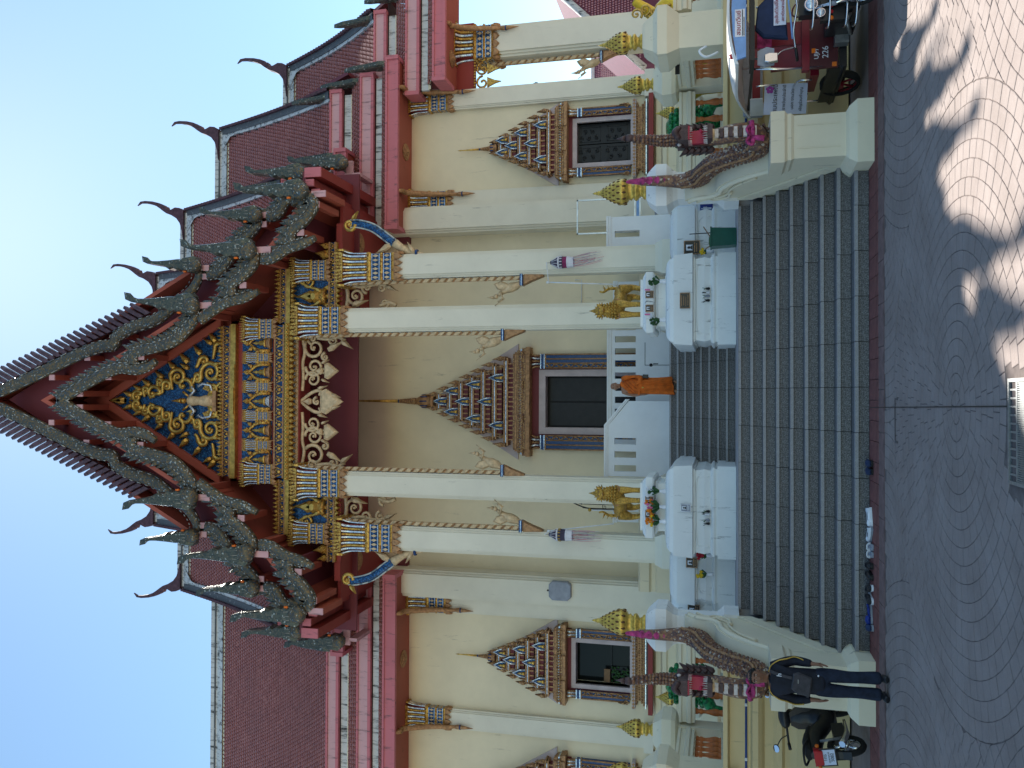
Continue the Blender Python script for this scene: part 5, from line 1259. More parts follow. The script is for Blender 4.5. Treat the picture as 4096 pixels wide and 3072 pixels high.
for s_ in (1, -1):
    sd_ = 'right' if s_ > 0 else 'left'; cx = s_ * 2.16
    p, cy = memorial(cx, 17.65, 'large white plastered memorial with rounded lid on the landing ' + ('in front of the green bin' if s_ > 0 else 'with a small grey plaque'))
    if s_ > 0: framed(p, cx - .03, 17.63, 2.72, .16, .10, lines=4)
    else: framed(p, cx + .08, 17.63, 2.70, .08, .10, mt='grey_box', edge='white_print', portrait=True)
    m = MB().mat('iron_black'); rr = random.Random(8 + s_)
    for q in range(4):
        xx = cx + .1 * s_ + (q - 1.5) * .085 + rr.uniform(-.02, .02); hh = rr.uniform(.06, .10); m.mat(('iron_black', 'grey_box', 'white_print', 'iron_black')[q]); m.lathe(xx, 17.70, [(.018, 2.22), (.030, 2.22 + hh * .4), (.02, 2.22 + hh), (.026, 2.23 + hh)], 7); m.mat('leaf_green' if q % 2 else 'iron_black')
        for e in range(3): m.tube([(xx, 17.70, 2.22 + hh), (xx + rr.uniform(-.05, .05), 17.68, 2.26 + hh + rr.uniform(0, .06))], .005, 4)
    tag(m.build('offering_pots'), 'small dark offering pots standing on the ledge of the %s large white memorial' % sd_, 'pots')
    # smaller memorial set back outward
    p2, cy2 = memorial(s_ * 3.72, 18.9, 'smaller white memorial between the large memorial and the stair wall ' + ('beside the green bin' if s_ > 0 else 'with yellow flowers'), w=.62, d=1.0, z0=1.70)
    framed(p2, s_ * 3.42, 18.87, 2.62, .15 if s_ > 0 else .11, .17 if s_ > 0 else .12, portrait=True)
    if s_ < 0:
        p3, cy3 = memorial(-4.65, 19.6, 'narrow white memorial with black picture behind the stair wall', w=.36, d=.8, z0=1.70); framed(p3, -4.62, 19.57, 2.6, .13, .13, portrait=True)
    # pedestal of the lion
    pd = thing('lion_pedestal', (cx, 18.75, 3.1), ('white moulded pedestal under the lion facing left' if s_ > 0 else 'white moulded pedestal with bright flowers under the left lion'), 'pedestal')
    m = MB().mat('plaster_white')
    m.stack(cx, 18.75, [(.56, .62, 3.10), (.56, .62, 3.15)]); m.stack(cx, 18.75, [(.50, .56, 3.15), (.50, .56, 3.29), (.56, .62, 3.33), (.52, .58, 3.36)]); m.build('base', pd)
    m = MB().mat('plaster_white'); m.stack(cx, 18.75, [(.60, .66, 3.365), (.64, .70, 3.40), (.64, .70, 3.54), (.58, .64, 3.58), (.56, .62, 3.60), (.50, .56, 3.62), (.50, .56, 3.67)]); m.build('cap', pd)
    framed(pd, cx - .13, 18.05, 3.465, .075, .085, name='portrait', portrait=True); framed(pd, cx + .16, 18.05, 3.465, .075, .085, name='portrait', portrait=True)
bouquet(-2.42, 17.95, 3.10, ['flower_orange', 'flower_yellow'], 'orange and yellow flowers in front of the left lion pedestal, left bunch', .30, 18, .14, 2)
bouquet(-2.12, 17.95, 3.10, ['flower_orange', 'flower_orange', 'flower_pink'], 'orange flowers in the middle before the left lion pedestal', .32, 20, .15, 3)
bouquet(-1.80, 17.97, 3.10, ['white_print', 'lantern_dark', 'leaf_green'], 'dark and white faded flowers at the right end of the left pedestal', .3, 14, .12, 4)
bouquet(-3.22, 18.70, 2.16, ['flower_red'], 'red flowers standing on the left small memorial ledge', .22, 14, .09, 5)
bouquet(-3.62, 18.72, 2.16, ['flower_yellow'], 'yellow flowers on the ledge of the left small memorial', .22, 16, .10, 6)
bouquet(3.30, 18.70, 2.16, ['flower_yellow'], 'single yellow blossoms above the green bin', .16, 7, .06, 7)
bouquet(1.78, 17.98, 3.10, ['leaf_green', 'white_print'], 'green sprigs left of the portraits on the right pedestal', .24, 9, .12, 9)
bouquet(2.58, 17.98, 3.10, ['leaf_green'], 'wilted green sprigs right of the portraits on the right pedestal', .24, 9, .12, 10)
for x, y, z, lab in ((1.90, 18.03, 3.49, 'pink garland left of the portraits on the right pedestal'), (2.42, 18.03, 3.49, 'pink garland right of the portraits on the right pedestal'), (-4.45, 19.58, 2.78, 'pink garland on the black picture behind the left stair wall'), (3.22, 18.88, 2.66, 'pink garland beside the black plaque above the green bin')):
    m = MB(); 
    for q in range(7): m.mat('flower_pink' if q < 5 else 'white_print'); m.ball((x, y - .02, z + .06 - q * .022), .018, 6, 4)
    tag(m.build('flower_garland'), lab, 'garland')

# ================================================================ gilded lions
def lion(name, s):
    """guardian lion standing, chest to the front; s mirrors"""
    R = thing(name, (0, 0, 0), '', 'statue')
    m = MB().mat('lion_gold')
    body = smooth_path([(.30, .34, .62), (.22, .22, .56), (.05, .05, .56), (-.10, -.10, .62), (-.16, -.18, .76), (-.15, -.22, .92)], 4); n = len(body)
    m.tube(body, [lerp(.13, .19, min(1, q / (n * .55))) if q < n * .62 else lerp(.19, .10, (q - n * .62) / (n * .38)) for q in range(n)], 12)
    for (x, y, fr) in ((-.24, -.16, 1), (-.02, -.22, 1), (.14, .34, 0), (.34, .22, 0)):
        if fr: L = [(x + .02, y + .05, .62), (x, y, .42), (x - .01, y - .01, .22), (x - .01, y - .02, .05), (x - .02, y - .08, .02)]; r = [.11, .085, .058, .056, .06]
        else: L = [(x, y - .04, .58), (x + .03, y + .02, .42), (x + .07, y + .08, .26), (x + .03, y + .04, .08), (x + .0, y - .02, .02)]; r = [.13, .11, .065, .055, .06]
        P = smooth_path(L, 3); k = len(P); m.tube(P, [lerp(r[min(4, int(q / 3))], r[min(4, int(q / 3) + 1)], (q % 3) / 3) for q in range(k)], 9)
        for t in (-.03, 0, .03): m.ball((P[-1].x + t, P[-1].y - .04, .025), .022, 6, 4)
    m.build('body', R)
    m = MB().mat('lion_gold'); hx, hy, hz = -.16, -.26, .98
    m.ball((hx, hy, hz), .115, 12, 8, 1, 1, 1.05); m.ball((hx, hy - .09, hz - .05), .065, 10, 6, 1.15, 1, .75)
    m.mat('gold_old'); m.ball((hx, hy - .13, hz - .065), .035, 8, 5, 1.3, .6, .5)
    for d in (1, -1): m.mat('gold_old'); m.ball((hx + d * .045, hy - .10, hz + .03), .02, 6, 4); m.mat('lion_gold'); m.prism([(hx + d * .08, hz + .04), (hx + d * .16, hz + .10), (hx + d * .11, hz - .02)], hy - .03, hy + .03)
    m.lathe(hx, hy + .01, [(.10, hz + .06), (.085, hz + .11), (.05, hz + .15), (.03, hz + .20), (.004, hz + .29)], 9)
    for q in range(10): a = PI * (q / 9 - .0); flame(m, hx + .11 * math.cos(a), hz - .02 + .12 * math.sin(a), .09, a, hy + .03, .02, .6)
    m.build('head', R)
    m = MB().mat('lion_gold')
    for lv in range(5):
        for q in range(7):
            a = -PI * .9 + PI * .8 * q / 6; zz_ = .90 - lv * .07; rr_ = .13 + lv * .015
            m.ball((-.15 + rr_ * math.cos(a), -.16 + rr_ * math.sin(a) * .9 - .03, zz_), .032, 6, 4)
    m.mat('gold_old')
    for d in (1, -1): relief_spiral(m, -.12 + d * .16, .60, .10, 1.4, PI / 2, d, -.22, .025)
    m.build('mane', R)
    m = MB().mat('lion_gold'); P = smooth_path([(.32, .40, .62), (.42, .52, .72), (.42, .54, .90), (.34, .46, 1.02), (.36, .48, 1.12)], 4); m.tube(P, [lerp(.05, .02, q / (len(P) - 1)) for q in range(len(P))], 8)
    for q in range(4): flame(m, .40, .66 + q * .11, .12, .4, .5, .03)
    m.build('tail', R)
    R.scale = (s * .98, .95, .90); return R
L1 = lion('lion_statue', 1); L1.location = (2.20, 18.72, 3.67); L1['label'] = 'gilded guardian lion on the right pedestal, above the black plaque'; L1['group'] = 'gilded lions on the memorials'
L2 = lion('lion_statue', -1); L2.location = (-2.10, 18.72, 3.67); L2['label'] = 'gilded guardian lion on the left pedestal, above the orange flowers'; L2['group'] = 'gilded lions on the memorials'

# ================================================================ serpents on the stair walls
def naga(s):
    R = thing('serpent_statue', (s * 3.8, 13.0, 1.34), ('rearing mosaic serpent with open red mouth above the right post, by the three-wheeler' if s > 0 else 'rearing mosaic serpent with open red mouth behind the standing man'), 'statue', 'serpents on the stair walls')
    X = 3.80
    path = smooth_path([(X + .04, 14.54, 3.34), (X + .03, 14.53, 3.05), (X + .02, 14.56, 2.78), (X, 14.50, 2.56), (X, 14.28, 2.34), (X, 14.0, 2.26), (X, 13.55, 2.10), (X, 13.15, 1.80), (X, 12.9, 1.54), (X + .02, 12.72, 1.46), (X + .10, 12.55, 1.46)], 5)
    path = [Vector((s * p.x, p.y, p.z)) for p in path]; n = len(path)
    m = MB().mat('naga_scale'); m.tube(path, [lerp(.07, .145, min(1, q / (n * .35))) for q in range(n)], 12)
    m.mat('naga_dark')
    for q in range(2, n - 2):   # belly bands along the inner side and dorsal crest
        p = path[q]; t = (path[q + 1] - path[q - 1]).normalized()
    b = MB().mat('gold_old'); ins = [p + Vector((-s * .12, -.02, .09)) for p in path[15:]]; m.mat('gold_old'); m.tube(ins, .024, 6); ins2 = [p + Vector((-s * .02, -.04, .14)) for p in path[15:]]; m.tube(ins2, .024, 6)
    m.mat('naga_dark')
    for q in range(16, n - 1, 1):
        p = path[q]; m.prism([(p.y - .05, p.z + .12), (p.y + .05, p.z + .12), (p.y + .06, p.z + .19)], s * (X + .05) - .02, s * (X + .05) + .02, 'yz')
    m.build('body', R)
    # scales
    sc = MB().mat('naga_scale')
    for q in range(16, n - 1):
        p = path[q]; t = (path[q + 1] - path[q - 1]).normalized(); rad = lerp(.07, .145, min(1, q / (n * .35)))
        for a in range(9):
            for h in (0, .5):
                an = 2 * PI * (a + h) / 9; u = Vector((1, 0, 0)); v = t.cross(u).normalized()
                c = p + t * .04 * (h * 2) + (u * math.cos(an) + v * math.sin(an)) * rad * .97
                sc.ball(c, .028, 5, 3)
    sc.build('scales', R)
    # raised neck
    nx, ny = s * (X + .12), 12.52
    neck = smooth_path([(s * (X + .02), 12.66, 1.46), (nx, ny - .02, 1.56), (nx, ny - .10, 1.80), (nx - s * .02, ny - .06, 2.02), (nx - s * .02, ny, 2.20), (nx - s * .01, ny + .03, 2.36)], 4)
    m = MB().mat('naga_scale'); k = len(neck); m.tube(neck, [lerp(.16, .10, q / (k - 1)) for q in range(k)], 12)
    m.build('neck', R)
    m = MB()
    for q in range(9):
        z = 1.52 + q * .065; yy = ny - .10 - (.10 - q * .004) + (.02 if q < 2 else 0) - math.sin(q / 9 * PI) * .04
        m.mat('belly_white' if q % 2 == 0 else 'naga_dark'); m.box(nx - s * .02 - .075 + q * .002, nx - s * .02 + .075 - q * .002, yy - .035, yy + .03, z, z + .05)
    m.mat('gold_pale'); m.lathe(nx - s * .02, ny - .12, [(.10, 2.05), (.08, 2.09), (.11, 2.13), (.07, 2.17)], 10); m.build('belly', R)
    # open mouth: lower jaw, upper jaw, teeth, tongue
    hx, hz = nx - s * .02, 2.22
    m = MB().mat('naga_dark')
    m.prism([(hx - .13, hz - .10), (hx + .13, hz - .10), (hx + .14, hz - .03), (hx - .14, hz - .03)], ny - .34, ny + .05)
    m.prism([(hx - .15, hz + .24), (hx + .15, hz + .24), (hx + .13, hz + .38), (hx - .13, hz + .38)], ny - .36, ny + .10)
    m.box(hx - .16, hx + .16, ny - .02, ny + .14, hz - .10, hz + .40)
    for d in (1, -1): m.ball((hx + d * .13, ny - .10, hz + .36), .065, 8, 6); m.mat('belly_white'); m.ball((hx + d * .15, ny - .15, hz + .365), .03, 7, 5); m.mat('naga_dark')
    m.tube(smooth_path([(hx - .1, ny - .33, hz + .36), (hx, ny - .38, hz + .42), (hx + .1, ny - .33, hz + .36)], 3), .05, 7)
    m.mat('mouth_red'); m.box(hx - .125, hx + .125, ny - .10, ny - .021, hz - .03, hz + .24); m.tube(smooth_path([(hx, ny - .08, hz + .0), (hx, ny - .22, hz + .02), (hx + .02, ny - .34, hz + .07)], 3), .04, 7, True, .5)
    m.prism([(hx - .13, hz + .215), (hx + .13, hz + .215), (hx + .13, hz + .238), (hx - .13, hz + .238)], ny - .34, ny)
    m.mat('belly_white')
    for q in range(6):
        xx = hx - .11 + q * .044
        for (zb_, d) in ((hz - .03, 1), (hz + .24, -1)): m.lathe(xx, ny - .32, [(.013, min(zb_, zb_ + d * .07) if d > 0 else zb_ - .07), (.001 if d > 0 else .013, max(zb_ + d * .07, zb_ - 0))] if d > 0 else [(.001, zb_ - .07), (.013, zb_)], 5)
    for q in range(5):
        for d in (1, -1):
            for (zb_, e) in ((hz - .03, 1), (hz + .24, -1)): m.prism([(ny - .28 + q * .06, zb_), (ny - .24 + q * .06, zb_), (ny - .26 + q * .06, zb_ + e * .055)], hx + d * .125 - .008, hx + d * .125 + .008, 'yz')
    m.xf(0, Matrix.Translation((hx, 0, 0)) @ Matrix.Diagonal((.74, 1, 1, 1)) @ Matrix.Translation((-hx, 0, 0))); m.build('head', R)
    # tall crest
    m = MB().mat('naga_dark'); C = smooth_path([(hx, ny - .05, hz + .34), (hx + s * .01, ny + .02, hz + .55), (hx + s * .05, ny + .04, hz + .80), (hx + s * .09, ny + .03, hz + 1.08)], 5); k = len(C)
    m.tube(C, [lerp(.10, .042, (q / (k - 1)) ** .8) for q in range(k)], 10); m.ball((C[-1].x, C[-1].y, C[-1].z + .02), .06, 8, 6, 1, 1, 1.3); m.lathe(C[-1].x, C[-1].y, [(.05, C[-1].z + .08), (.02, C[-1].z + .15), (.003, C[-1].z + .22)], 7)
    m.mat('naga_scale')
    for q in range(k - 2):
        for a in range(6): an = -PI * a / 5; m.ball((C[q].x + math.cos(an) * .085 * (1 - q / k * .6), C[q].y + math.sin(an) * .085 * (1 - q / k * .6), C[q].z + .04), .03, 5, 3)
    m.mat('naga_dark')
    for q in range(5): z = hz + .05 + q * .08; yb_ = ny + .10; m.prism([(yb_, z), (yb_ + .22 - q * .02, z + .10), (yb_ + .02, z + .12)], hx - .03, hx + .03, 'yz')
    for d in (1, -1):
        for q in range(5): flame(m, hx + d * .14, hz - .12 + q * .09, .16, (PI * .30 if d > 0 else PI * .70), ny + .02, .03, .5)
    m.build('crest', R)
    # pink cloth on the tail and a ribbon round the neck
    c = MB().mat('pink_cloth'); tp = [p + Vector((0, -.02, 0)) for p in path[:9]]
    c.tube([(p.x, p.y - .02, p.z) for p in path[:15]], [.055, .07, .062, .075, .066, .08, .07, .082, .074, .088, .078, .092, .082, .09, .08], 10)
    c.tube(smooth_path([(s * (X + .04), 14.54, 3.32), (s * (X + .05), 14.56, 3.46), (s * (X + .04), 14.53, 3.58)], 3), [.055, .058, .052, .045, .04, .03, .015], 8); tag(c.build('tail_cloth', R), 'bright pink cloth wound round the tail')
    c = MB().mat('pink_cloth'); c.tube([(nx + .15 * math.cos(a * PI / 6), ny - .05 + .16 * math.sin(a * PI / 6), 1.60 + .02 * math.sin(a)) for a in range(13)], .035, 7)
    for d in (1, -1): c.tube(smooth_path([(nx - s * .1, ny - .24, 1.60), (nx - s * .1 + d * .09, ny - .29, 1.66), (nx - s * .1 + d * .13, ny - .28, 1.58), (nx - s * .1, ny - .25, 1.58)], 3), .035, 6, True, .5)
    c.tube([(nx - s * .12, ny - .25, 1.58), (nx - s * .15, ny - .27, 1.42)], [.03, .045], 6); tag(c.build('neck_ribbon', R), 'bright pink ribbon tied round the neck')
    return R
naga(1); naga(-1)
# green scaled statues on the terrace behind the serpents
def green_statue(x, y, label, s):
    R = thing('green_statue', (x, y, 1.71), label, 'statue')
    m = MB().mat('plaster_cream'); m.stack(x, y, [(.34, .34, 1.71), (.34, .34, 1.86), (.24, .24, 1.92), (.24, .24, 2.02)]); m.build('plinth', R)
    m = MB().mat('jade_green'); prof = [(.10, 2.02), (.22, 2.12), (.36, 2.32), (.43, 2.56), (.42, 2.78), (.36, 2.96), (.24, 3.10), (.12, 3.18)]
    m.lathe(x, y, prof, 16)
    for r, z in ((.30, 2.22), (.40, 2.40), (.435, 2.54), (.435, 2.68), (.415, 2.82), (.37, 2.95), (.28, 3.06)):
        for q in range(16): a = 2 * PI * (q + (int(z * 50) % 2) * .5) / 16; m.ball((x + r * math.cos(a), y + r * math.sin(a), z), .072, 6, 4, 1, 1, .8)
    m.build('body', R)
    m = MB().mat('jade_green'); m.tube(smooth_path([(x - s * .2, y - .2, 3.05), (x - s * .26, y - .22, 3.22), (x - s * .22, y - .2, 3.40)], 4), [.07, .06, .05, .04, .03, .02, .015, .01, .006], 7); m.tube(smooth_path([(x + s * .2, y - .3, 2.3), (x + s * .34, y - .42, 2.15), (x + s * .30, y - .44, 1.95)], 4), [.14, .14, .13, .12, .11, .10, .08, .06, .04], 8); m.build('tail', R)
green_statue(6.1, 19.0, 'green scaled statue behind the right serpent head', 1); green_statue(-6.1, 19.0, 'green scaled statue behind the left serpent head', -1)
# ================================================================ people
def skin_mesh(name, verts, edges, radii, mat_name, sub=2, M=None):
    me = bpy.data.meshes.new(name); me.from_pydata(verts, edges, []); ob = bpy.data.objects.new('tmp_skin', me); S.collection.objects.link(ob)
    ob.modifiers.new('k', 'SKIN'); sm = ob.modifiers.new('s', 'SUBSURF'); sm.levels = sub; sm.render_levels = sub
    sv = me.skin_vertices[0].data
    for i, r in enumerate(radii): sv[i].radius = r if isinstance(r, tuple) else (r, r)
    sv[0].use_root = True
    bpy.context.view_layer.update(); dg = bpy.context.evaluated_depsgraph_get()
    out = bpy.data.meshes.new_from_object(ob.evaluated_get(dg)); bpy.data.objects.remove(ob)
    out.materials.clear(); out.materials.append(MATS[mat_name])
    for p in out.polygons: p.use_smooth = True; p.material_index = 0
    if M: out.transform(M)
    out.name = name; return out
def merge_into(me, mb, M=None):
    """append a builder's faces to an existing mesh"""
    import bmesh
    add = mb.mesh('tmp'); 
    if M: add.transform(M)
    off = len(me.materials)
    for m_ in add.materials: me.materials.append(m_)
    for p in add.polygons: p.material_index += off
    b = bmesh.new(); b.from_mesh(me); b.from_mesh(add); b.to_mesh(me); b.free(); bpy.data.meshes.remove(add)
class Sk:
    def __init__(s): s.v = []; s.e = []; s.r = []
    def add(s, p, r, par=None):
        s.v.append(p); s.r.append(r); i = len(s.v) - 1
        if par is not None: s.e.append((par, i))
        return i
    def chain(s, par, *pr):
        for p, r in pr: par = s.add(p, r, par)
        return par
def hand(sk, wrist, d, side, curl=.5):
    """palm and five fingers hanging from a wrist; d = +1/-1 body side"""
    wx, wy, wz = sk.v[wrist]
    palm = sk.add((wx + d * .005, wy - .012, wz - .055), (.032, .016), wrist)
    for q, (dy, L) in enumerate(((-.030, .062), (-.010, .072), (.010, .066), (.028, .052))):
        b = sk.add((wx + d * .004, wy - .012 + dy, wz - .095), .0092, palm)
        b = sk.add((wx - d * .006 * curl, wy - .016 + dy, wz - .095 - L * .55), .0085, b)
        sk.add((wx - d * .028 * curl, wy - .020 + dy, wz - .095 - L), .007, b)
    t = sk.add((wx - d * .006, wy - .045, wz - .060), .011, palm); t = sk.add((wx - d * .014, wy - .060, wz - .085), .0095, t); sk.add((wx - d * .018, wy - .062, wz - .108), .008, t)
def body_skin(name, k, mat_name, arms, M, legs=True, head_tilt=0.):
    sk = Sk(); pel = sk.add((0, 0, .88), .115); c = sk.chain(pel, ((0, 0, 1.06), .11), ((0, -.01, 1.24), .13)); nb_ = sk.chain(c, ((0, .0, 1.375), .062), ((0, -.012, 1.43), .052))
    h = sk.chain(nb_, ((head_tilt * .3, -.030, 1.485), (.072, .082)), ((head_tilt * .7, -.026, 1.55), (.092, .112)), ((head_tilt, -.012, 1.622), (.082, .098)), ((head_tilt, -.010, 1.655), (.04, .05)))
    for d in (1, -1):
        sh = sk.add((d * .165, 0, 1.325), .058, c); a = arms[0 if d < 0 else 1]
        el = sk.chain(sh, (a[0], .047)); mid = tuple((a[0][i] + a[1][i]) / 2 for i in range(3)); wr = sk.chain(el, (mid, .042), (a[1], .028)); hand(sk, wr, d, d)
        if legs:
            hp = sk.add((d * .085, 0, .84), .092, pel); sk.chain(hp, ((d * .095, -.015, .48), .062), ((d * .098, .03, .28), .056), ((d * .10, .03, .085), .040), ((d * .105, -.03, .04), .04), ((d * .115, -.13, .028), .032))
    me = skin_mesh(name, sk.v, sk.e, sk.r, mat_name)
    f = MB().mat(mat_name); hx = head_tilt * .8
    f.prism([(hx - .012, 1.545), (hx + .012, 1.545), (hx + .019, 1.505), (hx, 1.500), (hx - .019, 1.505)], -.138, -.10, inset=.3, ins_y=-.142)
    for d in (1, -1): f.ball((hx + d * .078, -.012, 1.53), .026, 8, 6, .5, .8, 1.25)
    f.mat('belly_white')
    for d in (1, -1): f.ball((hx + d * .032, -.112, 1.552), .011, 7, 5, 1.3, .5, .6)
    f.mat('hair_black')
    for d in (1, -1): f.ball((hx + d * .032, -.117, 1.552), .006, 6, 4, 1, .5, 1); f.tube([(hx + d * .015, -.118, 1.573), (hx + d * .034, -.118, 1.578), (hx + d * .052, -.105, 1.572)], .0055, 5)
    f.mat('mouth_red' if False else 'skin_dark'); f.tube([(hx - .024, -.113, 1.478), (hx, -.119, 1.475), (hx + .024, -.113, 1.478)], .0065, 5)
    merge_into(me, f); me.transform(M); return me
# ---- man in dark clothes at the foot of the steps
MP = (-3.42, 11.40, 0); MM = Matrix.Translation(MP) @ Matrix.Rotation(.12, 4, 'Z') @ Matrix.Diagonal((1.0, 1.0, 1.012, 1))
man = thing('person', MP, 'man in a black jacket with yellow sleeve stripes and grey shoulder bag', 'person')
arms = [((-.245, .05, 1.09), (-.215, -.03, .855)), ((.235, .05, 1.09), (.225, -.06, .86))]
me = body_skin('body', 1, 'skin_dark', arms, MM, head_tilt=.012); o = bpy.data.objects.new('body', me); S.collection.objects.link(o); child(o, man)
def cloth(name, sk, mt, parent, M, sub=2):
    me = skin_mesh(name, sk.v, sk.e, sk.r, mt, sub, M); o = bpy.data.objects.new(name, me); S.collection.objects.link(o); child(o, parent); return o
sk = Sk(); pel = sk.add((0, 0, .70), (.168, .135)); c = sk.chain(pel, ((0, 0, .80), (.172, .135)), ((0, 0, .92), (.175, .13)), ((0, -.005, 1.08), (.165, .13)), ((0, -.01, 1.24), (.165, .125))); sk.chain(c, ((0, 0, 1.36), (.085, .08)), ((0, -.005, 1.40), (.064, .066)))
for d, a in ((-1, arms[0]), (1, arms[1])):
    sh = sk.add((d * .17, 0, 1.315), .082, c); sk.chain(sh, ((d * .205, .025, 1.2), .074), (a[0], .066), (((a[0][0] + a[1][0]) / 2, (a[0][1] + a[1][1]) / 2, .97), .060), ((a[1][0], a[1][1] + .005, .875), .046))
cloth('jacket', sk, 'jacket_navy', man, MM)
sk = Sk(); pel = sk.add((0, 0, .90), (.15, .12)); sk.chain(pel, ((0, 0, .80), (.155, .12)))
for d in (1, -1): hp = sk.add((d * .088, 0, .74), (.10, .11), 1); sk.chain(hp, ((d * .092, -.01, .60), .092), ((d * .088, -.02, .46), .078), ((d * .092, .01, .28), .078), ((d * .098, .02, .14), .086), ((d * .10, .015, .05), .09))
cloth('trousers', sk, 'jeans_navy', man, MM)
m = MB().mat('black_plastic')
for d in (1, -1): m.tube(smooth_path([(d * .10, .07, .035), (d * .105, -.03, .045), (d * .115, -.13, .038), (d * .118, -.175, .030)], 3), [.040, .046, .048, .050, .050, .050, .048, .045, .042, .03], 9, True, .75)
m.xf(0, MM); m.build('shoes', man)
m = MB().mat('hair_black'); m.ball((.010, .0, 1.585), .098, 14, 8, .98, 1.08, .78)
for q in range(22): a = PI * 2 * q / 22; m.ball((.010 + .082 * math.cos(a), -.002 + .090 * math.sin(a), 1.60 + (.012 if math.sin(a) < -.3 else -.02)), .022, 6, 4)
for q in range(9): m.ball((-.055 + q * .016, -.088, 1.612 + .006 * (q % 2)), .020, 6, 4)
m.xf(0, MM); m.build('hair', man)
m = MB().mat('bag_grey'); i0 = len(m.v)
m.prism([(-.10, -.13), (.12, -.10), (.135, .06), (.10, .12), (-.08, .10), (-.12, .02)], -.20, -.13, inset=.12, ins_y=-.215); m.xf(i0, Matrix.Translation((-.02, 0, 1.02)) @ Matrix.Rotation(.25, 4, 'Y'))
m.tube(smooth_path([(.12, .02, 1.405), (.10, -.09, 1.37), (.07, -.145, 1.25), (.05, -.165, 1.12)], 4), .022, 6, True, .35); m.tube(smooth_path([(-.10, -.16, .95), (-.17, -.08, .93), (-.18, .02, .98)], 4), .018, 6, True, .4); m.mat('steel'); m.box(.00, .05, -.219, -.212, 1.055, 1.062)
m.xf(0, MM); m.build('shoulder_bag', man)
for d, a in ((-1, arms[0]), (1, arms[1])):
    m = MB().mat('stripe_gold')
    for o_ in (0, .022): m.tube(smooth_path([(d * .09, -.035 - o_, 1.395), (d * (.165 + o_ * .2), -.055 - o_, 1.372), (d * (.236), -.045 - o_, 1.28), (d * .262, -.030 - o_, 1.18), (a[0][0] + d * .052, a[0][1] - .040 - o_, 1.08), (a[0][0] * .97 + d * .036, .0 - .047 - o_, .98)], 4), .0065, 5)
    m.xf(0, MM); m.build('sleeve_stripes', man)
words('h', .085, 'white_print', man, MM @ facing(.075, -.146, 1.275, -.15), 'chest_print', .003)
m = MB().mat('white_print'); m.ball((.10, -.150, .815), .012, 6, 4); m.xf(0, MM); m.build('button', man)
# ---- monk on the upper steps
MP = (.43, 20.98, 3.04); MM = Matrix.Translation(MP) @ Matrix.Rotation(-.10, 4, 'Z') @ Matrix.Diagonal((1.0, 1.0, .975, 1))
monk = thing('person', MP, 'monk in an orange robe with shaved head walking down the upper steps', 'person')
arms = [((-.225, .03, 1.07), (-.20, -.06, .86)), ((.235, .02, 1.06), (.235, -.05, .84))]
me = body_skin('body', 1, 'skin', arms, MM, head_tilt=-.008); o = bpy.data.objects.new('body', me); S.collection.objects.link(o); child(o, monk)
m = MB().mat('robe_orange'); rings = []
secs = [(.085, .200, .165, .03), (.10, .215, .175, .02), (.35, .205, .165, .0), (.60, .200, .16, -.01), (.80, .200, .16, -.01), (.93, .195, .155, -.01), (1.06, .180, .15, -.01), (1.18, .182, .145, -.01), (1.27, .165, .125, 0), (1.34, .125, .10, 0), (1.385, .075, .075, 0)]
n = 40
for q, (z, rx, ry, oy) in enumerate(secs):
    ring = []
    for a in range(n):
        an = 2 * PI * a / n; fold = .010 * math.sin(7 * an + z * 2.2) * (1.2 - z * .6) + .006 * math.sin(13 * an - z * 5)
        x = (rx + fold) * math.cos(an); y = (ry + fold) * math.sin(an) + oy; zz_ = z
        if z > 1.2: zz_ = z + .03 * max(0, math.cos(an)) - .17 * max(0, -math.cos(an)) * (z - 1.1) * 2.2
        if z < .2: zz_ = z + .03 * math.cos(an) + .012 * math.sin(5 * an)
        ring.append((x, y, zz_))
    i = m.add(ring)
    if rings: m.ring(rings[-1], i, n, True)
    rings.append(i)
m.mat('robe_fold')
for (A_, B_, bow) in (((.13, -.10, 1.37), (-.17, -.10, 1.08), -.05), ((.16, -.09, 1.33), (-.14, -.135, 1.02), -.05), ((.17, -.08, 1.26), (-.06, -.16, .98), -.04), ((.19, -.06, 1.14), (.02, -.165, .96), -.03)):
    mid = tuple((A_[i] + B_[i]) / 2 + (bow if i == 1 else 0) for i in range(3)); m.tube(smooth_path([A_, mid, B_], 5), .011, 6)
m.mat('robe_orange'); m.tube(smooth_path([(.17, -.02, 1.36), (.21, -.06, 1.22), (.235, -.07, 1.05), (.20, -.10, .90), (.10, -.16, .92), (.05, -.17, 1.02)], 5), [.05 + .018 * math.sin(q * .5) for q in range(26)], 9)
m.prism([(-.20, .95), (.22, .90), (.23, .86), (-.205, .905)], -.175, -.10)
for q in range(5): xx = -.1 + q * .06; m.tube([(xx, -.165, .86), (xx + .01, -.175, .5), (xx + .015, -.182, .13)], .010, 5)
m.mat('stripe_gold'); m.ball((-.02, -.185, .83), .02, 6, 4, 1, .5, 1.6)
m.xf(0, MM); m.build('robe', monk)
m = MB().mat('black_plastic'); m.prism([(.20, .70), (.285, .70), (.29, .83), (.21, .84)], -.13, -.02, inset=.1, ins_y=-.14); m.tube([(.23, -.07, .84), (.235, -.06, .88), (.26, -.06, .84)], .01, 5); m.xf(0, MM); tag(m.build('small_bag'), 'small black bag held in the hand of the monk', 'bag')
m = MB().mat('wood_brown')
for d in (1, -1): m.tube([(d * .10, .07, .012), (d * .112, -.17, .012)], .046, 8, True, .28)
m.xf(0, MM); m.build('sandals', monk)
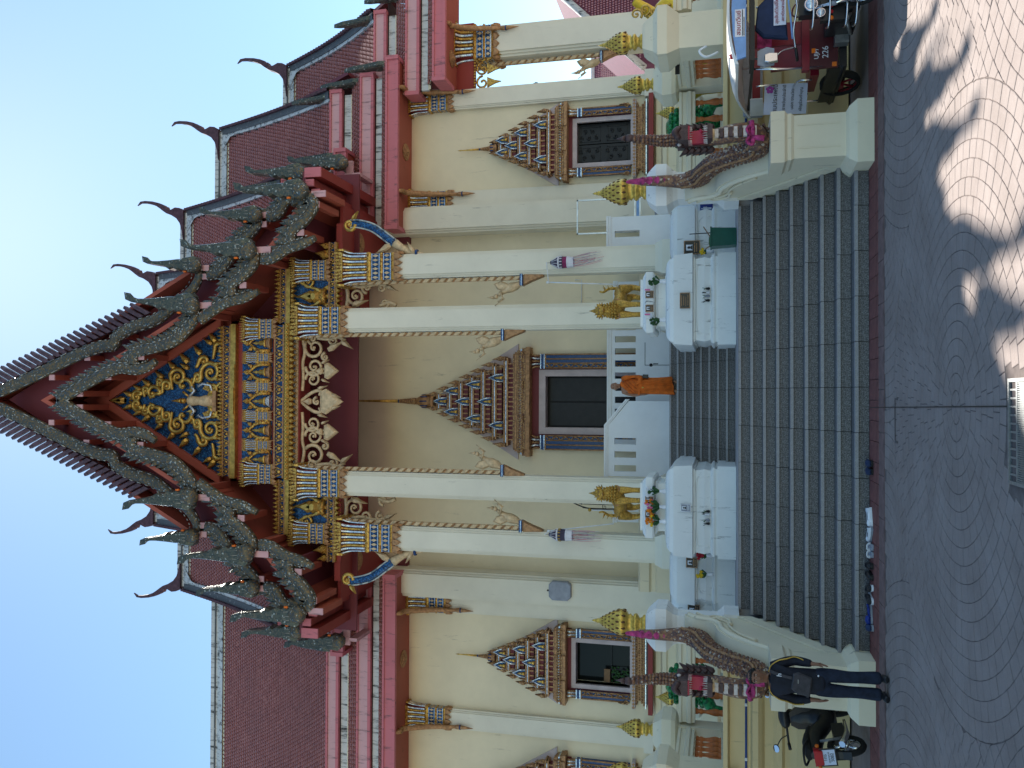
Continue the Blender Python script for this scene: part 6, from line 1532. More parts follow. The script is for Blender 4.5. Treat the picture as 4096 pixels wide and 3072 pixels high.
# ================================================================ shoes at the foot of the steps
def shoe(x, y, rz, col, sole, label, kind=0, L=.27):
    R = thing('shoe', (x, y, .005), label, 'shoe', 'shoes left at the foot of the steps'); i_ = Matrix.Translation((x, y, .005)) @ Matrix.Rotation(rz, 4, 'Z')
    out = [(-.035, -.5), (-.042, -.25), (-.036, .0), (-.046, .25), (-.038, .43), (0, .5), (.038, .43), (.046, .25), (.036, 0), (.042, -.25), (.035, -.5)]
    m = MB().mat(sole); m.prism([(a, b * L) for a, b in out], 0, .026, 'xy'); m.xf(0, i_); m.build('sole', R)
    m = MB().mat(col)
    if kind == 0: # clog: closed toe
        P = [(0, .02, .045), (0, .07, .06), (0, .11, .045), (0, .13, .030)]; m.tube(smooth_path(P, 3), [.044, .047, .048, .048, .047, .046, .044, .040, .034, .022], 10, True, .75); m.tube([(-.038, -.10, .045), (0, -.135, .055), (.038, -.10, .045)], .014, 6); m.tube([(-.04, .02, .04), (-.04, -.10, .045)], .012, 5); m.tube([(.04, .02, .04), (.04, -.10, .045)], .012, 5)
    elif kind == 1: # strap slipper
        m.tube(smooth_path([(-.044, .02, .025), (-.03, .04, .06), (0, .05, .070), (.03, .04, .06), (.044, .02, .025)], 4), .022, 7, True, .4)
    else: # low shoe with an open top
        ring = [(.042 * math.cos(a), .125 * math.sin(a) - .005, .062 + .012 * (math.sin(a) < -.6)) for a in [2 * PI * q / 14 for q in range(14)]]
        i = m.add([(v[0] * 1.05, v[1] * 1.04, .024) for v in ring]); j = m.add(ring); k2 = m.add([(v[0] * .72, v[1] * .62 - .03, .058) for v in ring]); m.ring(i, j, 14, True); m.ring(j, k2, 14, True); m.mat('black_print'); m.face([k2 + q for q in range(14)])
        m.mat(col); m.ball((0, .075, .04), .042, 9, 6, 1, 1.2, .75)
    m.xf(0, i_); m.build('upper', R)
SH = [(1848, 'navy_cloth', 'black_plastic', 'dark blue clog nearest the middle of the steps, right one', 0, PI), (1880, 'navy_cloth', 'black_plastic', 'dark blue clog nearest the middle of the steps, left one', 0, PI), (2062, 'white_print', 'white_print', 'white shoe lying sideways, first right of the white sandals', 2, 1.9), (2130, 'white_print', 'grey_box', 'pale shoe with grey top next to the sideways white shoe', 2, .9), (2176, 'white_print', 'grey_box', 'white rimmed sandal right of its twin', 1, PI), (2204, 'white_print', 'grey_box', 'white rimmed sandal beside the black shoes', 1, PI), (2252, 'black_plastic', 'black_plastic', 'black shoe next to the white sandals', 2, PI + .1), (2290, 'black_plastic', 'black_plastic', 'black shoe next to the white-edged pair', 2, PI - .1), (2342, 'black_plastic', 'white_print', 'black shoe with white sole edge, right one', 2, PI + .3), (2382, 'black_plastic', 'white_print', 'black shoe with white sole edge, left one', 2, PI - .2), (2445, 'sign_blue', 'grey_box', 'blue grey clog lying along the step', 0, 1.8), (2496, 'navy_cloth', 'grey_box', 'blue grey clog farthest left in the row', 0, PI + .2)]
for py, c_, so_, lab, kd, rz in SH:
    X = XCAM - (py - 1586) * 11.75 / 3400; shoe(X, 12.46, rz, c_, so_, lab, kd)
# ================================================================ three-wheeler at the right
SX, SY = 5.32, 11.55     # front wheel contact
sm_ = thing('three_wheeler', (SX, 12.5, 0), 'red and white three-wheeled motor taxi parked in front of the plinth', 'three-wheeler')
def wheel(parent, x, y, r, w, rim='chrome', name='wheel', spokes=10, yaw=0.):
    t = MB().mat('rubber'); i0 = len(t.v); prof = []
    for q in range(24):
        a = 2 * PI * q / 24
        ring = [(x + dx, y + (r + dr) * math.cos(a), r + (r + dr) * math.sin(a)) for dx, dr in ((-w, -.045), (-w, -.012), (-w * .6, 0), (w * .6, 0), (w, -.012), (w, -.045))]
        prof.append(t.add(ring))
    for q in range(24):
        a, b = prof[q], prof[(q + 1) % 24]
        for k in range(5): t.face((a + k, a + k + 1, b + k + 1, b + k), True)
        t.face((a + 5, a, b, b + 5), True)
    M_ = Matrix.Translation((x, y, 0)) @ Matrix.Rotation(yaw, 4, 'Z') @ Matrix.Translation((-x, -y, 0)); t.xf(0, M_)
    o = t.build(name, parent)
    m = MB().mat(rim)
    m.tube([(x, y + (r - .05) * math.cos(2 * PI * q / 20), r + (r - .05) * math.sin(2 * PI * q / 20)) for q in range(21)], .014, 6)
    for q in range(spokes): a = 2 * PI * q / spokes; m.tube([(x, y, r), (x, y + (r - .05) * math.cos(a), r + (r - .05) * math.sin(a))], .018 if spokes < 8 else .005, 5)
    m.tube([(x - w * 1.3, y, r), (x + w * 1.3, y, r)], .055 if spokes < 8 else .035, 10); m.xf(0, M_); m.build('rim', o); return o
wheel(sm_, 4.86, 13.42, .285, .055, 'samlor_red', spokes=6, yaw=.18); wheel(sm_, 6.0, 13.42, .285, .055, 'samlor_red', spokes=6, yaw=.18)
wheel(sm_, SX + .06, SY - .05, .28, .042, 'chrome', spokes=18, yaw=.25)
# chassis and cabin
m = MB().mat('black_plastic'); m.box(4.78, 6.0, 12.55, 14.05, .30, .40)
for x in (4.80, 5.96): m.tube([(x, 12.5, .35), (x, 14.1, .35)], .03, 8)
m.box(4.9, 5.9, 13.3, 13.55, .22, .34); m.tube([(5.36, 11.9, .35), (5.36, 12.9, .42)], .06, 8); m.box(5.16, 5.56, 11.95, 12.4, .25, .62); m.tube([(4.9, 13.42, .285), (5.98, 13.42, .285)], .03, 8)
m.mat('steel'); m.lathe(5.36, 12.1, [(.14, .30), (.15, .42), (.12, .56)], 10); m.box(5.05, 5.67, 12.35, 12.5, .30, .48)
for dx in (-.10, .10): m.tube([(5.36 + dx, 11.95, .34), (5.36 + dx * 2.2, 11.85, .40), (5.36 + dx * 2.2, 12.3, .28)], .028, 8)
m.build('chassis', sm_)
m = MB().mat('samlor_panel'); m.box(4.78, 6.0, 12.52, 12.56, .42, .80); m.mat('black_plastic'); m.box(4.78, 4.82, 12.57, 14.0, .40, .54); m.box(5.96, 6.0, 12.57, 14.0, .40, .54); m.mat('samlor_panel')
m.mat('samlor_red'); m.box(4.76, 6.02, 12.50, 12.60, .80, .90); m.mat('amber_lens'); m.box(4.79, 4.85, 12.505, 12.52, .44, .50); m.box(5.0, 5.06, 12.505, 12.52, .72, .77); m.build('front_panel', sm_)
words('UJP/', .085, 'white_print', sm_, facing(4.985, 12.516, .705), 'lettering', .002); words('226', .115, 'white_print', sm_, facing(5.0, 12.516, .585), 'lettering', .002)
m = MB().mat('samlor_red'); m.prism([(13.62, .62), (13.74, 1.25), (13.82, 1.25), (13.72, .62)], 5.25, 5.95, 'yz'); m.box(4.86, 5.95, 13.0, 13.7, .62, .74)
m.box(5.20, 5.52, 12.64, 12.70, .9, 1.55); m.mat('pink_cloth'); m.box(5.18, 5.54, 12.62, 12.64, 1.30, 1.50); m.build('seat', sm_)
for x in (4.80, 5.98):
    m = MB().mat('chrome')
    m.tube([(x, 12.55, .40), (x, 12.5, 1.1), (x, 12.35, 1.72)], .016, 8); m.tube(smooth_path([(x, 13.95, .40), (x, 13.95, 1.2), (x, 13.9, 1.62)], 3), .016, 8)
    m.tube(smooth_path([(x, 13.0, .72), (x, 13.05, .92), (x, 13.5, .95), (x, 13.6, .72)], 4), .014, 7); m.tube(smooth_path([(x, 13.1, 1.5), (x, 13.12, 1.25), (x, 13.4, 1.2), (x, 13.7, 1.22)], 4), .012, 7)
    m.build('cabin_rail', sm_)
m = MB().mat('chrome')
for q in range(5): m.tube([(4.80, 13.6 + q * .08, .74), (4.80, 13.6 + q * .08, 1.1)], .010, 6)
m.tube([(4.80, 13.5, 1.1), (4.80, 14.0, 1.1)], .012, 6); m.build('side_grille', sm_)
m = MB().mat('gold_old'); m.box(4.79, 4.80, 13.55, 13.95, .74, 1.05); m.build('side_mesh', sm_)
# canopy: curved white roof, blue front visor
m = MB().mat('canopy_white'); rows = []
for q in range(9):
    t = q / 8; y = lerp(11.75, 14.1, t); ztop = 1.93 - .02 * t - .30 * max(0, t - .55) ** 1.4 * 2.2; ring = []
    for a in range(11): u = a / 10 * 2 - 1; ring.append((5.39 + u * .74, y, ztop - .10 * u * u - .02 * abs(u) ** 8))
    top = m.add(ring); bot = m.add([(v[0], v[1], v[2] - .035) for v in ring])
    if rows:
        for a in range(10): m.face((rows[-1][0] + a, rows[-1][0] + a + 1, top + a + 1, top + a), True); m.face((rows[-1][1] + a, bot + a, bot + a + 1, rows[-1][1] + a + 1))
        m.face((rows[-1][0], top, bot, rows[-1][1])); m.face((rows[-1][0] + 10, rows[-1][1] + 10, bot + 10, top + 10))
    else:
        for a in range(10): m.face((bot + a, bot + a + 1, top + a + 1, top + a))
    rows.append((top, bot))
for a in range(10): m.face((rows[-1][0] + a, rows[-1][0] + a + 1, rows[-1][1] + a + 1, rows[-1][1] + a))
m.mat('red_lens'); m.ball((4.80, 11.86, 1.86), .045, 8, 5, 1, 1, .8); cn = m.build('canopy', sm_)
m = MB().mat('visor_blue'); m.prism([(4.72, 1.68), (6.06, 1.68), (6.09, 1.795), (5.74, 1.852), (5.39, 1.868), (5.04, 1.852), (4.69, 1.795)], 11.70, 11.74); vs = m.build('visor', sm_)
m = MB().mat('white_print'); m.box(4.99, 5.36, 11.692, 11.699, 1.695, 1.825); m.build('sticker', vs)
words('สอนทวีนย์', .082, 'red_print', vs, facing(5.175, 11.688, 1.775), 'lettering', .002)
m = MB().mat('black_print'); m.box(5.0, 5.35, 11.687, 11.691, 1.720, 1.730); m.box(5.0, 5.25, 11.687, 11.691, 1.702, 1.711); m.build('small_print', vs)
m = MB().mat('black_plastic'); m.box(4.74, 6.04, 11.9, 12.4, 1.56, 1.62); m.box(4.74, 4.79, 12.4, 14.0, 1.56, 1.60); m.mat('grey_box'); m.prism([(4.70, 1.30), (4.92, 1.30), (4.95, 1.40), (4.90, 1.52), (4.72, 1.52), (4.68, 1.42)], 12.02, 12.05); m.tube([(4.8, 12.06, 1.42), (4.85, 12.15, 1.55)], .012, 6); m.build('canopy_frame', sm_)
m = MB().mat('grey_box'); m.prism([(14.02, 1.36), (14.14, 1.36), (14.14, 1.62), (14.02, 1.66)], 4.66, 6.1, 'yz'); m.mat('samlor_red'); m.box(4.66, 6.1, 14.0, 14.02, 1.40, 1.52); m.mat('canopy_white'); m.prism([(13.2, 1.40), (14.0, 1.34), (14.0, 1.56), (13.2, 1.58)], 4.645, 4.655, 'yz'); m.build('rear_flap', sm_)
# banner hanging at the rear left
bn = thing('banner', (4.75, 13.6, 1.2), 'small white hand-lettered cloth banner with purple flower on the three-wheeler', 'banner')
Mb = Matrix.Translation((4.68, 13.40, 1.06)) @ Matrix.Rotation(-.25, 4, 'Z') @ Matrix.Rotation(.04, 4, 'Y')
m = MB().mat('banner_white'); N = 8
idx = [[m.add([(-.22 + .44 * a / N, .006 * math.sin(a * 1.7 + b), -.31 + .62 * b / N)]) for a in range(N + 1)] for b in range(N + 1)]
for b in range(N):
    for a in range(N): m.face((idx[b][a], idx[b][a + 1], idx[b + 1][a + 1], idx[b + 1][a]), True)
m.xf(0, Mb); m.build('cloth', bn)
m = MB().mat('flower_purple')
for q in range(5): a = 2 * PI * q / 5; m.ball((.14 + .035 * math.cos(a), -.012, .23 + .035 * math.sin(a)), .028, 7, 4, 1, .2, 1)
m.xf(0, Mb); m.build('printed_flower', bn)
for txt, sz, z in (('งานประเพณี', .095, .15), ('ส่งราชวัน/ประจำปี', .062, .02), ('บอก งานวัด', .062, -.10), ('เชิญร่วมทำบุญ', .058, -.22)): words(txt, sz, 'black_print', bn, Mb @ facing(-.01, -.014, z), 'lettering', .002)
# motorcycle front
m = MB().mat('chrome')
for dx in (-.085, .085): m.tube([(SX + .06 + dx, SY - .05, .28), (SX + .05 + dx, SY + .25, .98)], .024, 8); m.mat('grey_box'); m.tube([(SX + .055 + dx, SY + .06, .55), (SX + .05 + dx, SY + .10, .63)], .034, 8); m.mat('chrome')
m.tube(smooth_path([(SX - .42, SY + .50, 1.02), (SX - .22, SY + .34, 1.06), (SX + .05, SY + .26, 1.02), (SX + .32, SY + .34, 1.06), (SX + .52, SY + .50, 1.02)], 4), .014, 8)
for q, z in enumerate((.86, .66, .45, .33)): m.tube(smooth_path([(SX - .27, SY + .28, z), (SX - .29, SY + .12, z - .02), (SX + .0, SY + .05, z - .03), (SX + .35, SY + .12, z - .02)], 4), .014, 7)
m.build('fork_and_bars', sm_)
for A_, B_ in (((SX - .42, SY + .50, 1.02), (SX - .55, SY + .60, .99)), ((SX + .5, SY + .50, 1.02), (SX + .63, SY + .6, .99))):
    m = MB().mat('black_plastic'); m.tube([A_, B_], .02, 8); m.build('hand_grip', sm_)
m = MB().mat('black_plastic'); m.box(SX - .1, SY and SX + .2, SY + .2, SY + .36, .74, 1.0); m.build('lamp_bracket', sm_); m = MB().mat('black_plastic'); m.prism([(SY - .33, .30), (SY - .2, .56), (SY + .08, .60), (SY + .22, .48), (SY + .06, .54), (SY - .18, .50)], SX - .01, SX + .13, 'yz'); m.build('mudguard', sm_); m = MB().mat('black_plastic'); m.box(SX - .22, SX + .3, SY + .15, SY + .24, .44, .74); m.build('fairing', sm_)
for (dx, z, r) in ((-.01, .86, .085), (-.13, .74, .058)):
    m = MB().mat('chrome'); i0 = len(m.v); m.lathe(0, 0, [(r * .6, -.08), (r, -.02), (r * 1.04, 0), (r * .96, .012)], 18); m.mat('silver_glass'); m.lathe(0, 0, [(r * .93, .008), (r * .6, .025), (.004, .032)], 16); m.xf(i0, Matrix.Translation((SX + dx, SY + .10, z)) @ Matrix.Rotation(PI / 2, 4, 'X')); m.build('headlight', sm_)
m = MB().mat('amber_lens'); m.ball((SX - .21, SY + .10, .615), .032, 8, 5, 1, .6, 1); m.mat('red_lens'); m.ball((SX - .13, SY + .10, .615), .030, 8, 5, 1, .6, 1); m.ball((SX - .05, SY + .10, .615), .030, 8, 5, 1, .6, 1); m.build('indicator_lamps', sm_)
m = MB().mat('chrome'); m.tube(smooth_path([(SX - .40, SY + .5, 1.03), (SX - .44, SY + .46, 1.18), (SX - .52, SY + .42, 1.27)], 3), .009, 6); m.prism([(SX - .605, 1.26), (SX - .50, 1.26), (SX - .49, 1.37), (SX - .51, 1.43), (SX - .60, 1.43), (SX - .615, 1.37)], SY + .38, SY + .44, inset=.08, ins_y=SY + .37); m.build('mirror', sm_)
m = MB().mat('visor_blue'); m.tube(smooth_path([(SX - .32, SY + .40, 1.07), (SX - .1, SY + .28, 1.10), (SX + .1, SY + .24, 1.13), (SX + .4, SY + .28, 1.15)], 4), .026, 7, True, .5); m.build('handlebar_pad', sm_)
cl = MB().mat('navy_cloth'); cl.prism([(SX - .27, 1.12), (SX + .3, 1.17), (SX + .32, 1.40), (SX + .2, 1.52), (SX - .1, 1.55), (SX - .22, 1.44)], SY + .50, SY + .56, inset=.1, ins_y=SY + .47); cl.build('windscreen_cover', sm_)
m = MB().mat('banner_white'); m.box(SX - .10, SX + .32, SY + .440, SY + .448, 1.15, 1.31); bn2 = m.build('front_sign', sm_)
words('สุขสันต์วันปีใหม่', .062, 'red_print', bn2, facing(SX + .11, SY + .435, 1.27), 'lettering', .002); words('สถานีรถสามล้อ', .055, 'red_print', bn2, facing(SX + .11, SY + .435, 1.19), 'lettering', .002)
# ================================================================ scooter behind the man
sc = thing('scooter', (-4.4, 13.5, 0), 'black scooter parked on its stand behind the man, rear towards the steps', 'scooter')
MS = Matrix.Translation((-4.74, 12.95, 0)) @ Matrix.Rotation(-.10, 4, 'Z') @ Matrix.Rotation(-.17, 4, 'Y')    # local +Y = forward, away from the camera
def sbuild(m, name, parent=None): m.xf(0, MS); return m.build(name, parent or sc)
def swheel(y):
    t = MB().mat('rubber'); t.tube([(0, y + .225 * math.cos(2 * PI * q / 24), .27 + .225 * math.sin(2 * PI * q / 24)) for q in range(25)], .045, 8, cap=False); o = sbuild(t, 'wheel')
    m = MB().mat('chrome'); m.tube([(0, y + .185 * math.cos(2 * PI * q / 20), .27 + .185 * math.sin(2 * PI * q / 20)) for q in range(21)], .012, 6)
    for q in range(5): a = 2 * PI * q / 5 + .4; m.tube([(0, y, .27), (.0, y + .18 * math.cos(a), .27 + .18 * math.sin(a))], .018, 6)
    m.tube([(-.05, y, .27), (.05, y, .27)], .045, 9); sbuild(m, 'rim', o)
swheel(.0); swheel(1.20)
m = MB().mat('black_plastic')
m.tube(smooth_path([(0, -.22, .72), (0, .05, .70), (0, .35, .66), (0, .62, .52), (0, .85, .46), (0, 1.0, .62), (0, 1.03, .85), (0, 1.02, 1.0)], 4), [.06, .075, .09, .10, .11, .12, .13, .13, .13, .13, .125, .12, .12, .12, .12, .13, .14, .15, .15, .15, .15, .15, .15, .15, .14, .13, .12, .11, .09], 10)
m.prism([(-.16, .30), (.16, .30), (.19, .62), (.17, .88), (.10, .98), (-.10, .98), (-.17, .88), (-.19, .62)], .92, 1.02); m.prism([(1.0, .45), (1.28, .56), (1.45, .45), (1.30, .60), (1.05, .62)], -.07, .07, 'yz'); m.box(-.1, .1, .1, .5, .25, .42); sbuild(m, 'body')
m = MB().mat('rubber'); m.tube(smooth_path([(0, -.20, .80), (0, .10, .80), (0, .30, .76), (0, .52, .72)], 4), [.08, .11, .12, .125, .13, .13, .13, .125, .12, .12, .115, .10, .07], 10, True, .55); m.tube(smooth_path([(-.12, .02, .78), (-.13, -.22, .86), (0, -.32, .88), (.13, -.22, .86), (.12, .02, .78)], 4), .016, 7); sbuild(m, 'seat')
m = MB().mat('black_plastic'); m.tube([(-.36, .88, 1.06), (-.14, .98, 1.05), (.14, .98, 1.05), (.36, .88, 1.06)], .018, 7); m.tube([(-.36, .88, 1.06), (-.42, .80, 1.055)], .024, 8); m.tube([(.36, .88, 1.06), (.42, .80, 1.055)], .024, 8); m.ball((0, 1.0, 1.06), .15, 12, 7, 1.25, .7, .62); sbuild(m, 'handlebar')
for d in (1, -1):
    m = MB().mat('black_plastic'); m.tube(smooth_path([(d * .26, .93, 1.07), (d * .30, .92, 1.16), (d * .40, .90, 1.24)], 3), .008, 6); i0 = len(m.v); m.lathe(0, 0, [(.062, 0), (.066, .01), (.05, .03)], 16); m.xf(i0, Matrix.Translation((d * .44, .895, 1.26)) @ Matrix.Rotation(PI / 2, 4, 'X') @ Matrix.Diagonal((1, .72, -1, 1)))
    m.mat('mirror_glass'); i0 = len(m.v); m.lathe(0, 0, [(.060, .0), (.060, .003)], 16); m.xf(i0, Matrix.Translation((d * .44, .888, 1.26)) @ Matrix.Rotation(PI / 2 - .35, 4, 'X') @ Matrix.Diagonal((1, .72, 1, 1))); sbuild(m, 'mirror')
m = MB().mat('red_lens'); m.prism([(-.10, .62), (.10, .62), (.12, .74), (-.12, .74)], -.30, -.22, inset=.1, ins_y=-.31); m.mat('amber_lens'); m.ball((.15, -.24, .68), .03, 7, 5); m.ball((-.15, -.24, .68), .03, 7, 5); sbuild(m, 'tail_lamp')
m = MB().mat('black_plastic'); m.prism([(-.26, .38), (-.30, .24), (-.28, .24), (-.24, .60), (-.27, .62)], -.06, .06, 'yz'); m.box(-.13, .13, -.285, -.28, .44, .66); pl_ = sbuild(m, 'number_plate_holder')
m = MB().mat('banner_white'); m.box(-.11, .11, -.292, -.286, .46, .63); sbuild(m, 'number_plate', pl_)
words('1กธ', .062, 'black_print', pl_, MS @ facing(0, -.294, .595), 'lettering', .001); words('อุบลราชธานี', .034, 'black_print', pl_, MS @ facing(0, -.294, .545), 'lettering', .001); words('5082', .062, 'black_print', pl_, MS @ facing(0, -.294, .50), 'lettering', .001)
m = MB().mat('chrome'); m.tube(smooth_path([(.11, .55, .22), (.13, .1, .24), (.14, -.22, .34)], 3), [.02, .025, .03, .045, .05, .05, .045], 9); m.mat('steel'); m.tube([(-.10, .05, .30), (-.10, -.02, .62)], .022, 8); m.tube([(.10, .05, .30), (.10, -.02, .62)], .022, 8); m.box(-.09, .09, -.03, .04, .24, .30); sbuild(m, 'exhaust_and_shocks')
m = MB().mat('steel'); m.tube([(-.06, .45, .25), (-.24, .50, .0)], .012, 6); sbuild(m, 'side_stand')
# ================================================================ things standing on the terrace
b = thing('waste_bin', (3.30, 17.2, 1.71), 'green plastic waste bin on the landing beside the right memorial', 'bin')
m = MB().mat('bin_green'); m.stack(3.30, 17.2, [(.165, .16, 1.712), (.185, .18, 2.18), (.20, .195, 2.185), (.20, .195, 2.21)]); m.build('tub', b)
m = MB().mat('wood_brown'); m.tube([(3.18, 17.15, 2.12), (3.52, 17.1, 2.34)], .012, 6); m.tube([(3.2, 17.25, 2.15), (3.1, 17.2, 2.30)], .01, 6); m.mat('leaf_green'); m.ball((3.25, 17.2, 2.2), .10, 8, 5, 1.4, 1, .4); m.build('rubbish', b)
m = MB().mat('iron_black'); m.tube([(3.42, 17.24, 2.2), (3.46, 17.5, 2.62)], .010, 6); tag(m.build('broom_handle'), 'thin dark broom handle leaning out of the green bin', 'broom')
# restroom sign on the pale screen behind the right stair post
w_ = thing('screen_wall', (4.7, 20.4, 1.71), 'pale blue grey screen wall behind the right gold-topped stair post', 'screen')
m = MB().mat('parapet_white'); m.box(4.20, 5.25, 20.4, 20.46, 1.71, 3.05); m.mat('aluminium'); m.box(4.20, 5.25, 20.385, 20.40, 2.62, 2.65); m.box(4.20, 5.25, 20.385, 20.40, 2.54, 2.57); m.build('panel', w_)
m = MB().mat('plaque_black'); m.box(4.42, 4.52, 20.37, 20.395, 2.70, 2.84); m.mat('stripe_gold'); m.box(4.43, 4.50, 20.362, 20.37, 2.72, 2.82); m.build('notice', w_)
sg = thing('restroom_sign', (4.72, 20.36, 2.2), 'blue square restroom sign with white man and woman figures', 'sign')
m = MB().mat('sign_blue'); m.box(4.48, 4.85, 20.355, 20.375, 2.19, 2.48); m.build('board', sg)
m = MB().mat('white_print')
for x, f in ((4.63, 0), (4.79, 1)):
    m.ball((x, 20.35, 2.225), .017, 8, 5, 1, .3, 1)
    if f: m.prism([(x - .012, 2.195), (x + .012, 2.195), (x + .045, 2.09), (x - .045, 2.09)], 20.348, 20.354); m.box(x - .022, x - .008, 20.348, 20.354, 2.02, 2.09); m.box(x + .008, x + .022, 20.348, 20.354, 2.02, 2.09)
    else: m.box(x - .024, x + .024, 20.348, 20.354, 2.11, 2.20); m.box(x - .022, x - .003, 20.348, 20.354, 2.01, 2.11); m.box(x + .003, x + .022, 20.348, 20.354, 2.01, 2.11); m.box(x - .040, x - .028, 20.348, 20.354, 2.11, 2.195); m.box(x + .028, x + .040, 20.348, 20.354, 2.11, 2.195)
m.xf(0, Matrix.Translation((-.05, 0, .21))); m.build('figures', sg)
# aluminium framed notice case on the porch, right
fc = thing('display_frame', (5.2, 23.6, 4.0), 'tall aluminium display frame standing right of the outer porch column', 'frame')
m = MB().mat('aluminium')
for a, b_ in (((4.75, 5.75), 1), ((4.75, 5.75), 0)): pass
for x in (4.72, 5.66): m.box(x, x + .04, 23.6, 23.64, 3.3, 5.95)
for z in (4.30, 4.16, 5.91): m.box(4.72, 5.70, 23.6, 23.64, z, z + .04)
m.mat('visor_blue'); m.box(4.78, 5.64, 23.61, 23.63, 4.20, 4.28); m.mat('grey_box'); m.box(4.9, 5.5, 23.9, 24.3, 3.5, 3.8); m.tube([(5.1, 23.8, 4.4), (5.1, 23.8, 3.7)], .02, 6); m.box(5.05, 5.15, 23.75, 23.85, 3.5, 3.75); m.build('case', fc)
# hanging paper lanterns on bent poles
def lantern(name, base, knee, tip, bodycol, tail_dx, label, plab):
    p = thing(name + '_pole', base, plab, 'pole'); m = MB().mat('pole_white'); m.tube([base, knee], .017, 7); m.tube([knee, tip], .012, 7); m.tube([(knee[0], knee[1], knee[2] - .03), (knee[0], knee[1], knee[2] + .05)], .03, 8); m.ball(tip, .02, 6, 4); m.build('shaft', p)
    L = thing(name, (tip[0], tip[1], tip[2] - .9), label, 'lantern', 'paper lanterns hung before the columns'); x, y, z = tip[0], tip[1], tip[2] - .10
    m = MB().mat('iron_black'); m.tube([tip, (x, y, z)], .005, 5); m.mat(bodycol[0]); m.lathe(x, y, [(.045, z), (.05, z - .05), (.10, z - .13), (.15, z - .20)], 10, False); m.mat('paper_white')
    for q in range(10): a = 2 * PI * q / 10; m.tube([(x + .05 * math.cos(a), y + .05 * math.sin(a), z - .03), (x + .152 * math.cos(a), y + .152 * math.sin(a), z - .20)], .008, 4)
    m.lathe(x, y, [(.155, z - .20), (.16, z - .22), (.155, z - .24)], 10); m.mat(bodycol[0]); m.lathe(x, y, [(.15, z - .24), (.15, z - .33)], 10, False); m.mat(bodycol[1]); m.lathe(x, y, [(.148, z - .33), (.145, z - .43)], 10, False); m.mat('paper_white'); m.lathe(x, y, [(.15, z - .43), (.155, z - .45), (.14, z - .48), (.13, z - .60)], 10, False)
    m.mat(bodycol[2])
    for q in range(12): a = 2 * PI * q / 12; m.tube([(x + .152 * math.cos(a), y + .152 * math.sin(a), z - .25), (x + .152 * math.cos(a), y + .152 * math.sin(a), z - .31)], .014, 4)
    m.build('shade', L)
    m = MB(); rr = random.Random(4)
    for q in range(34):
        a = rr.uniform(0, 2 * PI); r = .12; m.mat('paper_pink' if q % 3 == 0 else 'paper_white'); d = rr.uniform(.5, 1.1); e = rr.uniform(-.05, .05)
        m.tube(smooth_path([(x + r * math.cos(a), y + r * math.sin(a), z - .56), (x + r * .9 * math.cos(a) + tail_dx * .4 + e, y + r * math.sin(a), z - .56 - d * .35), (x + r * .7 * math.cos(a) + tail_dx + e, y + r * .8 * math.sin(a), z - .58 - d * .72)], 3), .011, 4, True, .3)
    m.build('streamers', L)
lantern('paper_lantern', (2.98, 21.25, 4.6), (3.08, 21.25, 6.28), (3.57, 21.2, 6.32), ('lantern_dark', 'lantern_maroon', 'paper_white'), .12, 'maroon and white paper lantern with pink streamers before the right outer column', 'thin white pole carrying the lantern before the right outer column')
lantern('paper_lantern', (-3.0, 21.25, 4.6), (-3.25, 21.25, 6.24), (-3.33, 21.2, 6.34), ('lantern_dark', 'lantern_dark', 'stripe_gold'), .02, 'dark paper lantern with pale streamers before the left outer column', 'thin white pole carrying the lantern before the left outer column')
# loudspeaker box, camera, iron gate
m = MB().mat('grey_box'); x, z = -5.55, 6.6; i = .10
m.prism([(x - .28 + i, z - .33), (x + .28 - i, z - .33), (x + .28, z - .33 + i), (x + .28, z + .33 - i), (x + .28 - i, z + .33), (x - .28 + i, z + .33), (x - .28, z + .33 - i), (x - .28, z - .33 + i)], 24.66, 24.77, inset=.08, ins_y=24.63); m.mat('iron_black'); m.ball((x, 24.66, z + .36), .03, 6, 4); tag(m.build('loudspeaker'), 'grey eight-sided speaker panel fixed on the left rear column', 'speaker')
c = thing('security_camera', (2.9, 25.3, 6.1), 'small white security camera with conduit on the wall right of the door', 'camera')
m = MB().mat('parapet_white'); m.box(2.74, 2.92, 25.40, 25.50, 6.02, 6.18); m.tube([(2.83, 25.42, 6.10), (2.83, 25.26, 6.08)], .06, 10); m.mat('iron_black'); m.ball((2.83, 25.25, 6.08), .045, 8, 5); m.build('housing', c); m = MB().mat('pole_white'); m.tube([(2.92, 25.45, 6.10), (3.7, 25.45, 6.10), (3.7, 25.45, 6.3)], .012, 6); m.build('conduit', c)
gt = thing('iron_gate', (-2.75, 24.0, 4.2), 'curling wrought-iron gate leaf behind the left lion', 'gate'); m = MB().mat('iron_black')
m.tube(smooth_path([(-3.0, 24.0, 4.9), (-3.0, 24.0, 5.7), (-2.75, 24.0, 6.25), (-2.45, 24.0, 6.3)], 5), .02, 6)
for q in range(6):
    x = -3.0 + q * .11; m.tube([(x, 24.0, 4.9), (x, 24.0, 5.7 + q * .11)], .010, 5)
    relief_spiral(m, x + .05, 5.2 + q * .12, .07, 1.4, q, 1, 24.0, .010); m.lathe(x, 24.0, [(.02, 5.72 + q * .11), (.003, 5.84 + q * .11)], 5)
m.build('scroll_leaf', gt); m = MB().mat('stripe_gold'); m.ball((-3.05, 23.98, 5.62), .05, 9, 6); m.mat('parapet_white'); m.tube([(-3.05, 24, 4.9), (-3.05, 24, 5.58)], .022, 6); m.build('gate_post', gt)
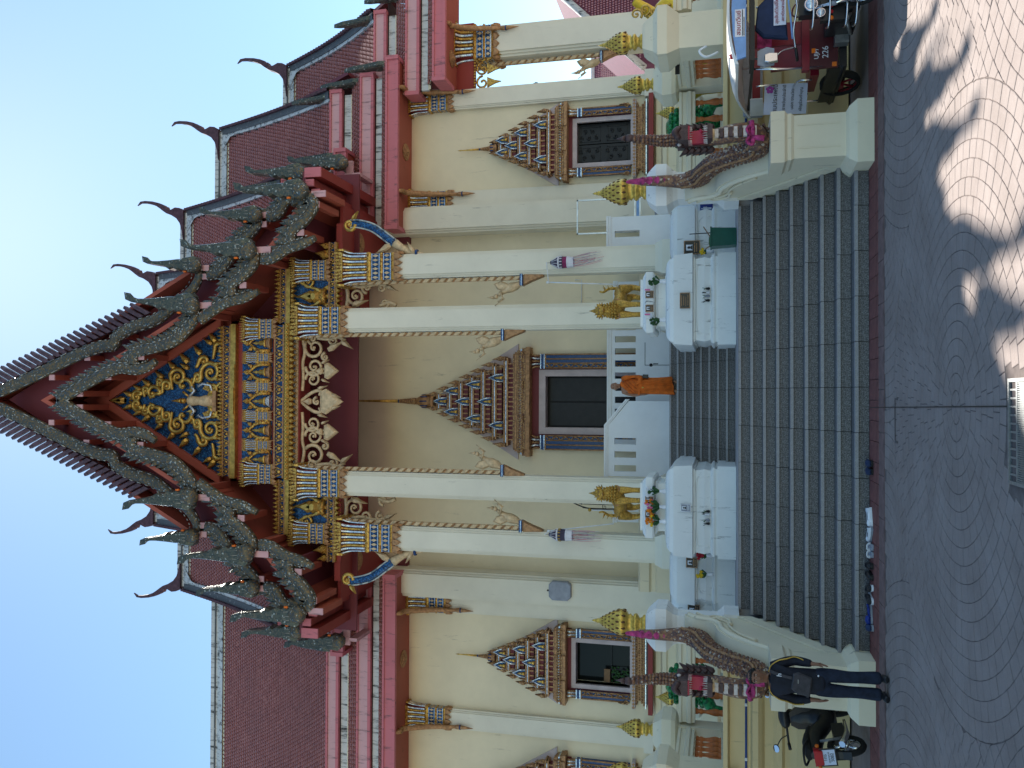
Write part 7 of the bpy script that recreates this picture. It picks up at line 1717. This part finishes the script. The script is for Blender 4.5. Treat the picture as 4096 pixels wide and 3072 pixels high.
# small wall fittings on the rear columns
for x, s_, lab in ((5.25, 1, 'small red wall bracket beside the right rear column'), (-5.25, -1, 'small red wall bracket beside the left rear column')):
    m = MB().mat('mouth_red'); m.prism([(s_ * 5.95, 7.95), (s_ * 6.0, 8.25), (s_ * 5.98, 8.45), (s_ * 5.9, 8.2)], 25.3, 25.49); m.ball((s_ * 5.95, 25.3, 8.15), .05, 6, 4); tag(m.build('wall_bracket'), lab, 'bracket')
# ================================================================ hall behind at the right
h = thing('neighbouring_hall', (20, 46, 0), 'pink-tiled hall roof seen between the right columns', 'building')
m = MB().mat('wall_cream'); m.box(10, 40, 46, 58, 0, 5.2); m.build('wall', h)
m = MB().mat('hall_tile_dark'); m.poly([(9, 44.0, 4.6), (41, 44.0, 4.6), (41, 46.2, 6.0), (9, 46.2, 6.0)]); m.poly([(9, 45.6, 5.95), (41, 45.6, 5.95), (41, 50, 9.35), (9, 50, 9.35)]); m.poly([(9, 54.4, 5.95), (9, 50, 9.35), (41, 50, 9.35), (41, 54.4, 5.95)]); rf = m.build('roof', h)
m = MB().mat('hall_tile')
for r in range(26):
    t = r / 26; y, z = lerp(45.6, 50, t) - .03, lerp(5.95, 9.35, t) + .03
    for q in range(150): x = 12 + q * .105 + (r % 2) * .05; m.ball((x, y, z), .048, 5, 3, 1, .6, 1)
tag(m.build('tile_rows', rf), kind='stuff')
m = MB().mat('pole_white'); m.box(9, 41, 45.4, 45.6, 5.75, 5.98); m.box(9, 41, 49.9, 50.1, 9.3, 9.5); m.build('gutter', h)
# gable of the same hall nearer the frame edge
h2 = thing('side_pavilion', (19, 38, 0), 'steep pink-tiled pavilion roof at the right edge behind the column', 'building')
m = MB().mat('hall_tile_dark'); A0, A1 = (15.0, 5.6), (19.2, 9.8)
m.prism([(15.0, 5.4), (19.2, 9.7), (23.4, 5.4), (23.4, 4.2), (15.0, 4.2)], 38.0, 44); rf2 = m.build('roof', h2)
m = MB().mat('hall_tile')
for r in range(30):
    z = 5.5 + r * .135; xa = 15.0 + (z - 5.4) * .98 + .2
    for q in range(60):
        x = xa + q * .11 + (r % 2) * .05
        if x > 22.5: break
        m.ball((x, 37.97, z), .05, 5, 3, 1, .6, 1)
tag(m.build('tile_rows', rf2), kind='stuff')
m = MB().mat('ridge_plaster'); m.tube([(14.8, 37.95, 5.3), (19.2, 37.95, 9.85)], .16, 6); m.tube([(19.2, 37.95, 9.85), (23.6, 37.95, 5.3)], .16, 6); m.build('verge', h2)
m = MB().mat('wall_cream'); m.box(15.6, 22.8, 38.2, 44, 0, 4.3); m.build('wall', h2)
m = MB().mat('pole_white'); m.prism([(0, 0), (.55, .05), (.62, .4), (.05, .35)], 43.9, 44.0); m.xf(0, Matrix.Translation((15.4, 0, 6.6))); m.tube([(15.6, 44, 6.7), (15.6, 44.5, 6.3)], .05, 6); tag(m.build('floodlight'), 'white floodlight on the pink roof between the right columns', 'floodlight')
# yellow guardian figures at the right edge
for x, y, z, k, lab in ((10.2, 22.2, 3.0, 1.0, 'bright yellow sculpture at the right edge beside the column'),):
    R = thing('yellow_sculpture', (x, y, z), lab, 'statue'); m = MB().mat('statue_yellow'); P = smooth_path([(x, y, z), (x + .1, y, z + .35), (x - .1, y, z + .65), (x + .1, y, z + .95), (x + .3, y, z + 1.2)], 5); m.tube(P, [.26 - .008 * q for q in range(len(P))], 10)
    m.build('body', R); m = MB().mat('gold_smooth'); 
    for q in range(5): relief_spiral(m, x - .15 + .1 * (q % 2), z + .25 + q * .22, .16, 1.3, q, 1, y - .24, .035)
    m.build('scrolls', R); m = MB().mat('plaster_cream'); m.stack(x, y, [(.5, .5, 1.71), (.5, .5, 2.0), (.4, .4, 2.1), (.4, .4, z - .1), (.48, .48, z)]); m.build('pedestal', R)
# yellow vases behind the right balustrade
for q, (x, y) in enumerate(((6.05, 17.9), (5.75, 18.1), (5.55, 18.3))):
    R = thing('yellow_urn', (x, y, 1.71), ('orange and gold urn, %s in the row behind the right corner post' % ('first', 'second', 'third')[q]), 'urn', 'gilded urns behind the right corner post'); m = MB().mat('statue_yellow'); m.lathe(x + 1.4, y + .8, [(.10, 1.71), (.12, 2.4), (.20, 2.55), (.26, 2.75), (.22, 2.95), (.12, 3.05), (.16, 3.10)], 12); m.build('bowl', R); m = MB().mat('flower_orange'); m.lathe(x + 1.4, y + .8, [(.265, 2.70), (.265, 2.80)], 12); m.build('band', R)
# tied ribbon on the pillar and birds
m = MB().mat('parapet_white'); m.tube(smooth_path([(6.0, 14.7, 2.05), (5.92, 14.66, 2.25), (6.02, 14.64, 2.36), (6.1, 14.66, 2.24)], 4), .022, 7); tag(m.build('hose_loop'), 'loop of white hose on the plinth beside the right pillar', 'hose')
for x, y, z, lab in ((10.33, 27, 7.85, 'small bird-shaped finial against the sky right of the pilaster'), (10.9, 33, 8.15, 'tiny bird flying between the right columns')):
    m = MB().mat('naga_dark'); m.ball((x, y, z), .07, 7, 5, 1.4, .8, 1); m.prism([(x - .02, z + .02), (x + .10, z + .02), (x + .02, z + .2)], y - .01, y + .01); m.prism([(x - .1, z), (x - .24, z + .07), (x - .08, z - .04)], y - .01, y + .01); tag(m.build('bird'), lab, 'bird')
